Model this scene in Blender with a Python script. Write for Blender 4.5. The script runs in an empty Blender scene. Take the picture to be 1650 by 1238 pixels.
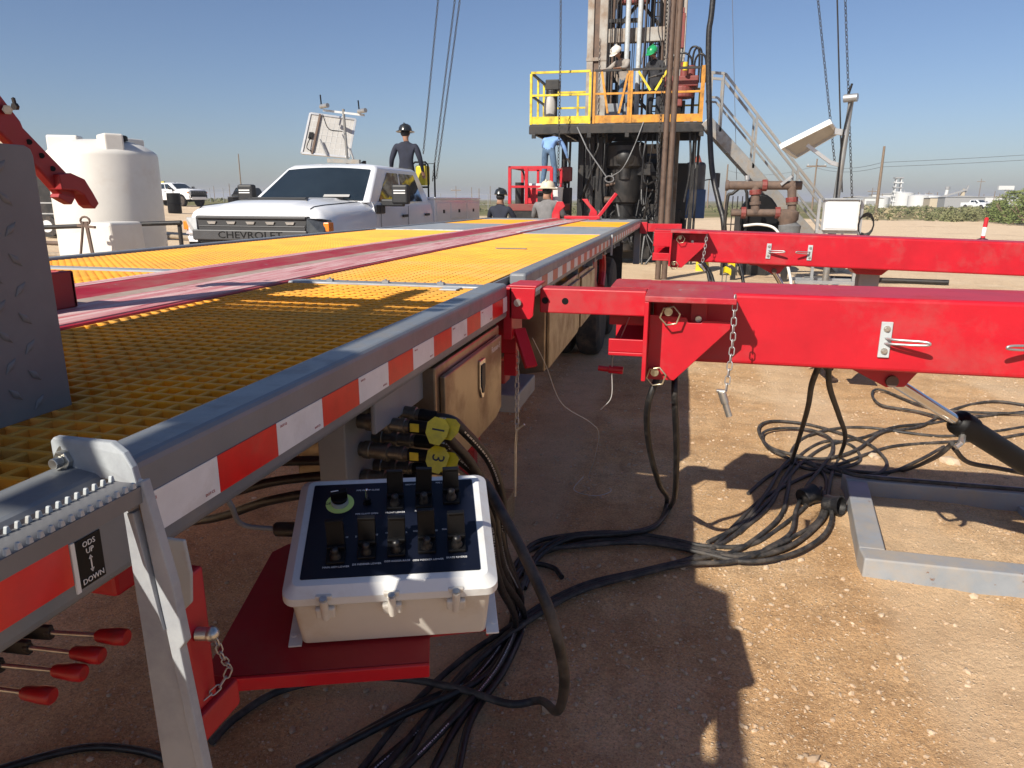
import bpy, bmesh, math, random
from mathutils import Vector, Matrix, noise as mnoise
random.seed(7)
D2R = math.radians
sc = bpy.context.scene
col = sc.collection

# ------------------------------------------------------------------ camera
F_PX, CX, CY, HC = 1150.0, 825.0, 619.0, 1.6          # focal length and centre in pixels of the 1650x1238 photograph, camera height
FW = Vector((-0.21576834, 0.94381425, -0.25031717)); RT = Vector((0.97456541, 0.2240533, 0.00473132)); UP = Vector((-0.06054988, 0.24292958, 0.96815233))
cam_d = bpy.data.cameras.new('camera'); cam = bpy.data.objects.new('camera', cam_d); col.objects.link(cam)
cam_d.sensor_width = 36; cam_d.lens = F_PX/1650*36; cam_d.clip_start = 0.05; cam_d.clip_end = 9000
M3 = Matrix((RT, UP, -FW)).transposed()
cam.matrix_world = Matrix.Translation((0, 0, HC)) @ M3.to_4x4()
sc.camera = cam
sc.render.resolution_x, sc.render.resolution_y = 1024, 768

# ------------------------------------------------------------------ sky, sun, exposure
LDIR = Vector((0.58, 1.25, -1.0)).normalized()        # the way the sunlight travels
world = bpy.data.worlds.new('World'); sc.world = world; world.use_nodes = True
wn = world.node_tree.nodes; wl = world.node_tree.links
sky = wn.new('ShaderNodeTexSky'); sky.sky_type = 'NISHITA'; sky.sun_disc = False
sky.sun_elevation = math.asin(-LDIR.z); sky.sun_rotation = math.atan2(-LDIR.x, -LDIR.y)
sky.altitude = 300; sky.air_density = 1.0; sky.dust_density = 1.2; sky.ozone_density = 4.0
tint = wn.new('ShaderNodeMix'); tint.data_type = 'RGBA'; tint.blend_type = 'MULTIPLY'; tint.inputs[0].default_value = 1.0; tint.inputs[7].default_value = (1.0, 0.965, 1.03, 1)   # dusty, slightly violet air
wl.new(sky.outputs[0], tint.inputs[6]); wl.new(tint.outputs[2], wn['Background'].inputs[0]); wn['Background'].inputs[1].default_value = 0.072
sun_d = bpy.data.lights.new('sun', 'SUN'); sun_d.energy = 5.0; sun_d.angle = D2R(0.55); sun_d.color = (1.0, 0.93, 0.82)
sun = bpy.data.objects.new('sun', sun_d); col.objects.link(sun)
sun.rotation_euler = LDIR.to_track_quat('-Z', 'Y').to_euler()
sc.view_settings.view_transform = 'Standard'; sc.view_settings.look = 'None'
sc.view_settings.exposure = 0.44; sc.view_settings.gamma = 1.0; sc.view_settings.use_curve_mapping = False

# ------------------------------------------------------------------ pixel -> place
def ray(x, y): return FW + RT*((x-CX)/F_PX) - UP*((y-CY)/F_PX)
def on_z(x, y, z=0.0): d = ray(x, y); return d*((z-HC)/d.z) + Vector((0, 0, HC))
def on_x(x, y, X): d = ray(x, y); return d*(X/d.x) + Vector((0, 0, HC))
def on_y(x, y, Y): d = ray(x, y); return d*(Y/d.y) + Vector((0, 0, HC))
V = lambda *a: Vector(a)

# ------------------------------------------------------------------ materials
def mat(name, c, rough=0.5, metal=0.0, var=0.12, vscale=6.0, bump=0.0, bscale=60.0, dirt=None, dirt_amt=0.35, dscale=3.0, chips=None, spec=None, coat=0.0, trans=0.0, stretch=None):
    """Principled surface with noise in its colour, optional second colour for dirt or dust, worn chips and fine bump."""
    m = bpy.data.materials.new(name); m.use_nodes = True
    nt = m.node_tree; n = nt.nodes; l = nt.links; b = n['Principled BSDF']
    b.inputs['Roughness'].default_value = rough; b.inputs['Metallic'].default_value = metal
    if spec is not None: b.inputs['Specular IOR Level'].default_value = spec
    if coat: b.inputs['Coat Weight'].default_value = coat; b.inputs['Coat Roughness'].default_value = 0.12
    if trans: b.inputs['Transmission Weight'].default_value = trans
    tc = n.new('ShaderNodeTexCoord'); mp = n.new('ShaderNodeMapping'); l.new(tc.outputs['Object'], mp.inputs[0])
    if stretch: mp.inputs['Scale'].default_value = stretch
    def noise(sc_, det=5, ro=0.6):
        t = n.new('ShaderNodeTexNoise'); t.inputs['Scale'].default_value = sc_; t.inputs['Detail'].default_value = det; t.inputs['Roughness'].default_value = ro
        l.new(mp.outputs[0], t.inputs['Vector']); return t
    def ramp(src, p0, p1, c0=(0, 0, 0, 1), c1=(1, 1, 1, 1)):
        r = n.new('ShaderNodeValToRGB'); r.color_ramp.elements[0].position = p0; r.color_ramp.elements[1].position = p1
        r.color_ramp.elements[0].color = c0; r.color_ramp.elements[1].color = c1; l.new(src, r.inputs[0]); return r
    def mix(fac, a, bb):
        x = n.new('ShaderNodeMix'); x.data_type = 'RGBA'; l.new(fac, x.inputs[0])
        for s, i in ((a, 6), (bb, 7)):
            if isinstance(s, tuple): x.inputs[i].default_value = (*s[:3], 1)
            else: l.new(s, x.inputs[i])
        return x.outputs[2]
    t = noise(vscale)
    lo = tuple(max(0, v*(1-var)) for v in c); hi = tuple(min(1, v*(1+var)) for v in c)
    out = ramp(t.outputs[0], 0.3, 0.7, (*lo, 1), (*hi, 1)).outputs[0]
    if dirt:
        d = noise(dscale, 8, 0.68); f = ramp(d.outputs[0], 0.62-dirt_amt*0.45, 0.82-dirt_amt*0.3)
        mm = n.new('ShaderNodeMath'); mm.operation = 'MULTIPLY'; l.new(f.outputs[0], mm.inputs[0]); mm.inputs[1].default_value = min(1, 0.45+dirt_amt)
        out = mix(mm.outputs[0], out, dirt)
        rr = n.new('ShaderNodeMapRange'); l.new(mm.outputs[0], rr.inputs[0]); rr.inputs[3].default_value = rough; rr.inputs[4].default_value = min(1, rough+0.35); l.new(rr.outputs[0], b.inputs['Roughness'])
    if chips:
        d = noise(chips[1], 6, 0.75); f = ramp(d.outputs[0], chips[2], chips[2]+0.03); out = mix(f.outputs[0], out, chips[0])
    l.new(out, b.inputs['Base Color'])
    if bump:
        bt = noise(bscale, 4); bn = n.new('ShaderNodeBump'); bn.inputs['Strength'].default_value = bump; bn.inputs['Distance'].default_value = 0.01
        l.new(bt.outputs[0], bn.inputs['Height']); l.new(bn.outputs[0], b.inputs['Normal'])
    return m
DUST = (0.42, 0.30, 0.19)
MT = {}
def defm(k, *a, **kw): MT[k] = mat(k, *a, **kw)
defm('red', (0.46, 0.005, 0.016), 0.42, dirt=(0.34, 0.06, 0.055), dirt_amt=0.24, dscale=4, bump=0.05, var=0.12, chips=((0.42, 0.22, 0.18), 38, 0.715))
defm('red_worn', (0.42, 0.012, 0.024), 0.42, dirt=(0.33, 0.12, 0.11), dirt_amt=0.42, dscale=9, stretch=(1, 0.3, 1), bump=0.06, chips=((0.30, 0.27, 0.26), 22, 0.66))
defm('red_dark', (0.30, 0.010, 0.014), 0.45, dirt=(0.22, 0.05, 0.04), dirt_amt=0.25, dscale=6)
defm('trough_worn', (0.50, 0.13, 0.14), 0.5, dirt=(0.66, 0.52, 0.50), dirt_amt=0.55, dscale=7, stretch=(6, 0.22, 6), chips=((0.30, 0.02, 0.03), 12, 0.57))
defm('trough_dust', (0.30, 0.10, 0.085), 0.7, dirt=(0.36, 0.30, 0.25), dirt_amt=0.85, dscale=5, chips=((0.42, 0.38, 0.33), 30, 0.64))
defm('yellow', (0.79, 0.325, 0.006), 0.6, dirt=(0.42, 0.27, 0.08), dirt_amt=0.38, dscale=2.2, bump=0.12, bscale=240, var=0.15)
defm('yellow_dusty', (0.74, 0.32, 0.02), 0.7, dirt=(0.54, 0.34, 0.11), dirt_amt=0.5, dscale=3, bump=0.12, bscale=240)
defm('grey', (0.20, 0.225, 0.255), 0.42, dirt=(0.26, 0.23, 0.20), dirt_amt=0.35, dscale=6, bump=0.03, chips=((0.30, 0.30, 0.30), 40, 0.70))
defm('grey_rail', (0.165, 0.18, 0.198), 0.36, dirt=(0.21, 0.20, 0.19), dirt_amt=0.3, dscale=10, bump=0.05, chips=((0.32, 0.33, 0.34), 55, 0.69))
defm('grey_plate', (0.27, 0.30, 0.33), 0.5, dirt=(0.35, 0.33, 0.30), dirt_amt=0.4, dscale=3, bump=0.05)
defm('grey_light', (0.42, 0.45, 0.46), 0.42, dirt=(0.30, 0.22, 0.14), dirt_amt=0.25, dscale=14, bump=0.05, chips=((0.24, 0.19, 0.15), 30, 0.70))
defm('grey_leg', (0.36, 0.385, 0.40), 0.42, dirt=(0.20, 0.21, 0.24), dirt_amt=0.42, dscale=7, bump=0.06, chips=((0.55, 0.55, 0.53), 16, 0.68))
defm('grey_frame', (0.25, 0.275, 0.30), 0.5, dirt=(0.36, 0.30, 0.23), dirt_amt=0.4, dscale=5, bump=0.05, chips=((0.17, 0.085, 0.045), 7, 0.64))
defm('weld_rust', (0.24, 0.15, 0.09), 0.8, var=0.5, vscale=60)
defm('diamond', (0.155, 0.155, 0.160), 0.46, dirt=(0.24, 0.22, 0.21), dirt_amt=0.25, dscale=5, bump=0.03)
defm('galv', (0.50, 0.51, 0.51), 0.38, 0.75, dirt=(0.36, 0.34, 0.31), dirt_amt=0.35, dscale=16)
defm('zinc', (0.55, 0.54, 0.50), 0.32, 0.85, var=0.2, vscale=40)
defm('brass_zinc', (0.50, 0.44, 0.30), 0.35, 0.8, var=0.25, vscale=40)
defm('chrome', (0.70, 0.70, 0.70), 0.12, 1.0, var=0.05)
defm('stainless', (0.36, 0.30, 0.23), 0.28, 0.95, dirt=(0.22, 0.15, 0.09), dirt_amt=0.4, dscale=4, bump=0.02, bscale=20)
defm('black', (0.004, 0.004, 0.0045), 0.5, var=0.3, spec=0.22)
defm('coupling_steel', (0.16, 0.155, 0.14), 0.36, 0.8, dirt=(0.10, 0.08, 0.06), dirt_amt=0.4, dscale=30)
defm('black_rubber', (0.009, 0.009, 0.010), 0.40, dirt=(0.06, 0.052, 0.045), dirt_amt=0.30, dscale=25, bump=0.1, bscale=300)
defm('hose_dusty', (0.019, 0.019, 0.019), 0.55, dirt=(0.12, 0.10, 0.082), dirt_amt=0.42, dscale=14, bump=0.15, bscale=260)
defm('tyre', (0.018, 0.018, 0.019), 0.75, dirt=(0.14, 0.10, 0.07), dirt_amt=0.4, dscale=8)
defm('black_steel', (0.011, 0.0105, 0.010), 0.45, dirt=(0.040, 0.030, 0.024), dirt_amt=0.4, dscale=3, var=0.3)
defm('oily_brown', (0.085, 0.052, 0.036), 0.5, dirt=(0.13, 0.085, 0.06), dirt_amt=0.5, dscale=8, var=0.3)
defm('rust', (0.105, 0.072, 0.056), 0.7, dirt=(0.17, 0.115, 0.085), dirt_amt=0.5, dscale=10, var=0.3)
defm('rust_red', (0.20, 0.035, 0.03), 0.55, dirt=(0.16, 0.08, 0.06), dirt_amt=0.4, dscale=12)
defm('box_white', (0.66, 0.67, 0.66), 0.42, dirt=(0.50, 0.45, 0.38), dirt_amt=0.25, dscale=9, var=0.04, bump=0.03, bscale=120)
defm('box_cream', (0.61, 0.58, 0.52), 0.5, dirt=(0.45, 0.36, 0.26), dirt_amt=0.2, dscale=9, var=0.05)
defm('panel_navy', (0.004, 0.006, 0.015), 0.42, spec=0.35, dirt=(0.03, 0.03, 0.035), dirt_amt=0.12, dscale=30, var=0.2)
defm('print_white', (0.75, 0.75, 0.74), 0.5, var=0.05)
defm('print_black', (0.02, 0.02, 0.02), 0.5, var=0.05)
defm('print_red', (0.35, 0.02, 0.02), 0.5, var=0.05)
defm('knob_lime', (0.62, 0.78, 0.20), 0.45, var=0.05)
defm('tape_red', (0.68, 0.010, 0.008), 0.28, var=0.10, vscale=25, bump=0.02, bscale=400, dirt=(0.45, 0.12, 0.08), dirt_amt=0.12, dscale=12)
defm('tape_white', (0.74, 0.75, 0.76), 0.30, var=0.06, vscale=25, bump=0.02, bscale=400, dirt=(0.50, 0.47, 0.44), dirt_amt=0.2, dscale=10)
defm('tape_red_faded', (0.62, 0.16, 0.09), 0.45, var=0.10, vscale=25)
defm('tag_yellow', (0.60, 0.48, 0.012), 0.35, var=0.15, vscale=40, dirt=(0.30, 0.25, 0.04), dirt_amt=0.3, dscale=25)
defm('grip_red', (0.42, 0.012, 0.016), 0.38, var=0.12, vscale=30, dirt=(0.18, 0.03, 0.03), dirt_amt=0.3, dscale=40)
defm('wood', (0.36, 0.22, 0.10), 0.75, var=0.35, vscale=9, stretch=(1, 8, 8), bump=0.15, bscale=30)
defm('old_wood', (0.30, 0.24, 0.17), 0.85, var=0.4, vscale=8, stretch=(1, 9, 9), bump=0.2, bscale=40)
defm('pole_wood', (0.20, 0.145, 0.10), 0.85, var=0.3, vscale=3, stretch=(9, 9, 1))
defm('white_poly', (0.66, 0.64, 0.59), 0.45, var=0.03, dirt=(0.55, 0.47, 0.38), dirt_amt=0.16, dscale=1.3)
defm('truck_white', (0.80, 0.81, 0.82), 0.22, var=0.02, coat=0.5)
defm('truck_dirty', (0.74, 0.75, 0.76), 0.3, var=0.03, coat=0.3, dirt=(0.45, 0.33, 0.22), dirt_amt=0.1, dscale=1.2)
defm('glass', (0.016, 0.024, 0.030), 0.04, var=0.2, vscale=2.5, spec=0.9)
defm('lens', (0.55, 0.57, 0.58), 0.12, 0.3, var=0.1, vscale=20)
defm('lens_dark', (0.05, 0.055, 0.06), 0.1, var=0.3, vscale=15, coat=0.5)
defm('amber', (0.75, 0.20, 0.02), 0.25, var=0.1)
defm('plastic_dark', (0.014, 0.0145, 0.016), 0.55, var=0.15)
defm('plastic_mid', (0.055, 0.057, 0.06), 0.45, var=0.1)
defm('mast_paint', (0.34, 0.33, 0.30), 0.5, dirt=(0.22, 0.15, 0.10), dirt_amt=0.5, dscale=2.2, var=0.12, chips=((0.17, 0.09, 0.05), 8, 0.66))
defm('rail_yellow', (0.72, 0.55, 0.02), 0.5, dirt=(0.20, 0.13, 0.03), dirt_amt=0.4, dscale=4)
defm('rail_orange', (0.62, 0.27, 0.02), 0.5, dirt=(0.18, 0.09, 0.03), dirt_amt=0.42, dscale=4)
defm('cab_yellow', (0.62, 0.50, 0.02), 0.5)
defm('blue_paint', (0.05, 0.12, 0.30), 0.4, var=0.2)
defm('carrier_grey', (0.16, 0.165, 0.17), 0.5, dirt=(0.06, 0.05, 0.045), dirt_amt=0.4, dscale=2)
defm('steel_bright', (0.31, 0.315, 0.305), 0.35, 0.6, dirt=(0.25, 0.20, 0.15), dirt_amt=0.4, dscale=5)
defm('alu', (0.58, 0.58, 0.57), 0.35, 0.7, var=0.1)
defm('solar_back', (0.40, 0.39, 0.37), 0.5, var=0.05)
defm('solar_cell', (0.02, 0.03, 0.07), 0.15, var=0.2)
defm('cab_white', (0.62, 0.63, 0.63), 0.4, var=0.03)
defm('navy_cloth', (0.016, 0.019, 0.034), 0.85, var=0.25, vscale=9, bump=0.3, bscale=16)
defm('grey_cloth', (0.17, 0.165, 0.165), 0.9, var=0.18, vscale=9, bump=0.35, bscale=16)
defm('tan_cloth', (0.30, 0.27, 0.24), 0.9, var=0.15, vscale=9, bump=0.3, bscale=16)
defm('jeans', (0.075, 0.13, 0.21), 0.9, var=0.28, vscale=8, bump=0.3, bscale=18)
defm('blue_shirt', (0.18, 0.32, 0.60), 0.85, var=0.12, vscale=8, bump=0.3, bscale=16)
defm('charcoal_cloth', (0.030, 0.031, 0.036), 0.9, var=0.3, vscale=9, bump=0.3, bscale=16)
defm('skin', (0.34, 0.18, 0.115), 0.55, var=0.08)
defm('hair', (0.012, 0.010, 0.009), 0.7)
defm('glove', (0.10, 0.09, 0.08), 0.8)
defm('boot', (0.12, 0.085, 0.055), 0.7)
defm('helmet_white', (0.72, 0.70, 0.64), 0.4, dirt=(0.45, 0.38, 0.28), dirt_amt=0.3, dscale=12)
defm('helmet_tan', (0.66, 0.58, 0.44), 0.5, dirt=(0.42, 0.32, 0.2), dirt_amt=0.3, dscale=12)
defm('helmet_green', (0.015, 0.28, 0.10), 0.35)
defm('helmet_dark', (0.020, 0.022, 0.022), 0.25, var=0.3, coat=0.4)
defm('orange_sock', (0.72, 0.20, 0.13), 0.8)
defm('cooler_red', (0.55, 0.02, 0.03), 0.4)
defm('stone', (0.44, 0.32, 0.21), 0.9, var=0.25, vscale=12, bump=0.3, bscale=40)
defm('stone_pale', (0.50, 0.385, 0.265), 0.9, var=0.18, vscale=12, bump=0.3, bscale=40)
defm('concrete', (0.42, 0.40, 0.37), 0.85, var=0.15)
defm('far_steel', (0.30, 0.30, 0.30), 0.6)
defm('far_white', (0.60, 0.60, 0.59), 0.5)
defm('far_tan', (0.50, 0.42, 0.30), 0.7)
defm('wire', (0.16, 0.16, 0.17), 0.5, 0.5)
defm('wire_light', (0.55, 0.55, 0.54), 0.4, 0.5)

# ------------------------------------------------------------------ mesh helpers
class MB:
    def __init__(s): s.v = []; s.f = []
    def add(s, vs, fs):
        o = len(s.v); s.v += [tuple(p) for p in vs]; s.f += [tuple(i+o for i in f) for f in fs]; return s
    def box(s, a, b):
        (x0, y0, z0), (x1, y1, z1) = a, b
        x0, x1 = min(x0, x1), max(x0, x1); y0, y1 = min(y0, y1), max(y0, y1); z0, z1 = min(z0, z1), max(z0, z1)
        return s.add([(x0, y0, z0), (x1, y0, z0), (x1, y1, z0), (x0, y1, z0), (x0, y0, z1), (x1, y0, z1), (x1, y1, z1), (x0, y1, z1)],
                     [(0, 3, 2, 1), (4, 5, 6, 7), (0, 1, 5, 4), (1, 2, 6, 5), (2, 3, 7, 6), (3, 0, 4, 7)])
    def obox(s, c, ax, ay, az):           # centre and three half-axis vectors
        c = Vector(c); ax, ay, az = Vector(ax), Vector(ay), Vector(az)
        if ax.cross(ay).dot(az) < 0: ax = -ax
        return s.add([c+sx*ax+sy*ay+sz*az for sz in (-1, 1) for sx, sy in ((-1, -1), (1, -1), (1, 1), (-1, 1))],
                     [(0, 3, 2, 1), (4, 5, 6, 7), (0, 1, 5, 4), (1, 2, 6, 5), (2, 3, 7, 6), (3, 0, 4, 7)])
    def bar(s, p, q, w, h=None, up=(0, 0, 1)):   # rectangular bar from p to q
        p, q = Vector(p), Vector(q); h = h or w; d = (q-p); L = d.length; d.normalize(); u = Vector(up)
        if abs(d.dot(u)) > 0.98: u = Vector((0, 1, 0)) if abs(d.y) < 0.9 else Vector((1, 0, 0))
        sd = d.cross(u).normalized(); u = sd.cross(d)
        return s.obox((p+q)/2, d*(L/2), sd*(w/2), u*(h/2))
    def cyl(s, p, q, r, r2=None, n=12, cap=True):
        p, q = Vector(p), Vector(q); r2 = r if r2 is None else r2; d = (q-p).normalized()
        u = Vector((0, 0, 1)) if abs(d.z) < 0.9 else Vector((1, 0, 0)); a = d.cross(u).normalized(); b = d.cross(a)
        vs = [p+(a*math.cos(2*math.pi*i/n)+b*math.sin(2*math.pi*i/n))*r for i in range(n)] + [q+(a*math.cos(2*math.pi*i/n)+b*math.sin(2*math.pi*i/n))*r2 for i in range(n)]
        fs = [(i, (i+1) % n, n+(i+1) % n, n+i) for i in range(n)]
        if cap: fs += [tuple(reversed(range(n))), tuple(range(n, 2*n))]
        fs = [tuple(reversed(f)) for f in fs]
        return s.add(vs, fs)
    def path(s, pts, r, n=8, close=False, cap=True):
        pts = [Vector(p) for p in pts]; k = len(pts); rs = r if isinstance(r, (list, tuple)) else [r]*k
        vs = []; u = None
        for i, p in enumerate(pts):
            if close: d = pts[(i+1) % k]-pts[i-1]
            else: d = pts[min(i+1, k-1)]-pts[max(i-1, 0)]
            d.normalize()
            if u is None: u = d.orthogonal().normalized()
            u = (u-d*u.dot(d)); u = u.normalized() if u.length > 1e-6 else d.orthogonal().normalized()
            b = d.cross(u)
            vs += [p+(u*math.cos(2*math.pi*j/n)+b*math.sin(2*math.pi*j/n))*rs[i] for j in range(n)]
        fs = []
        for i in range(k if close else k-1):
            a, c = i*n, ((i+1) % k)*n
            fs += [(a+j, a+(j+1) % n, c+(j+1) % n, c+j) for j in range(n)]
        if cap and not close: fs += [tuple(reversed(range(n))), tuple(range((k-1)*n, k*n))]
        return s.add(vs, fs)
    def prism(s, poly, off):              # polygon (3D points) extruded by off
        off = Vector(off); poly = [Vector(p) for p in poly]; n = len(poly)
        nrm = Vector((0, 0, 0))
        for i in range(n): nrm += poly[i].cross(poly[(i+1) % n])
        if nrm.dot(off) > 0: poly = poly[::-1]
        fs = [tuple(range(n)), tuple(reversed(range(n, 2*n)))]+[((i+1) % n, i, n+i, n+(i+1) % n) for i in range(n)]
        return s.add(poly+[p+off for p in poly], fs)
    def lathe(s, prof, n=24, o=(0, 0, 0), cap=True):  # profile (r, z) round the z axis
        o = Vector(o); k = len(prof)
        vs = [o+Vector((r*math.cos(2*math.pi*j/n), r*math.sin(2*math.pi*j/n), z)) for r, z in prof for j in range(n)]
        fs = [(i*n+j, i*n+(j+1) % n, (i+1)*n+(j+1) % n, (i+1)*n+j) for i in range(k-1) for j in range(n)]
        if cap: fs += [tuple(reversed(range(n))), tuple(range((k-1)*n, k*n))]
        return s.add(vs, fs)
    def ball(s, c, rx, ry=None, rz=None, n=10, m=6):
        ry = ry or rx; rz = rz or rx; c = Vector(c); vs = []; fs = []
        for i in range(m+1):
            t = math.pi*i/m
            for j in range(n): vs.append(c+Vector((rx*math.sin(t)*math.cos(2*math.pi*j/n), ry*math.sin(t)*math.sin(2*math.pi*j/n), -rz*math.cos(t))))
        for i in range(m):
            for j in range(n): fs.append((i*n+j, i*n+(j+1) % n, (i+1)*n+(j+1) % n, (i+1)*n+j))
        return s.add(vs, fs)
    def grid(s, P):                       # rows of points
        r, c = len(P), len(P[0])
        return s.add([p for row in P for p in row], [(i*c+j, i*c+j+1, (i+1)*c+j+1, (i+1)*c+j) for i in range(r-1) for j in range(c-1)])
    def xf(s, M): s.v = [tuple(M @ Vector(p)) for p in s.v]; return s
    def mesh(s, name, m, smooth=False, fix=False):
        me = bpy.data.meshes.new(name); me.from_pydata(s.v, [], s.f)
        for x in (m if isinstance(m, list) else [m]): me.materials.append(MT[x] if isinstance(x, str) else x)
        if fix:
            bm = bmesh.new(); bm.from_mesh(me); bmesh.ops.remove_doubles(bm, verts=bm.verts, dist=1e-5); bmesh.ops.recalc_face_normals(bm, faces=bm.faces); bm.to_mesh(me); bm.free()
        if smooth: me.polygons.foreach_set('use_smooth', [True]*len(me.polygons))
        me.update(); return me

def thing(name, label, cat, loc=(0, 0, 0), rotz=0.0, group=None):
    o = bpy.data.objects.new(name, None); col.objects.link(o); o.empty_display_size = 0.1
    o.location = loc; o.rotation_euler = (0, 0, rotz); o['label'] = label; o['category'] = cat
    if group: o['group'] = group
    return o
def tag(o, label, cat, group=None):
    o['label'] = label; o['category'] = cat
    if group: o['group'] = group
    return o
def obj(name, mb, m, parent=None, bevel=0.0, smooth=False, local=False, seg=2, auto=None, fix=False):
    """One mesh object. World coordinates by default, even under a parent; local=True keeps the parent's frame."""
    me = mb if isinstance(mb, bpy.types.Mesh) else mb.mesh(name, m, smooth, fix)
    o = bpy.data.objects.new(name, me); col.objects.link(o)
    if parent:
        o.parent = parent
        if not local and parent.type == 'EMPTY':
            o.matrix_parent_inverse = (Matrix.Translation(parent.location) @ parent.rotation_euler.to_matrix().to_4x4()).inverted()
    if bevel:
        b = o.modifiers.new('bevel', 'BEVEL'); b.width = bevel; b.segments = seg; b.limit_method = 'ANGLE'; b.angle_limit = D2R(35); b.harden_normals = False
    if auto is not None:
        o.data.polygons.foreach_set('use_smooth', [True]*len(o.data.polygons))
        o.data.set_sharp_from_angle(angle=D2R(auto))
    return o
def copy_tree(o, parent=None):
    c = o.copy(); col.objects.link(c)
    if parent: c.parent = parent
    for ch in list(o.children): copy_tree(ch, c)
    return c
def spline(pts, sub=8, close=False):
    P = [Vector(p) for p in pts]; n = len(P); out = []
    for i in range(n if close else n-1):
        p0, p1, p2, p3 = (P[i-1] if (i or close) else P[0]*2-P[1]), P[i], P[(i+1) % n], (P[(i+2) % n] if (i+2 < n or close) else P[-1]*2-P[-2])
        for k in range(sub):
            t = k/sub
            out.append(0.5*((2*p1)+(p2-p0)*t+(2*p0-5*p1+4*p2-p3)*t*t+(3*p1-p0-3*p2+p3)*t**3))
    if not close: out.append(P[-1])
    return out
_dg = None
def text_obj(name, s, size, m, parent, origin, ex, ey, depth=0.0006, align='CENTER', local=False):
    """Flat lettering as a mesh: ex runs along the line, ey up the letters."""
    c = bpy.data.curves.new('lettering', 'FONT'); c.body = s; c.size = size; c.align_x = align; c.align_y = 'CENTER'; c.resolution_u = 2; c.extrude = depth/2
    t = bpy.data.objects.new('lettering', c); col.objects.link(t)
    bpy.context.view_layer.update()
    me = bpy.data.meshes.new_from_object(t.evaluated_get(bpy.context.evaluated_depsgraph_get()))
    bpy.data.objects.remove(t); bpy.data.curves.remove(c)
    ex, ey = Vector(ex).normalized(), Vector(ey).normalized(); ez = ex.cross(ey)
    me.transform(Matrix.Translation(origin) @ Matrix((ex, ey, ez)).transposed().to_4x4())
    me.materials.clear(); me.materials.append(MT[m]); me.name = name
    return obj(name, me, None, parent, local=local)
def gz(x, y):                             # ground height: shallow unevenness of the pad, flat far away
    r = math.hypot(x, y-3)
    k = max(0.0, 1-max(0.0, r-14)/20)
    q = min(1.0, max(0.0, (-x-0.25*y-6)/22)); rise = 0.9*q*q*(3-2*q)*min(1.0, max(0.0, (y-6)/20))   # the pad climbs a little to the far left
    return rise+k*(0.030*(mnoise.noise(Vector((x*0.55, y*0.55, 3.1))))+0.014*mnoise.noise(Vector((x*2.1, y*2.1, 7.7)))+0.009*mnoise.noise(Vector((x*6.5, y*6.5, 1.3))))-0.004
def gnd(x, y, dz=0.0):                    # pixel on the ground
    p = on_z(x, y, 0.0); return Vector((p.x, p.y, gz(p.x, p.y)+dz))

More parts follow.
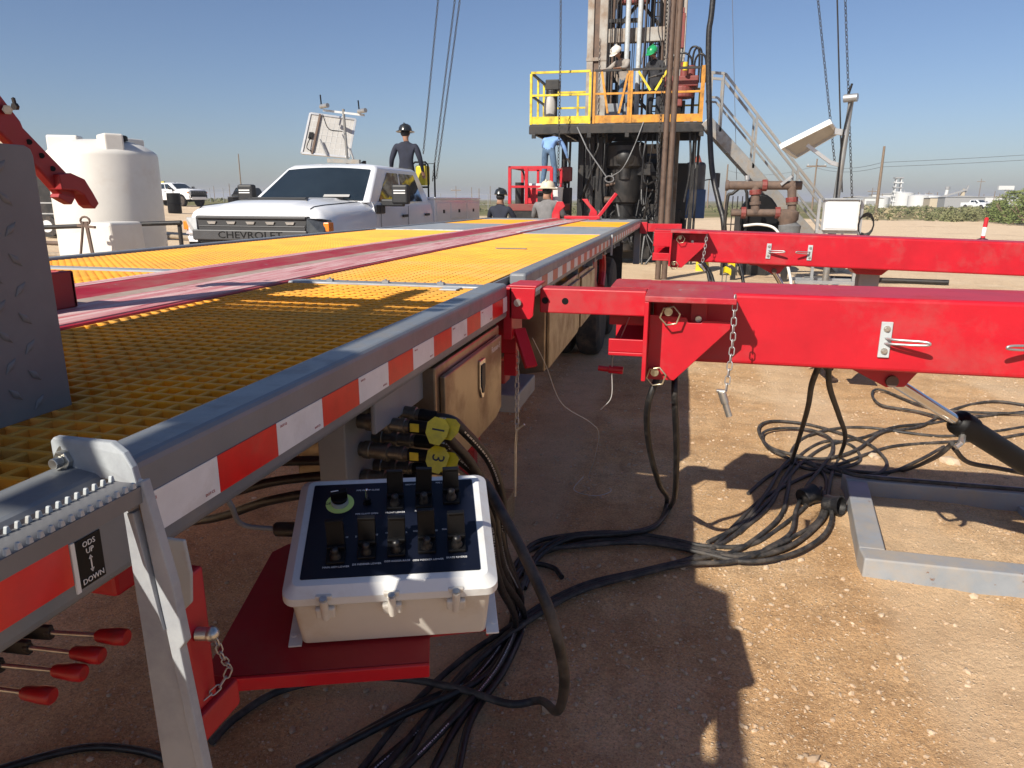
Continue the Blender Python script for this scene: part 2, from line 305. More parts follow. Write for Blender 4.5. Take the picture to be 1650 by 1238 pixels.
# ================================================================== GROUND
def ground_material():
    m = bpy.data.materials.new('caliche_ground'); m.use_nodes = True; nt = m.node_tree; n = nt.nodes; l = nt.links; b = n['Principled BSDF']
    b.inputs['Roughness'].default_value = 0.95; b.inputs['Specular IOR Level'].default_value = 0.2
    tc = n.new('ShaderNodeTexCoord')
    def noise(s, det=6, ro=0.6):
        t = n.new('ShaderNodeTexNoise'); t.inputs['Scale'].default_value = s; t.inputs['Detail'].default_value = det; t.inputs['Roughness'].default_value = ro; l.new(tc.outputs['Object'], t.inputs['Vector']); return t.outputs[0]
    def ramp(src, stops):
        r = n.new('ShaderNodeValToRGB'); e = r.color_ramp.elements
        e[0].position, e[0].color = stops[0][0], (*stops[0][1], 1); e[1].position, e[1].color = stops[-1][0], (*stops[-1][1], 1)
        for p, c in stops[1:-1]:
            x = e.new(p); x.color = (*c, 1)
        l.new(src, r.inputs[0]); return r.outputs[0]
    def mix(f, a, c, mode='MIX'):
        x = n.new('ShaderNodeMix'); x.data_type = 'RGBA'; x.blend_type = mode
        for s, i in ((f, 0), (a, 6), (c, 7)):
            if isinstance(s, (int, float)): x.inputs[i].default_value = s
            elif isinstance(s, tuple): x.inputs[i].default_value = (*s, 1)
            else: l.new(s, x.inputs[i])
        return x.outputs[2]
    base = ramp(noise(0.9, 8, 0.62), [(0.30, (0.43, 0.245, 0.112)), (0.5, (0.56, 0.355, 0.182)), (0.70, (0.66, 0.48, 0.295))])
    mid = ramp(noise(7, 8, 0.7), [(0.30, (0.62, 0.60, 0.58)), (0.52, (1, 1, 1)), (0.75, (1.22, 1.22, 1.22))])
    c = mix(0.75, base, mid, 'MULTIPLY')
    grit = ramp(noise(95, 4, 0.7), [(0.32, (0.42, 0.38, 0.36)), (0.5, (1, 1, 1)), (0.66, (1.4, 1.38, 1.32))])
    c = mix(0.62, c, grit, 'MULTIPLY')
    vo = n.new('ShaderNodeTexVoronoi'); vo.inputs['Scale'].default_value = 48; l.new(tc.outputs['Object'], vo.inputs['Vector'])
    sp = ramp(vo.outputs['Distance'], [(0.12, (1, 1, 1)), (0.26, (0, 0, 0))])
    selr = ramp(vo.outputs['Color'], [(0.52, (0, 0, 0)), (0.60, (1, 1, 1))])
    ch = mix(1.0, sp, selr, 'MULTIPLY')
    c = mix(ch, c, (0.62, 0.50, 0.36))
    v2 = n.new('ShaderNodeTexVoronoi'); v2.inputs['Scale'].default_value = 130; l.new(tc.outputs['Object'], v2.inputs['Vector'])
    s2 = mix(1.0, ramp(v2.outputs['Distance'], [(0.20, (1, 1, 1)), (0.36, (0, 0, 0))]), ramp(v2.outputs['Color'], [(0.40, (0, 0, 0)), (0.50, (1, 1, 1))]), 'MULTIPLY')
    c = mix(s2, c, mix(0.55, c, (0.68, 0.54, 0.38)))
    v3 = n.new('ShaderNodeTexVoronoi'); v3.inputs['Scale'].default_value = 85; l.new(tc.outputs['Object'], v3.inputs['Vector'])
    s3 = mix(1.0, ramp(v3.outputs['Distance'], [(0.16, (1, 1, 1)), (0.30, (0, 0, 0))]), ramp(v3.outputs['Color'], [(0.62, (0, 0, 0)), (0.68, (1, 1, 1))]), 'MULTIPLY')
    c = mix(s3, c, mix(0.6, c, (0.20, 0.11, 0.055)))
    yy = n.new('ShaderNodeSeparateXYZ'); l.new(tc.outputs['Object'], yy.inputs[0])
    pl = n.new('ShaderNodeMapRange'); l.new(yy.outputs[1], pl.inputs[0]); pl.inputs[1].default_value = 7; pl.inputs[2].default_value = 20; pl.inputs[4].default_value = 0.9
    c = mix(pl.outputs[0], c, mix(0.35, (0.76, 0.63, 0.46), c))          # drier, paler caliche away from the trailer
    # damp darker patches and oil stains with a shape of their own
    st = ramp(noise(0.35, 5, 0.55), [(0.58, (0, 0, 0)), (0.70, (1, 1, 1))])
    c = mix(st, c, mix(0.5, c, (0.30, 0.20, 0.13)))
    # tyre tracks pressed into the pad
    wv = n.new('ShaderNodeTexWave'); wv.wave_type = 'BANDS'; wv.bands_direction = 'X'; wv.inputs['Scale'].default_value = 0.16; wv.inputs['Distortion'].default_value = 3.5; wv.inputs['Detail'].default_value = 2; wv.inputs['Detail Scale'].default_value = 0.5; l.new(tc.outputs['Object'], wv.inputs['Vector'])
    trk = ramp(wv.outputs[0], [(0.80, (0, 0, 0)), (0.93, (1, 1, 1))])
    c = mix(trk, c, mix(0.4, c, (0.66, 0.50, 0.33)))
    # beyond the pad the land is scrub: green and dry grass
    sep = n.new('ShaderNodeSeparateXYZ'); l.new(tc.outputs['Object'], sep.inputs[0])
    def math_(op, a, bb):
        x = n.new('ShaderNodeMath'); x.operation = op; x.use_clamp = False
        for s, i in ((a, 0), (bb, 1)):
            if isinstance(s, (int, float)): x.inputs[i].default_value = s
            else: l.new(s, x.inputs[i])
        return x.outputs[0]
    wob = math_('MULTIPLY', math_('SUBTRACT', noise(0.06, 4), 0.5), 40)
    edge = math_('ADD', math_('ADD', sep.outputs[1], math_('MULTIPLY', sep.outputs[0], -0.15)), wob)
    k = n.new('ShaderNodeMapRange'); l.new(edge, k.inputs[0]); k.inputs[1].default_value = 66; k.inputs[2].default_value = 74
    far = ramp(noise(0.05, 6, 0.65), [(0.3, (0.11, 0.115, 0.04)), (0.5, (0.16, 0.15, 0.06)), (0.66, (0.30, 0.22, 0.12))])
    c = mix(k.outputs[0], c, far)
    l.new(c, b.inputs['Base Color'])
    add = math_('ADD', math_('MULTIPLY', noise(38, 6, 0.7), 0.8), math_('MULTIPLY', noise(190, 3, 0.7), 0.35))
    add = math_('ADD', add, math_('MULTIPLY', ch, 0.35)); add = math_('ADD', add, math_('MULTIPLY', s2, 0.22))
    bn = n.new('ShaderNodeBump'); bn.inputs['Strength'].default_value = 0.9; bn.inputs['Distance'].default_value = 0.014
    l.new(add, bn.inputs['Height']); l.new(bn.outputs[0], b.inputs['Normal'])
    return m
def axis(lo, hi, step, grow, lim):
    a = [lo+i*step for i in range(int((hi-lo)/step)+1)]; s = step; x = a[-1]
    while x < lim: s *= grow; x += s; a.append(x)
    s = step; x = a[0]; b = []
    while x > -lim: s *= grow; x -= s; b.append(x)
    return b[::-1]+a
gx, gy = axis(-4.0, 5.0, 0.055, 1.16, 4500), axis(0.4, 9.0, 0.055, 1.16, 4500)
g = MB().grid([[(x, y, gz(x, y)) for x in gx] for y in gy])
MT['ground'] = ground_material()
ground = obj('ground', g, 'ground', smooth=True); ground['kind'] = 'structure'

# stones: many chips nobody could count, and the larger ones as rocks of their own
ico = bmesh.new(); bmesh.ops.create_icosphere(ico, subdivisions=1, radius=1); ICO_V = [v.co.copy() for v in ico.verts]; ICO_F = [tuple(v.index for v in f.verts) for f in ico.faces]; ico.free()
def stone(mb, c, r, rnd, flat=0.6):
    rot = Matrix.Rotation(rnd.uniform(0, 6.28), 3, 'Z') @ Matrix.Rotation(rnd.uniform(-0.4, 0.4), 3, 'X')
    s = Vector((rnd.uniform(0.75, 1.3), rnd.uniform(0.6, 1.0), rnd.uniform(flat*0.7, flat*1.2)))*r
    mb.add([Vector(c)+rot @ Vector((v.x*s.x, v.y*s.y, v.z*s.z))*rnd.uniform(0.78, 1.15) for v in ICO_V], ICO_F)
rs = random.Random(3)
for k, (cnt, m) in enumerate(((20000, 'stone'), (11000, 'stone_pale'))):
    mb = MB()
    for i in range(cnt):
        y = 1.2+rs.random()**1.7*13; x = rs.uniform(-0.75, 0.62)*(y+1.2)+0.25
        if x < -1.2 and y < 12 and rs.random() < 0.7: x = rs.uniform(-0.6, 0.62)*(y+1.0)
        if mnoise.noise(Vector((x*1.3, y*1.3, 5.0)))*0.5+0.5 < rs.random()*0.75: continue
        r = 0.0026+(0.0110 if k == 0 else 0.0085)*rs.random()**5+0.0004*y
        stone(mb, (x, y, gz(x, y)+r*0.15), r, rs)
    o = obj('gravel', mb, m, None); o['kind'] = 'stuff'; o['label'] = ['small brown stone chips strewn over the sandy pad', 'small pale limestone chips strewn over the sandy pad'][k]; o['category'] = 'gravel'
ROCKS = [(885, 1135, 22), (1530, 748, 17), (1405, 738, 13), (1412, 742, 10), (1600, 800, 8), (1360, 690, 8), (1345, 612, 7), (1235, 915, 10), (1290, 905, 9), (1190, 1010, 11), (940, 1040, 10), (1085, 905, 12), (1100, 918, 10),
         (1150, 1060, 8), (985, 1040, 6), (1010, 1058, 8), (1035, 1062, 7), (1105, 1085, 7), (1120, 1078, 9), (1135, 1155, 9), (1570, 960, 10), (1310, 1225, 14), (1330, 1232, 12), (1025, 905, 8), (965, 915, 9), (920, 880, 9), (1262, 945, 7),
         (880, 1070, 8), (620, 1130, 9), (525, 1065, 7), (470, 1165, 10), (545, 1180, 7), (240, 1010, 9), (215, 1118, 8), (175, 1120, 7), (330, 1090, 8), (970, 1000, 8), (1420, 990, 8), (1450, 1060, 9), (1380, 1130, 8), (1560, 1080, 9), (1500, 1180, 10), (1250, 1120, 8), (1600, 1190, 9), (1215, 1180, 7)]
for i, (px, py, s) in enumerate(ROCKS):
    p = on_z(px, py); dist = (p-Vector((0, 0, HC))).length; r = s*dist/F_PX*0.62
    mb = MB(); stone(mb, (0, 0, 0), r, rs, 0.7)
    o = obj('rock', mb, 'stone_pale' if i % 3 else 'stone', None); o.location = (p.x, p.y, gz(p.x, p.y)+r*0.22)
    if i == 0: tag(o, 'large pale rock beside the black cable looping past the control box', 'rock')
    elif i in (1, 2, 3): tag(o, 'pale rock on the sunlit ground under the extended hydraulic cylinder', 'rock', 'rocks by the hydraulic cylinder')
    elif p.x > 0.34: tag(o, 'small pale rock lying on the sunlit sandy ground', 'rock', 'rocks on the sunlit ground')
    else: tag(o, 'small pale rock lying on the shaded ground beside the trailer', 'rock', 'rocks on the shaded ground')

# ================================================================== THE PIPE-HANDLING TRAILER
XR, XL, ZD = -0.59, -3.10, 1.31
Y0, YB, Y1 = -1.5, 2.50, 11.7
trailer = thing('pipe_trailer', 'long grey and red pipe handling trailer with yellow grating deck and striped side rail', 'trailer', (-1.9, 6, 0))
def tpart(name, mb, m, par=None, **k): return obj(name, mb, m, par or trailer, **k)

# side rails with rounded top edges
def rail(x0, x1, y0, y1, z0=1.185, z1=ZD):
    return MB().box((x0, y0, z0), (x1, y1, z1))
rail_n = tpart('side_rail', rail(XR-0.078, XR, Y0, YB-0.004), 'grey_rail', bevel=0.012, seg=3)
rail_f = tpart('side_rail', rail(XR-0.078, XR-0.006, YB+0.36, Y1), 'grey_rail', bevel=0.012, seg=3)
tpart('side_rail', rail(XL, XL+0.07, Y0, Y1), 'grey_rail', bevel=0.012, seg=3)
# reflective strip, one piece after another
PITCH = 0.1485
def strip(y0, y1, start_red, parent, x, m_r, m_w):
    i = 0; y = y0
    while y < y1-0.02:
        e = min(y+PITCH, y1); r = (i % 2 == 0) == start_red
        s = MB().add([(x, y+0.0004, 1.211), (x, e-0.0004, 1.211), (x, e-0.0004, 1.2635), (x, y+0.0004, 1.2635), (x+0.0012, y+0.0004, 1.211), (x+0.0012, e-0.0004, 1.211), (x+0.0012, e-0.0004, 1.2635), (x+0.0012, y+0.0004, 1.2635)],
                     [(4, 5, 6, 7), (0, 4, 7, 3), (5, 1, 2, 6), (3, 7, 6, 2), (0, 1, 5, 4)])
        o = obj('reflective_strip', s, m_r if r else m_w, parent)
        if not r and y < 2.3 and parent is rail_n:
            for yy, tx in ((y+0.020, 'DOT-C2'), (e-0.022, 'DOT-C2')):
                text_obj('marking', tx, 0.0052, 'print_red', o, (x+0.0017, yy, 1.255 if yy < y+0.05 else 1.219), (0, 1, 0), (0, 0, 1), 0.0003)
        y = e; i += 1
strip(0.546-PITCH*5, 0.546, True, rail_n, XR+0.0004, 'tape_red', 'tape_white')
strip(0.772-PITCH*0.85, YB-0.012, False, rail_n, XR+0.0004, 'tape_red', 'tape_white')
strip(YB+0.40, Y1-0.06, True, rail_f, XR-0.0056, 'tape_red_faded', 'tape_white')
# the black label with the arrow
lb = obj('label_plate', MB().box((XR, 0.553, 1.2015), (XR+0.0016, 0.587, 1.2545)), 'black', rail_n)
obj('label_edge', MB().box((XR, 0.5475, 1.199), (XR+0.0022, 0.5525, 1.2555)), 'print_white', rail_n)
text_obj('lettering', 'ODS\nUP', 0.0085, 'print_white', lb, (XR+0.0024, 0.570, 1.2435), (0, 1, 0), (0, 0, 1))
text_obj('lettering', 'DOWN', 0.0085, 'print_white', lb, (XR+0.0024, 0.570, 1.2075), (0, 1, 0), (0, 0, 1))
a = MB().box((XR+0.0018, 0.5694, 1.2155), (XR+0.0024, 0.5706, 1.232))
for s, z in ((1, 1.2335), (-1, 1.214)): a.prism([(XR+0.0018, 0.5675, z-s*0.004), (XR+0.0018, 0.5725, z-s*0.004), (XR+0.0018, 0.570, z)], (0.0006, 0, 0))
obj('arrow', a, 'print_white', lb)

# moulded grating: a lattice of tapered bars
def grating(x0, x1, y0, y1, m, ztop=1.297, p=0.0385, w=0.0075, h=0.027):
    mb = MB()
    def bar_(a0, a1, c, ax, zt):
        t, bt = w*0.5, w*0.36
        prof = [(-bt, zt-h), (bt, zt-h), (t, zt-0.002), (t*0.7, zt), (-t*0.7, zt), (-t, zt-0.002)]
        if ax == 'y': vs = [(c+u, a0, z) for u, z in prof]+[(c+u, a1, z) for u, z in prof]
        else: vs = [(a0, c-u, z) for u, z in prof]+[(a1, c-u, z) for u, z in prof]
        k = 6; mb.add(vs, [(i, (i+1) % k, k+(i+1) % k, k+i)[::-1] for i in range(k)])
    nx = round((x1-x0)/p); ny = round((y1-y0)/p)
    for i in range(nx+1): bar_(y0, y1, x0+(x1-x0)*i/nx, 'y', ztop-0.0012)
    for j in range(ny+1): bar_(x0, x1, y0+(y1-y0)*j/ny, 'x', ztop)
    return mb
GX0, GX1, LX0, LX1 = -1.402, -0.690, -3.015, -2.005
tpart('grating_panel', grating(GX0, GX1, -1.2, 2.405, 'yellow'), 'yellow')
tpart('grating_panel', grating(GX0, GX1, 2.535, 3.42, 'yellow'), 'yellow_dusty')
tpart('grating_panel', grating(GX0, GX1, 3.435, 6.53, 'yellow'), 'yellow')
tpart('grating_panel', grating(GX0, GX1, 8.42, 10.45, 'yellow', p=0.05, w=0.02), 'yellow')
tpart('grating_panel', grating(LX0, LX1, -1.2, 2.60, 'yellow'), 'yellow')
tpart('grating_panel', grating(LX0, LX1, 2.70, 6.95, 'yellow'), 'yellow')
tpart('grating_panel', grating(LX0, LX1, 9.1, 11.1, 'yellow', p=0.05, w=0.02), 'yellow')
def frame_bars(x0, x1, y0, y1, z=1.285):
    mb = MB()
    for x in (x0-0.008, x1+0.008): mb.box((x-0.004, y0, z-0.09), (x+0.004, y1, z+0.006))
    return mb
tpart('grating_frame', frame_bars(GX0, GX1, -1.2, 6.55), 'grey'); tpart('grating_frame', frame_bars(LX0, LX1, -1.2, 6.97), 'grey')
tpart('cross_bar', MB().box((-1.412, 2.415, 1.18), (XR-0.078, 2.485, 1.304)), 'grey', bevel=0.006)
tpart('cross_bar', MB().box((XL+0.07, 2.61, 1.18), (-2.0, 2.69, 1.304)), 'grey_plate', bevel=0.006)
tpart('cross_bar', MB().box((XL+0.07, 6.96, 1.18), (-2.0, 7.0, 1.304)), 'grey_light', bevel=0.004)
tpart('deck_plate', MB().box((-1.40, 6.545, 1.285), (XR-0.078, 8.40, 1.300)), 'grey_plate', bevel=0.002)
tpart('deck_plate', MB().box((XL+0.07, 7.005, 1.285), (-2.0, 9.07, 1.300)), 'grey_plate', bevel=0.002)
tpart('deck_plate', MB().box((-1.40, 10.47, 1.285), (XR-0.078, Y1-0.05, 1.299)), 'grey_plate', bevel=0.002)
tpart('deck_plate', MB().box((XL+0.07, 11.12, 1.285), (-2.0, Y1-0.05, 1.299)), 'grey_plate', bevel=0.002)
tpart('hinge_strip', MB().box((-1.13, 4.45, 1.2985), (-0.93, 4.475, 1.303)), 'steel_bright')
for x in (-1.25, -1.03, -0.82): tpart('clip', MB().box((x-0.012, 2.43, 1.303), (x+0.012, 2.445, 1.313)).cyl((x, 2.437, 1.303), (x, 2.437, 1.318), 0.004, n=8), 'grey')
tpart('clip', MB().box((-0.79, 2.33, 1.2975), (-0.73, 2.40, 1.302)), 'grey_light', bevel=0.001)
tpart('rail_post', MB().box((XR+0.001, 6.50, 1.12), (XR+0.014, 6.54, 1.30)), 'grey_light')

# centre trough: a shallow V of red sheet worn bare along the flanges
TR0, TR1 = 0.35, 11.5
def sheet(prof, y0, y1, th=0.006, ny=60):
    mb = MB()
    for (xa, za), (xb, zb) in zip(prof[:-1], prof[1:]):
        nrm = Vector((-(zb-za), 0, xb-xa)).normalized()*th
        P0, P1 = Vector((xa, 0, za)), Vector((xb, 0, zb))
        mb.add([P0+V(0, y0, 0), P1+V(0, y0, 0), P1+V(0, y1, 0), P0+V(0, y1, 0), P0-nrm+V(0, y0, 0), P1-nrm+V(0, y0, 0), P1-nrm+V(0, y1, 0), P0-nrm+V(0, y1, 0)],
               [(0, 1, 2, 3), (7, 6, 5, 4), (0, 4, 5, 1), (2, 6, 7, 3), (0, 3, 7, 4), (1, 5, 6, 2)])
    return mb
trough = tpart('pipe_trough', sheet([(-1.888, 1.3195), (-1.868, 1.3165), (-1.845, 1.309), (-1.815, 1.301), (-1.785, 1.297), (-1.745, 1.2955)], TR0, TR1), 'red_worn')
obj('worn_flange', sheet([(-1.984, 1.313), (-1.968, 1.320), (-1.889, 1.321)], TR0, TR1), 'trough_worn', trough)
obj('valley', sheet([(-1.785, 1.2975), (-1.745, 1.2962), (-1.71, 1.2950), (-1.688, 1.2972)], TR0, TR1), 'trough_dust', trough)
obj('worn_flange', sheet([(-1.688, 1.298), (-1.668, 1.3045), (-1.432, 1.3045)], TR0, TR1), 'trough_worn', trough)
obj('edge_strip', MB().box((-1.431, TR0, 1.262), (-1.415, TR1, 1.301)), 'red_worn', trough, bevel=0.003)
obj('edge_strip', MB().box((-1.997, TR0, 1.25), (-1.986, TR1, 1.311)), 'red_worn', trough, bevel=0.003)
obj('glint_strip', MB().box((-1.48, 6.6, 1.3055), (-1.44, 9.6, 1.309)), 'cab_white', trough)  # white strip standing in for light reflected along the far trough
tpart('end_bracket', MB().box((-1.95, 1.35, 1.305), (-1.62, 1.365, 1.405)).box((-1.635, 1.3655, 1.305), (-1.62, 1.66, 1.405)).box((-1.95, 1.3655, 1.305), (-1.935, 1.66, 1.405)).box((-1.95, 1.645, 1.305), (-1.62, 1.6595, 1.405)), 'red_dark', bevel=0.004)
tpart('deck_plate', MB().box((-1.99, Y0, 1.285), (-1.415, 0.345, 1.299)), 'grey_plate')
tpart('trough_pan', MB().box((-1.98, 0.35, 1.235), (-1.44, TR1, 1.245)), 'grey')

# structure under the deck
for x in (-1.30, -2.35): tpart('main_beam', MB().box((x-0.07, Y0, 1.16), (x+0.07, Y1, 1.18)).box((x-0.01, Y0, 0.80), (x+0.01, Y1, 1.16)).box((x-0.07, Y0, 0.78), (x+0.07, Y1, 0.80)), 'red_dark')
y = -1.25
while y < Y1-0.1:
    tpart('cross_member', MB().box((XL+0.072, y-0.03, 1.183), (XR-0.082, y+0.03, 1.188)).box((XL+0.072, y-0.004, 1.188), (XR-0.082, y+0.004, 1.262)), 'grey'); y += 0.62
tpart('cross_beam', MB().box((-2.3, 0.70, 1.09), (XR-0.10, 0.79, 1.175)), 'red', bevel=0.006)
tpart('front_plate', MB().box((XL, Y1, 1.05), (XR, Y1+0.02, 1.306)), 'grey_rail')
for x in (XR-0.05, XL+0.05): tpart('corner_post', MB().box((x-0.05, Y1-0.16, 0.62), (x+0.05, Y1-0.02, 1.184)), 'grey', bevel=0.008)
# mounting plates hanging below the rail
for y0_, y1_, zb in ((1.42, 1.80, 1.085), (2.40, 2.50, 1.10)):
    tpart('hanger_plate', MB().prism([(XR-0.06, y0_, 1.186), (XR-0.06, y1_, 1.186), (XR-0.06, y1_, zb+0.03), (XR-0.06, y1_-0.03, zb), (XR-0.06, y0_, zb)], (0.012, 0, 0)), 'grey', bevel=0.004)
for y in (3.7, 4.6, 5.4, 6.1, 6.9, 7.9, 9.0):
    tpart('gusset', MB().prism([(XR-0.03, y, 1.186), (XR-0.40, y, 1.186), (XR-0.40, y, 1.05), (XR-0.03, y, 1.12)], (0, 0.012, 0)).box((XR-0.09, y-0.12, 1.10), (XR-0.08, y+0.14, 1.185)), 'grey')

# stainless toolboxes with paddle latches
def toolbox(y0_, y1_, z0_, z1_, x=XR-0.012, depth=0.42, chamfer=0.1, latch=True):
    prof = [(x, z1_), (x, z0_+chamfer*0.2), (x-chamfer, z0_-0.0), (x-depth, z0_), (x-depth, z1_)]
    b = tpart('toolbox', MB().prism([(px, y0_, pz) for px, pz in prof], (0, y1_-y0_, 0)), 'stainless', bevel=0.006)
    d = MB().prism([(x+0.001, y0_+0.03, z1_-0.03), (x+0.001, y1_-0.03, z1_-0.03), (x+0.001, y1_-0.03, z0_+0.05), (x+0.001, y1_-0.10, z0_+0.03), (x+0.001, y0_+0.03, z0_+0.03)], (0.016, 0, 0))
    d = obj('toolbox_door', d, 'stainless', b, bevel=0.004)
    if latch:
        yc, zc = (y0_+y1_)/2+0.045, z1_-0.12
        hexa = [(yc-0.03, zc+0.06), (yc+0.03, zc+0.06), (yc+0.03, zc-0.03), (yc+0.008, zc-0.065), (yc-0.008, zc-0.065), (yc-0.03, zc-0.03)]
        obj('latch', MB().prism([(x+0.0175, a_, b_) for a_, b_ in hexa], (0.006, 0, 0)), 'chrome', b, bevel=0.002)
        obj('latch_paddle', MB().prism([(x+0.024, yc+(a_-yc)*0.66, zc+(b_-zc)*0.74) for a_, b_ in hexa], (0.002, 0, 0)), 'panel_navy', b)
    return b
tb = toolbox(1.73, 2.42, 0.83, 1.172)
text_obj('emblem_lettering', 'Runner-8', 0.030, 'print_white', tb, (XR+0.0048, 2.31, 1.112), (0, 1, 0), (0, 0, 1))
toolbox(3.45, 4.62, 0.74, 1.14, x=XR-0.03, latch=False); toolbox(4.82, 5.62, 0.72, 1.12, x=XR-0.05, latch=False)
tpart('junction_box', MB().box((-0.93, 2.93, 0.98), (-0.70, 3.02, 1.18)), 'grey', bevel=0.008)
tpart('step_channel', MB().box((-1.3, 2.90, 0.70), (-0.64, 3.30, 0.78)), 'grey', bevel=0.006)
# landing gear
for sx in (-0.95, -2.85):
    tpart('landing_leg', MB().box((sx-0.05, 3.14, 0.42), (sx+0.05, 3.24, 1.183)), 'red', bevel=0.005)
    tpart('landing_leg', MB().box((sx-0.04, 3.16, 0.17), (sx+0.04, 3.22, 0.42)).box((sx-0.13, 3.09, 0.15), (sx+0.13, 3.29, 0.172)), 'red_dark', bevel=0.003)
    wb = tag(obj('wood_block', MB().box((sx-0.20, 3.02, gz(sx, 3.15)-0.01), (sx+0.20, 3.36, 0.1495)), 'wood', None, bevel=0.006), 'squared timber block under the red landing leg, ' + ('beside the stainless toolboxes' if sx > -2 else 'on the pickup side of the trailer'), 'wood block')
tpart('leg_brace', MB().bar((-0.95, 3.19, 1.1), (-1.3, 3.19, 0.8), 0.05).bar((-2.85, 3.19, 1.1), (-2.45, 3.19, 0.8), 0.05), 'red')
tpart('red_cross_tube', MB().box((-2.8, 2.93, 0.82), (-0.70, 3.03, 0.92)), 'red_dark', bevel=0.006)
# axles and wheels
def wheel_mesh(r=0.47, w=0.25):
    return MB().lathe([(r*0.58, -w/2+0.01), (r*0.86, -w/2), (r*0.97, -w/2+0.03), (r, -w/2+0.07), (r, w/2-0.07), (r*0.97, w/2-0.03), (r*0.86, w/2), (r*0.58, w/2-0.01)], 32), MB().lathe([(0.02, -0.02), (r*0.30, -0.03), (r*0.34, 0.03), (r*0.54, 0.05), (r*0.585, w/2-0.02), (r*0.585, -w/2+0.02)], 24)
tm, rm = wheel_mesh()
for ya in (7.55, 8.75):
    tpart('axle', MB().cyl((-3.0, ya, 0.465), (-0.75, ya, 0.465), 0.06), 'black_steel')
    for x, fl in ((-0.86, 1), (-1.16, -1), (-2.64, 1), (-2.94, -1)):
        w = obj('wheel', MB().add(tm.v, tm.f).xf(Matrix.Translation((x, ya, 0.465)) @ Matrix.Rotation(D2R(90*fl), 4, 'Y')), 'tyre', trailer, auto=40)
        obj('rim', MB().add(rm.v, rm.f).xf(Matrix.Translation((x, ya, 0.465)) @ Matrix.Rotation(D2R(90*fl), 4, 'Y')), 'grey_light', w, auto=40)
tpart('suspension_arm', MB().bar((-0.80, 6.55, 0.95), (-0.80, 7.2, 0.62), 0.10, 0.16).cyl((-0.86, 6.5, 0.98), (-0.72, 6.5, 0.98), 0.16, n=20), 'red_dark', bevel=0.01)
tpart('suspension_arm', MB().path(spline([(-0.72, 6.75, 1.13), (-0.72, 7.05, 1.08), (-0.72, 7.15, 0.92), (-0.72, 7.05, 0.78)], 6), 0.035, 8), 'red')
tpart('mud_flap', MB().box((-1.3, 9.45, 0.35), (-0.70, 9.46, 1.1)), 'black_rubber')

# valve levers with red grips
lv = [((205, 1027), (60, 1018)), ((165, 1057), (25, 1041)), ((136, 1085), (-20, 1070)), ((86, 1122), (-60, 1103))]
bank = tpart('valve_bank', MB().box((-1.62, 0.70, 0.66), (-1.45, 1.18, 0.80)), 'black_steel', bevel=0.01)
for i, (tip, root) in enumerate(lv):
    D = 1.32-0.015*i
    a = ray(*tip)*D+V(0, 0, HC); b = ray(*root)*(D+0.02)+V(0, 0, HC)
    d = (b-a).normalized()
    le = tpart('lever', MB().cyl(a+d*0.03, b, 0.0048, n=10), 'zinc', auto=40)
    g_ = MB(); pr = [(0.0, 0.0128), (0.003, 0.0155), (0.02, 0.016), (0.055, 0.0125), (0.06, 0.0095)]
    g_.path([a+d*t for t, _ in pr], [r for _, r in pr], 14)
    obj('grip', g_, 'grip_red', le, auto=45)
    obj('clevis', MB().obox(b, d*0.03, V(0, 0.006, 0), V(0, 0, 0.014)).cyl(b+d*-0.03, b+d*-0.018, 0.009, n=10), 'black_steel', le, bevel=0.003)

# quick coupling plate with its hydraulic couplings
mp_ = tpart('coupling_plate', MB().box((-0.795, 1.44, 0.80), (-0.725, 1.66, 1.184)), 'grey', bevel=0.003)

# ================================================================== CONTROL BOX on its red bracket
EX = Vector((0.940, 0.341, 0.0)).normalized(); EY = Vector((-0.3205, 0.8835, 0.350)); EY = (EY-EX*EY.dot(EX)).normalized(); EZ = EX.cross(EY)
PW, PD = 0.32, 0.243
PTL = Vector((-0.684, 1.212, 1.043)); PC = PTL+EX*PW/2-EY*PD/2
KB = 0.88; EYE = Vector((0, 0, HC)); PC = EYE+(PC-EYE)*KB; KM = Matrix.Translation(EYE) @ Matrix.Scale(KB, 4) @ Matrix.Translation(-EYE)   # real size of the box, found from where the sun clears the rail
def L(u, v, w=0.0): return PC+(EX*u+EY*v+EZ*w)*KB                      # panel frame: u right, v up the panel, w out of it
def puv(x, y, w=0.0):
    d = ray(x, y); o = Vector((0, 0, HC)); t = (L(0, 0, w)-o).dot(EZ)/d.dot(EZ); q = (o+d*t-PC)/KB; return q.dot(EX), q.dot(EY)
BM = Matrix((EX, EY, EZ)).transposed().to_4x4(); BM = Matrix.Translation(PC) @ BM @ Matrix.Scale(KB, 4)
cbox = thing('control_box', 'white plastic control box with dark blue switch panel on red bracket', 'control box', L(0, 0, -0.17))
def cpart(name, mb, m, par=None, **k): return obj(name, mb.xf(BM), m, par or cbox, **k)
HW, HD = PW/2+0.022, PD/2+0.022
def rrect(hw, hd, r, w, n=5, dv=0.0):
    pts = []
    for cx_, cy_, a0 in ((hw-r, hd-r, 0), (-hw+r, hd-r, 90), (-hw+r, -hd+r, 180), (hw-r, -hd+r, 270)):
        for i in range(n+1):
            a = D2R(a0+90*i/n); pts.append((cx_+r*math.cos(a), cy_+r*math.sin(a)+dv, w))
    return pts
def loft(rings, cap0=True, cap1=True):
    mb = MB(); n = len(rings[0]); mb.v = [tuple(p) for r in rings for p in r]
    for k in range(len(rings)-1): mb.f += [(k*n+i, k*n+(i+1) % n, (k+1)*n+(i+1) % n, (k+1)*n+i) for i in range(n)]
    if cap0: mb.f.append(tuple(reversed(range(n))))
    if cap1: mb.f.append(tuple(range((len(rings)-1)*n, len(rings)*n)))
    return mb
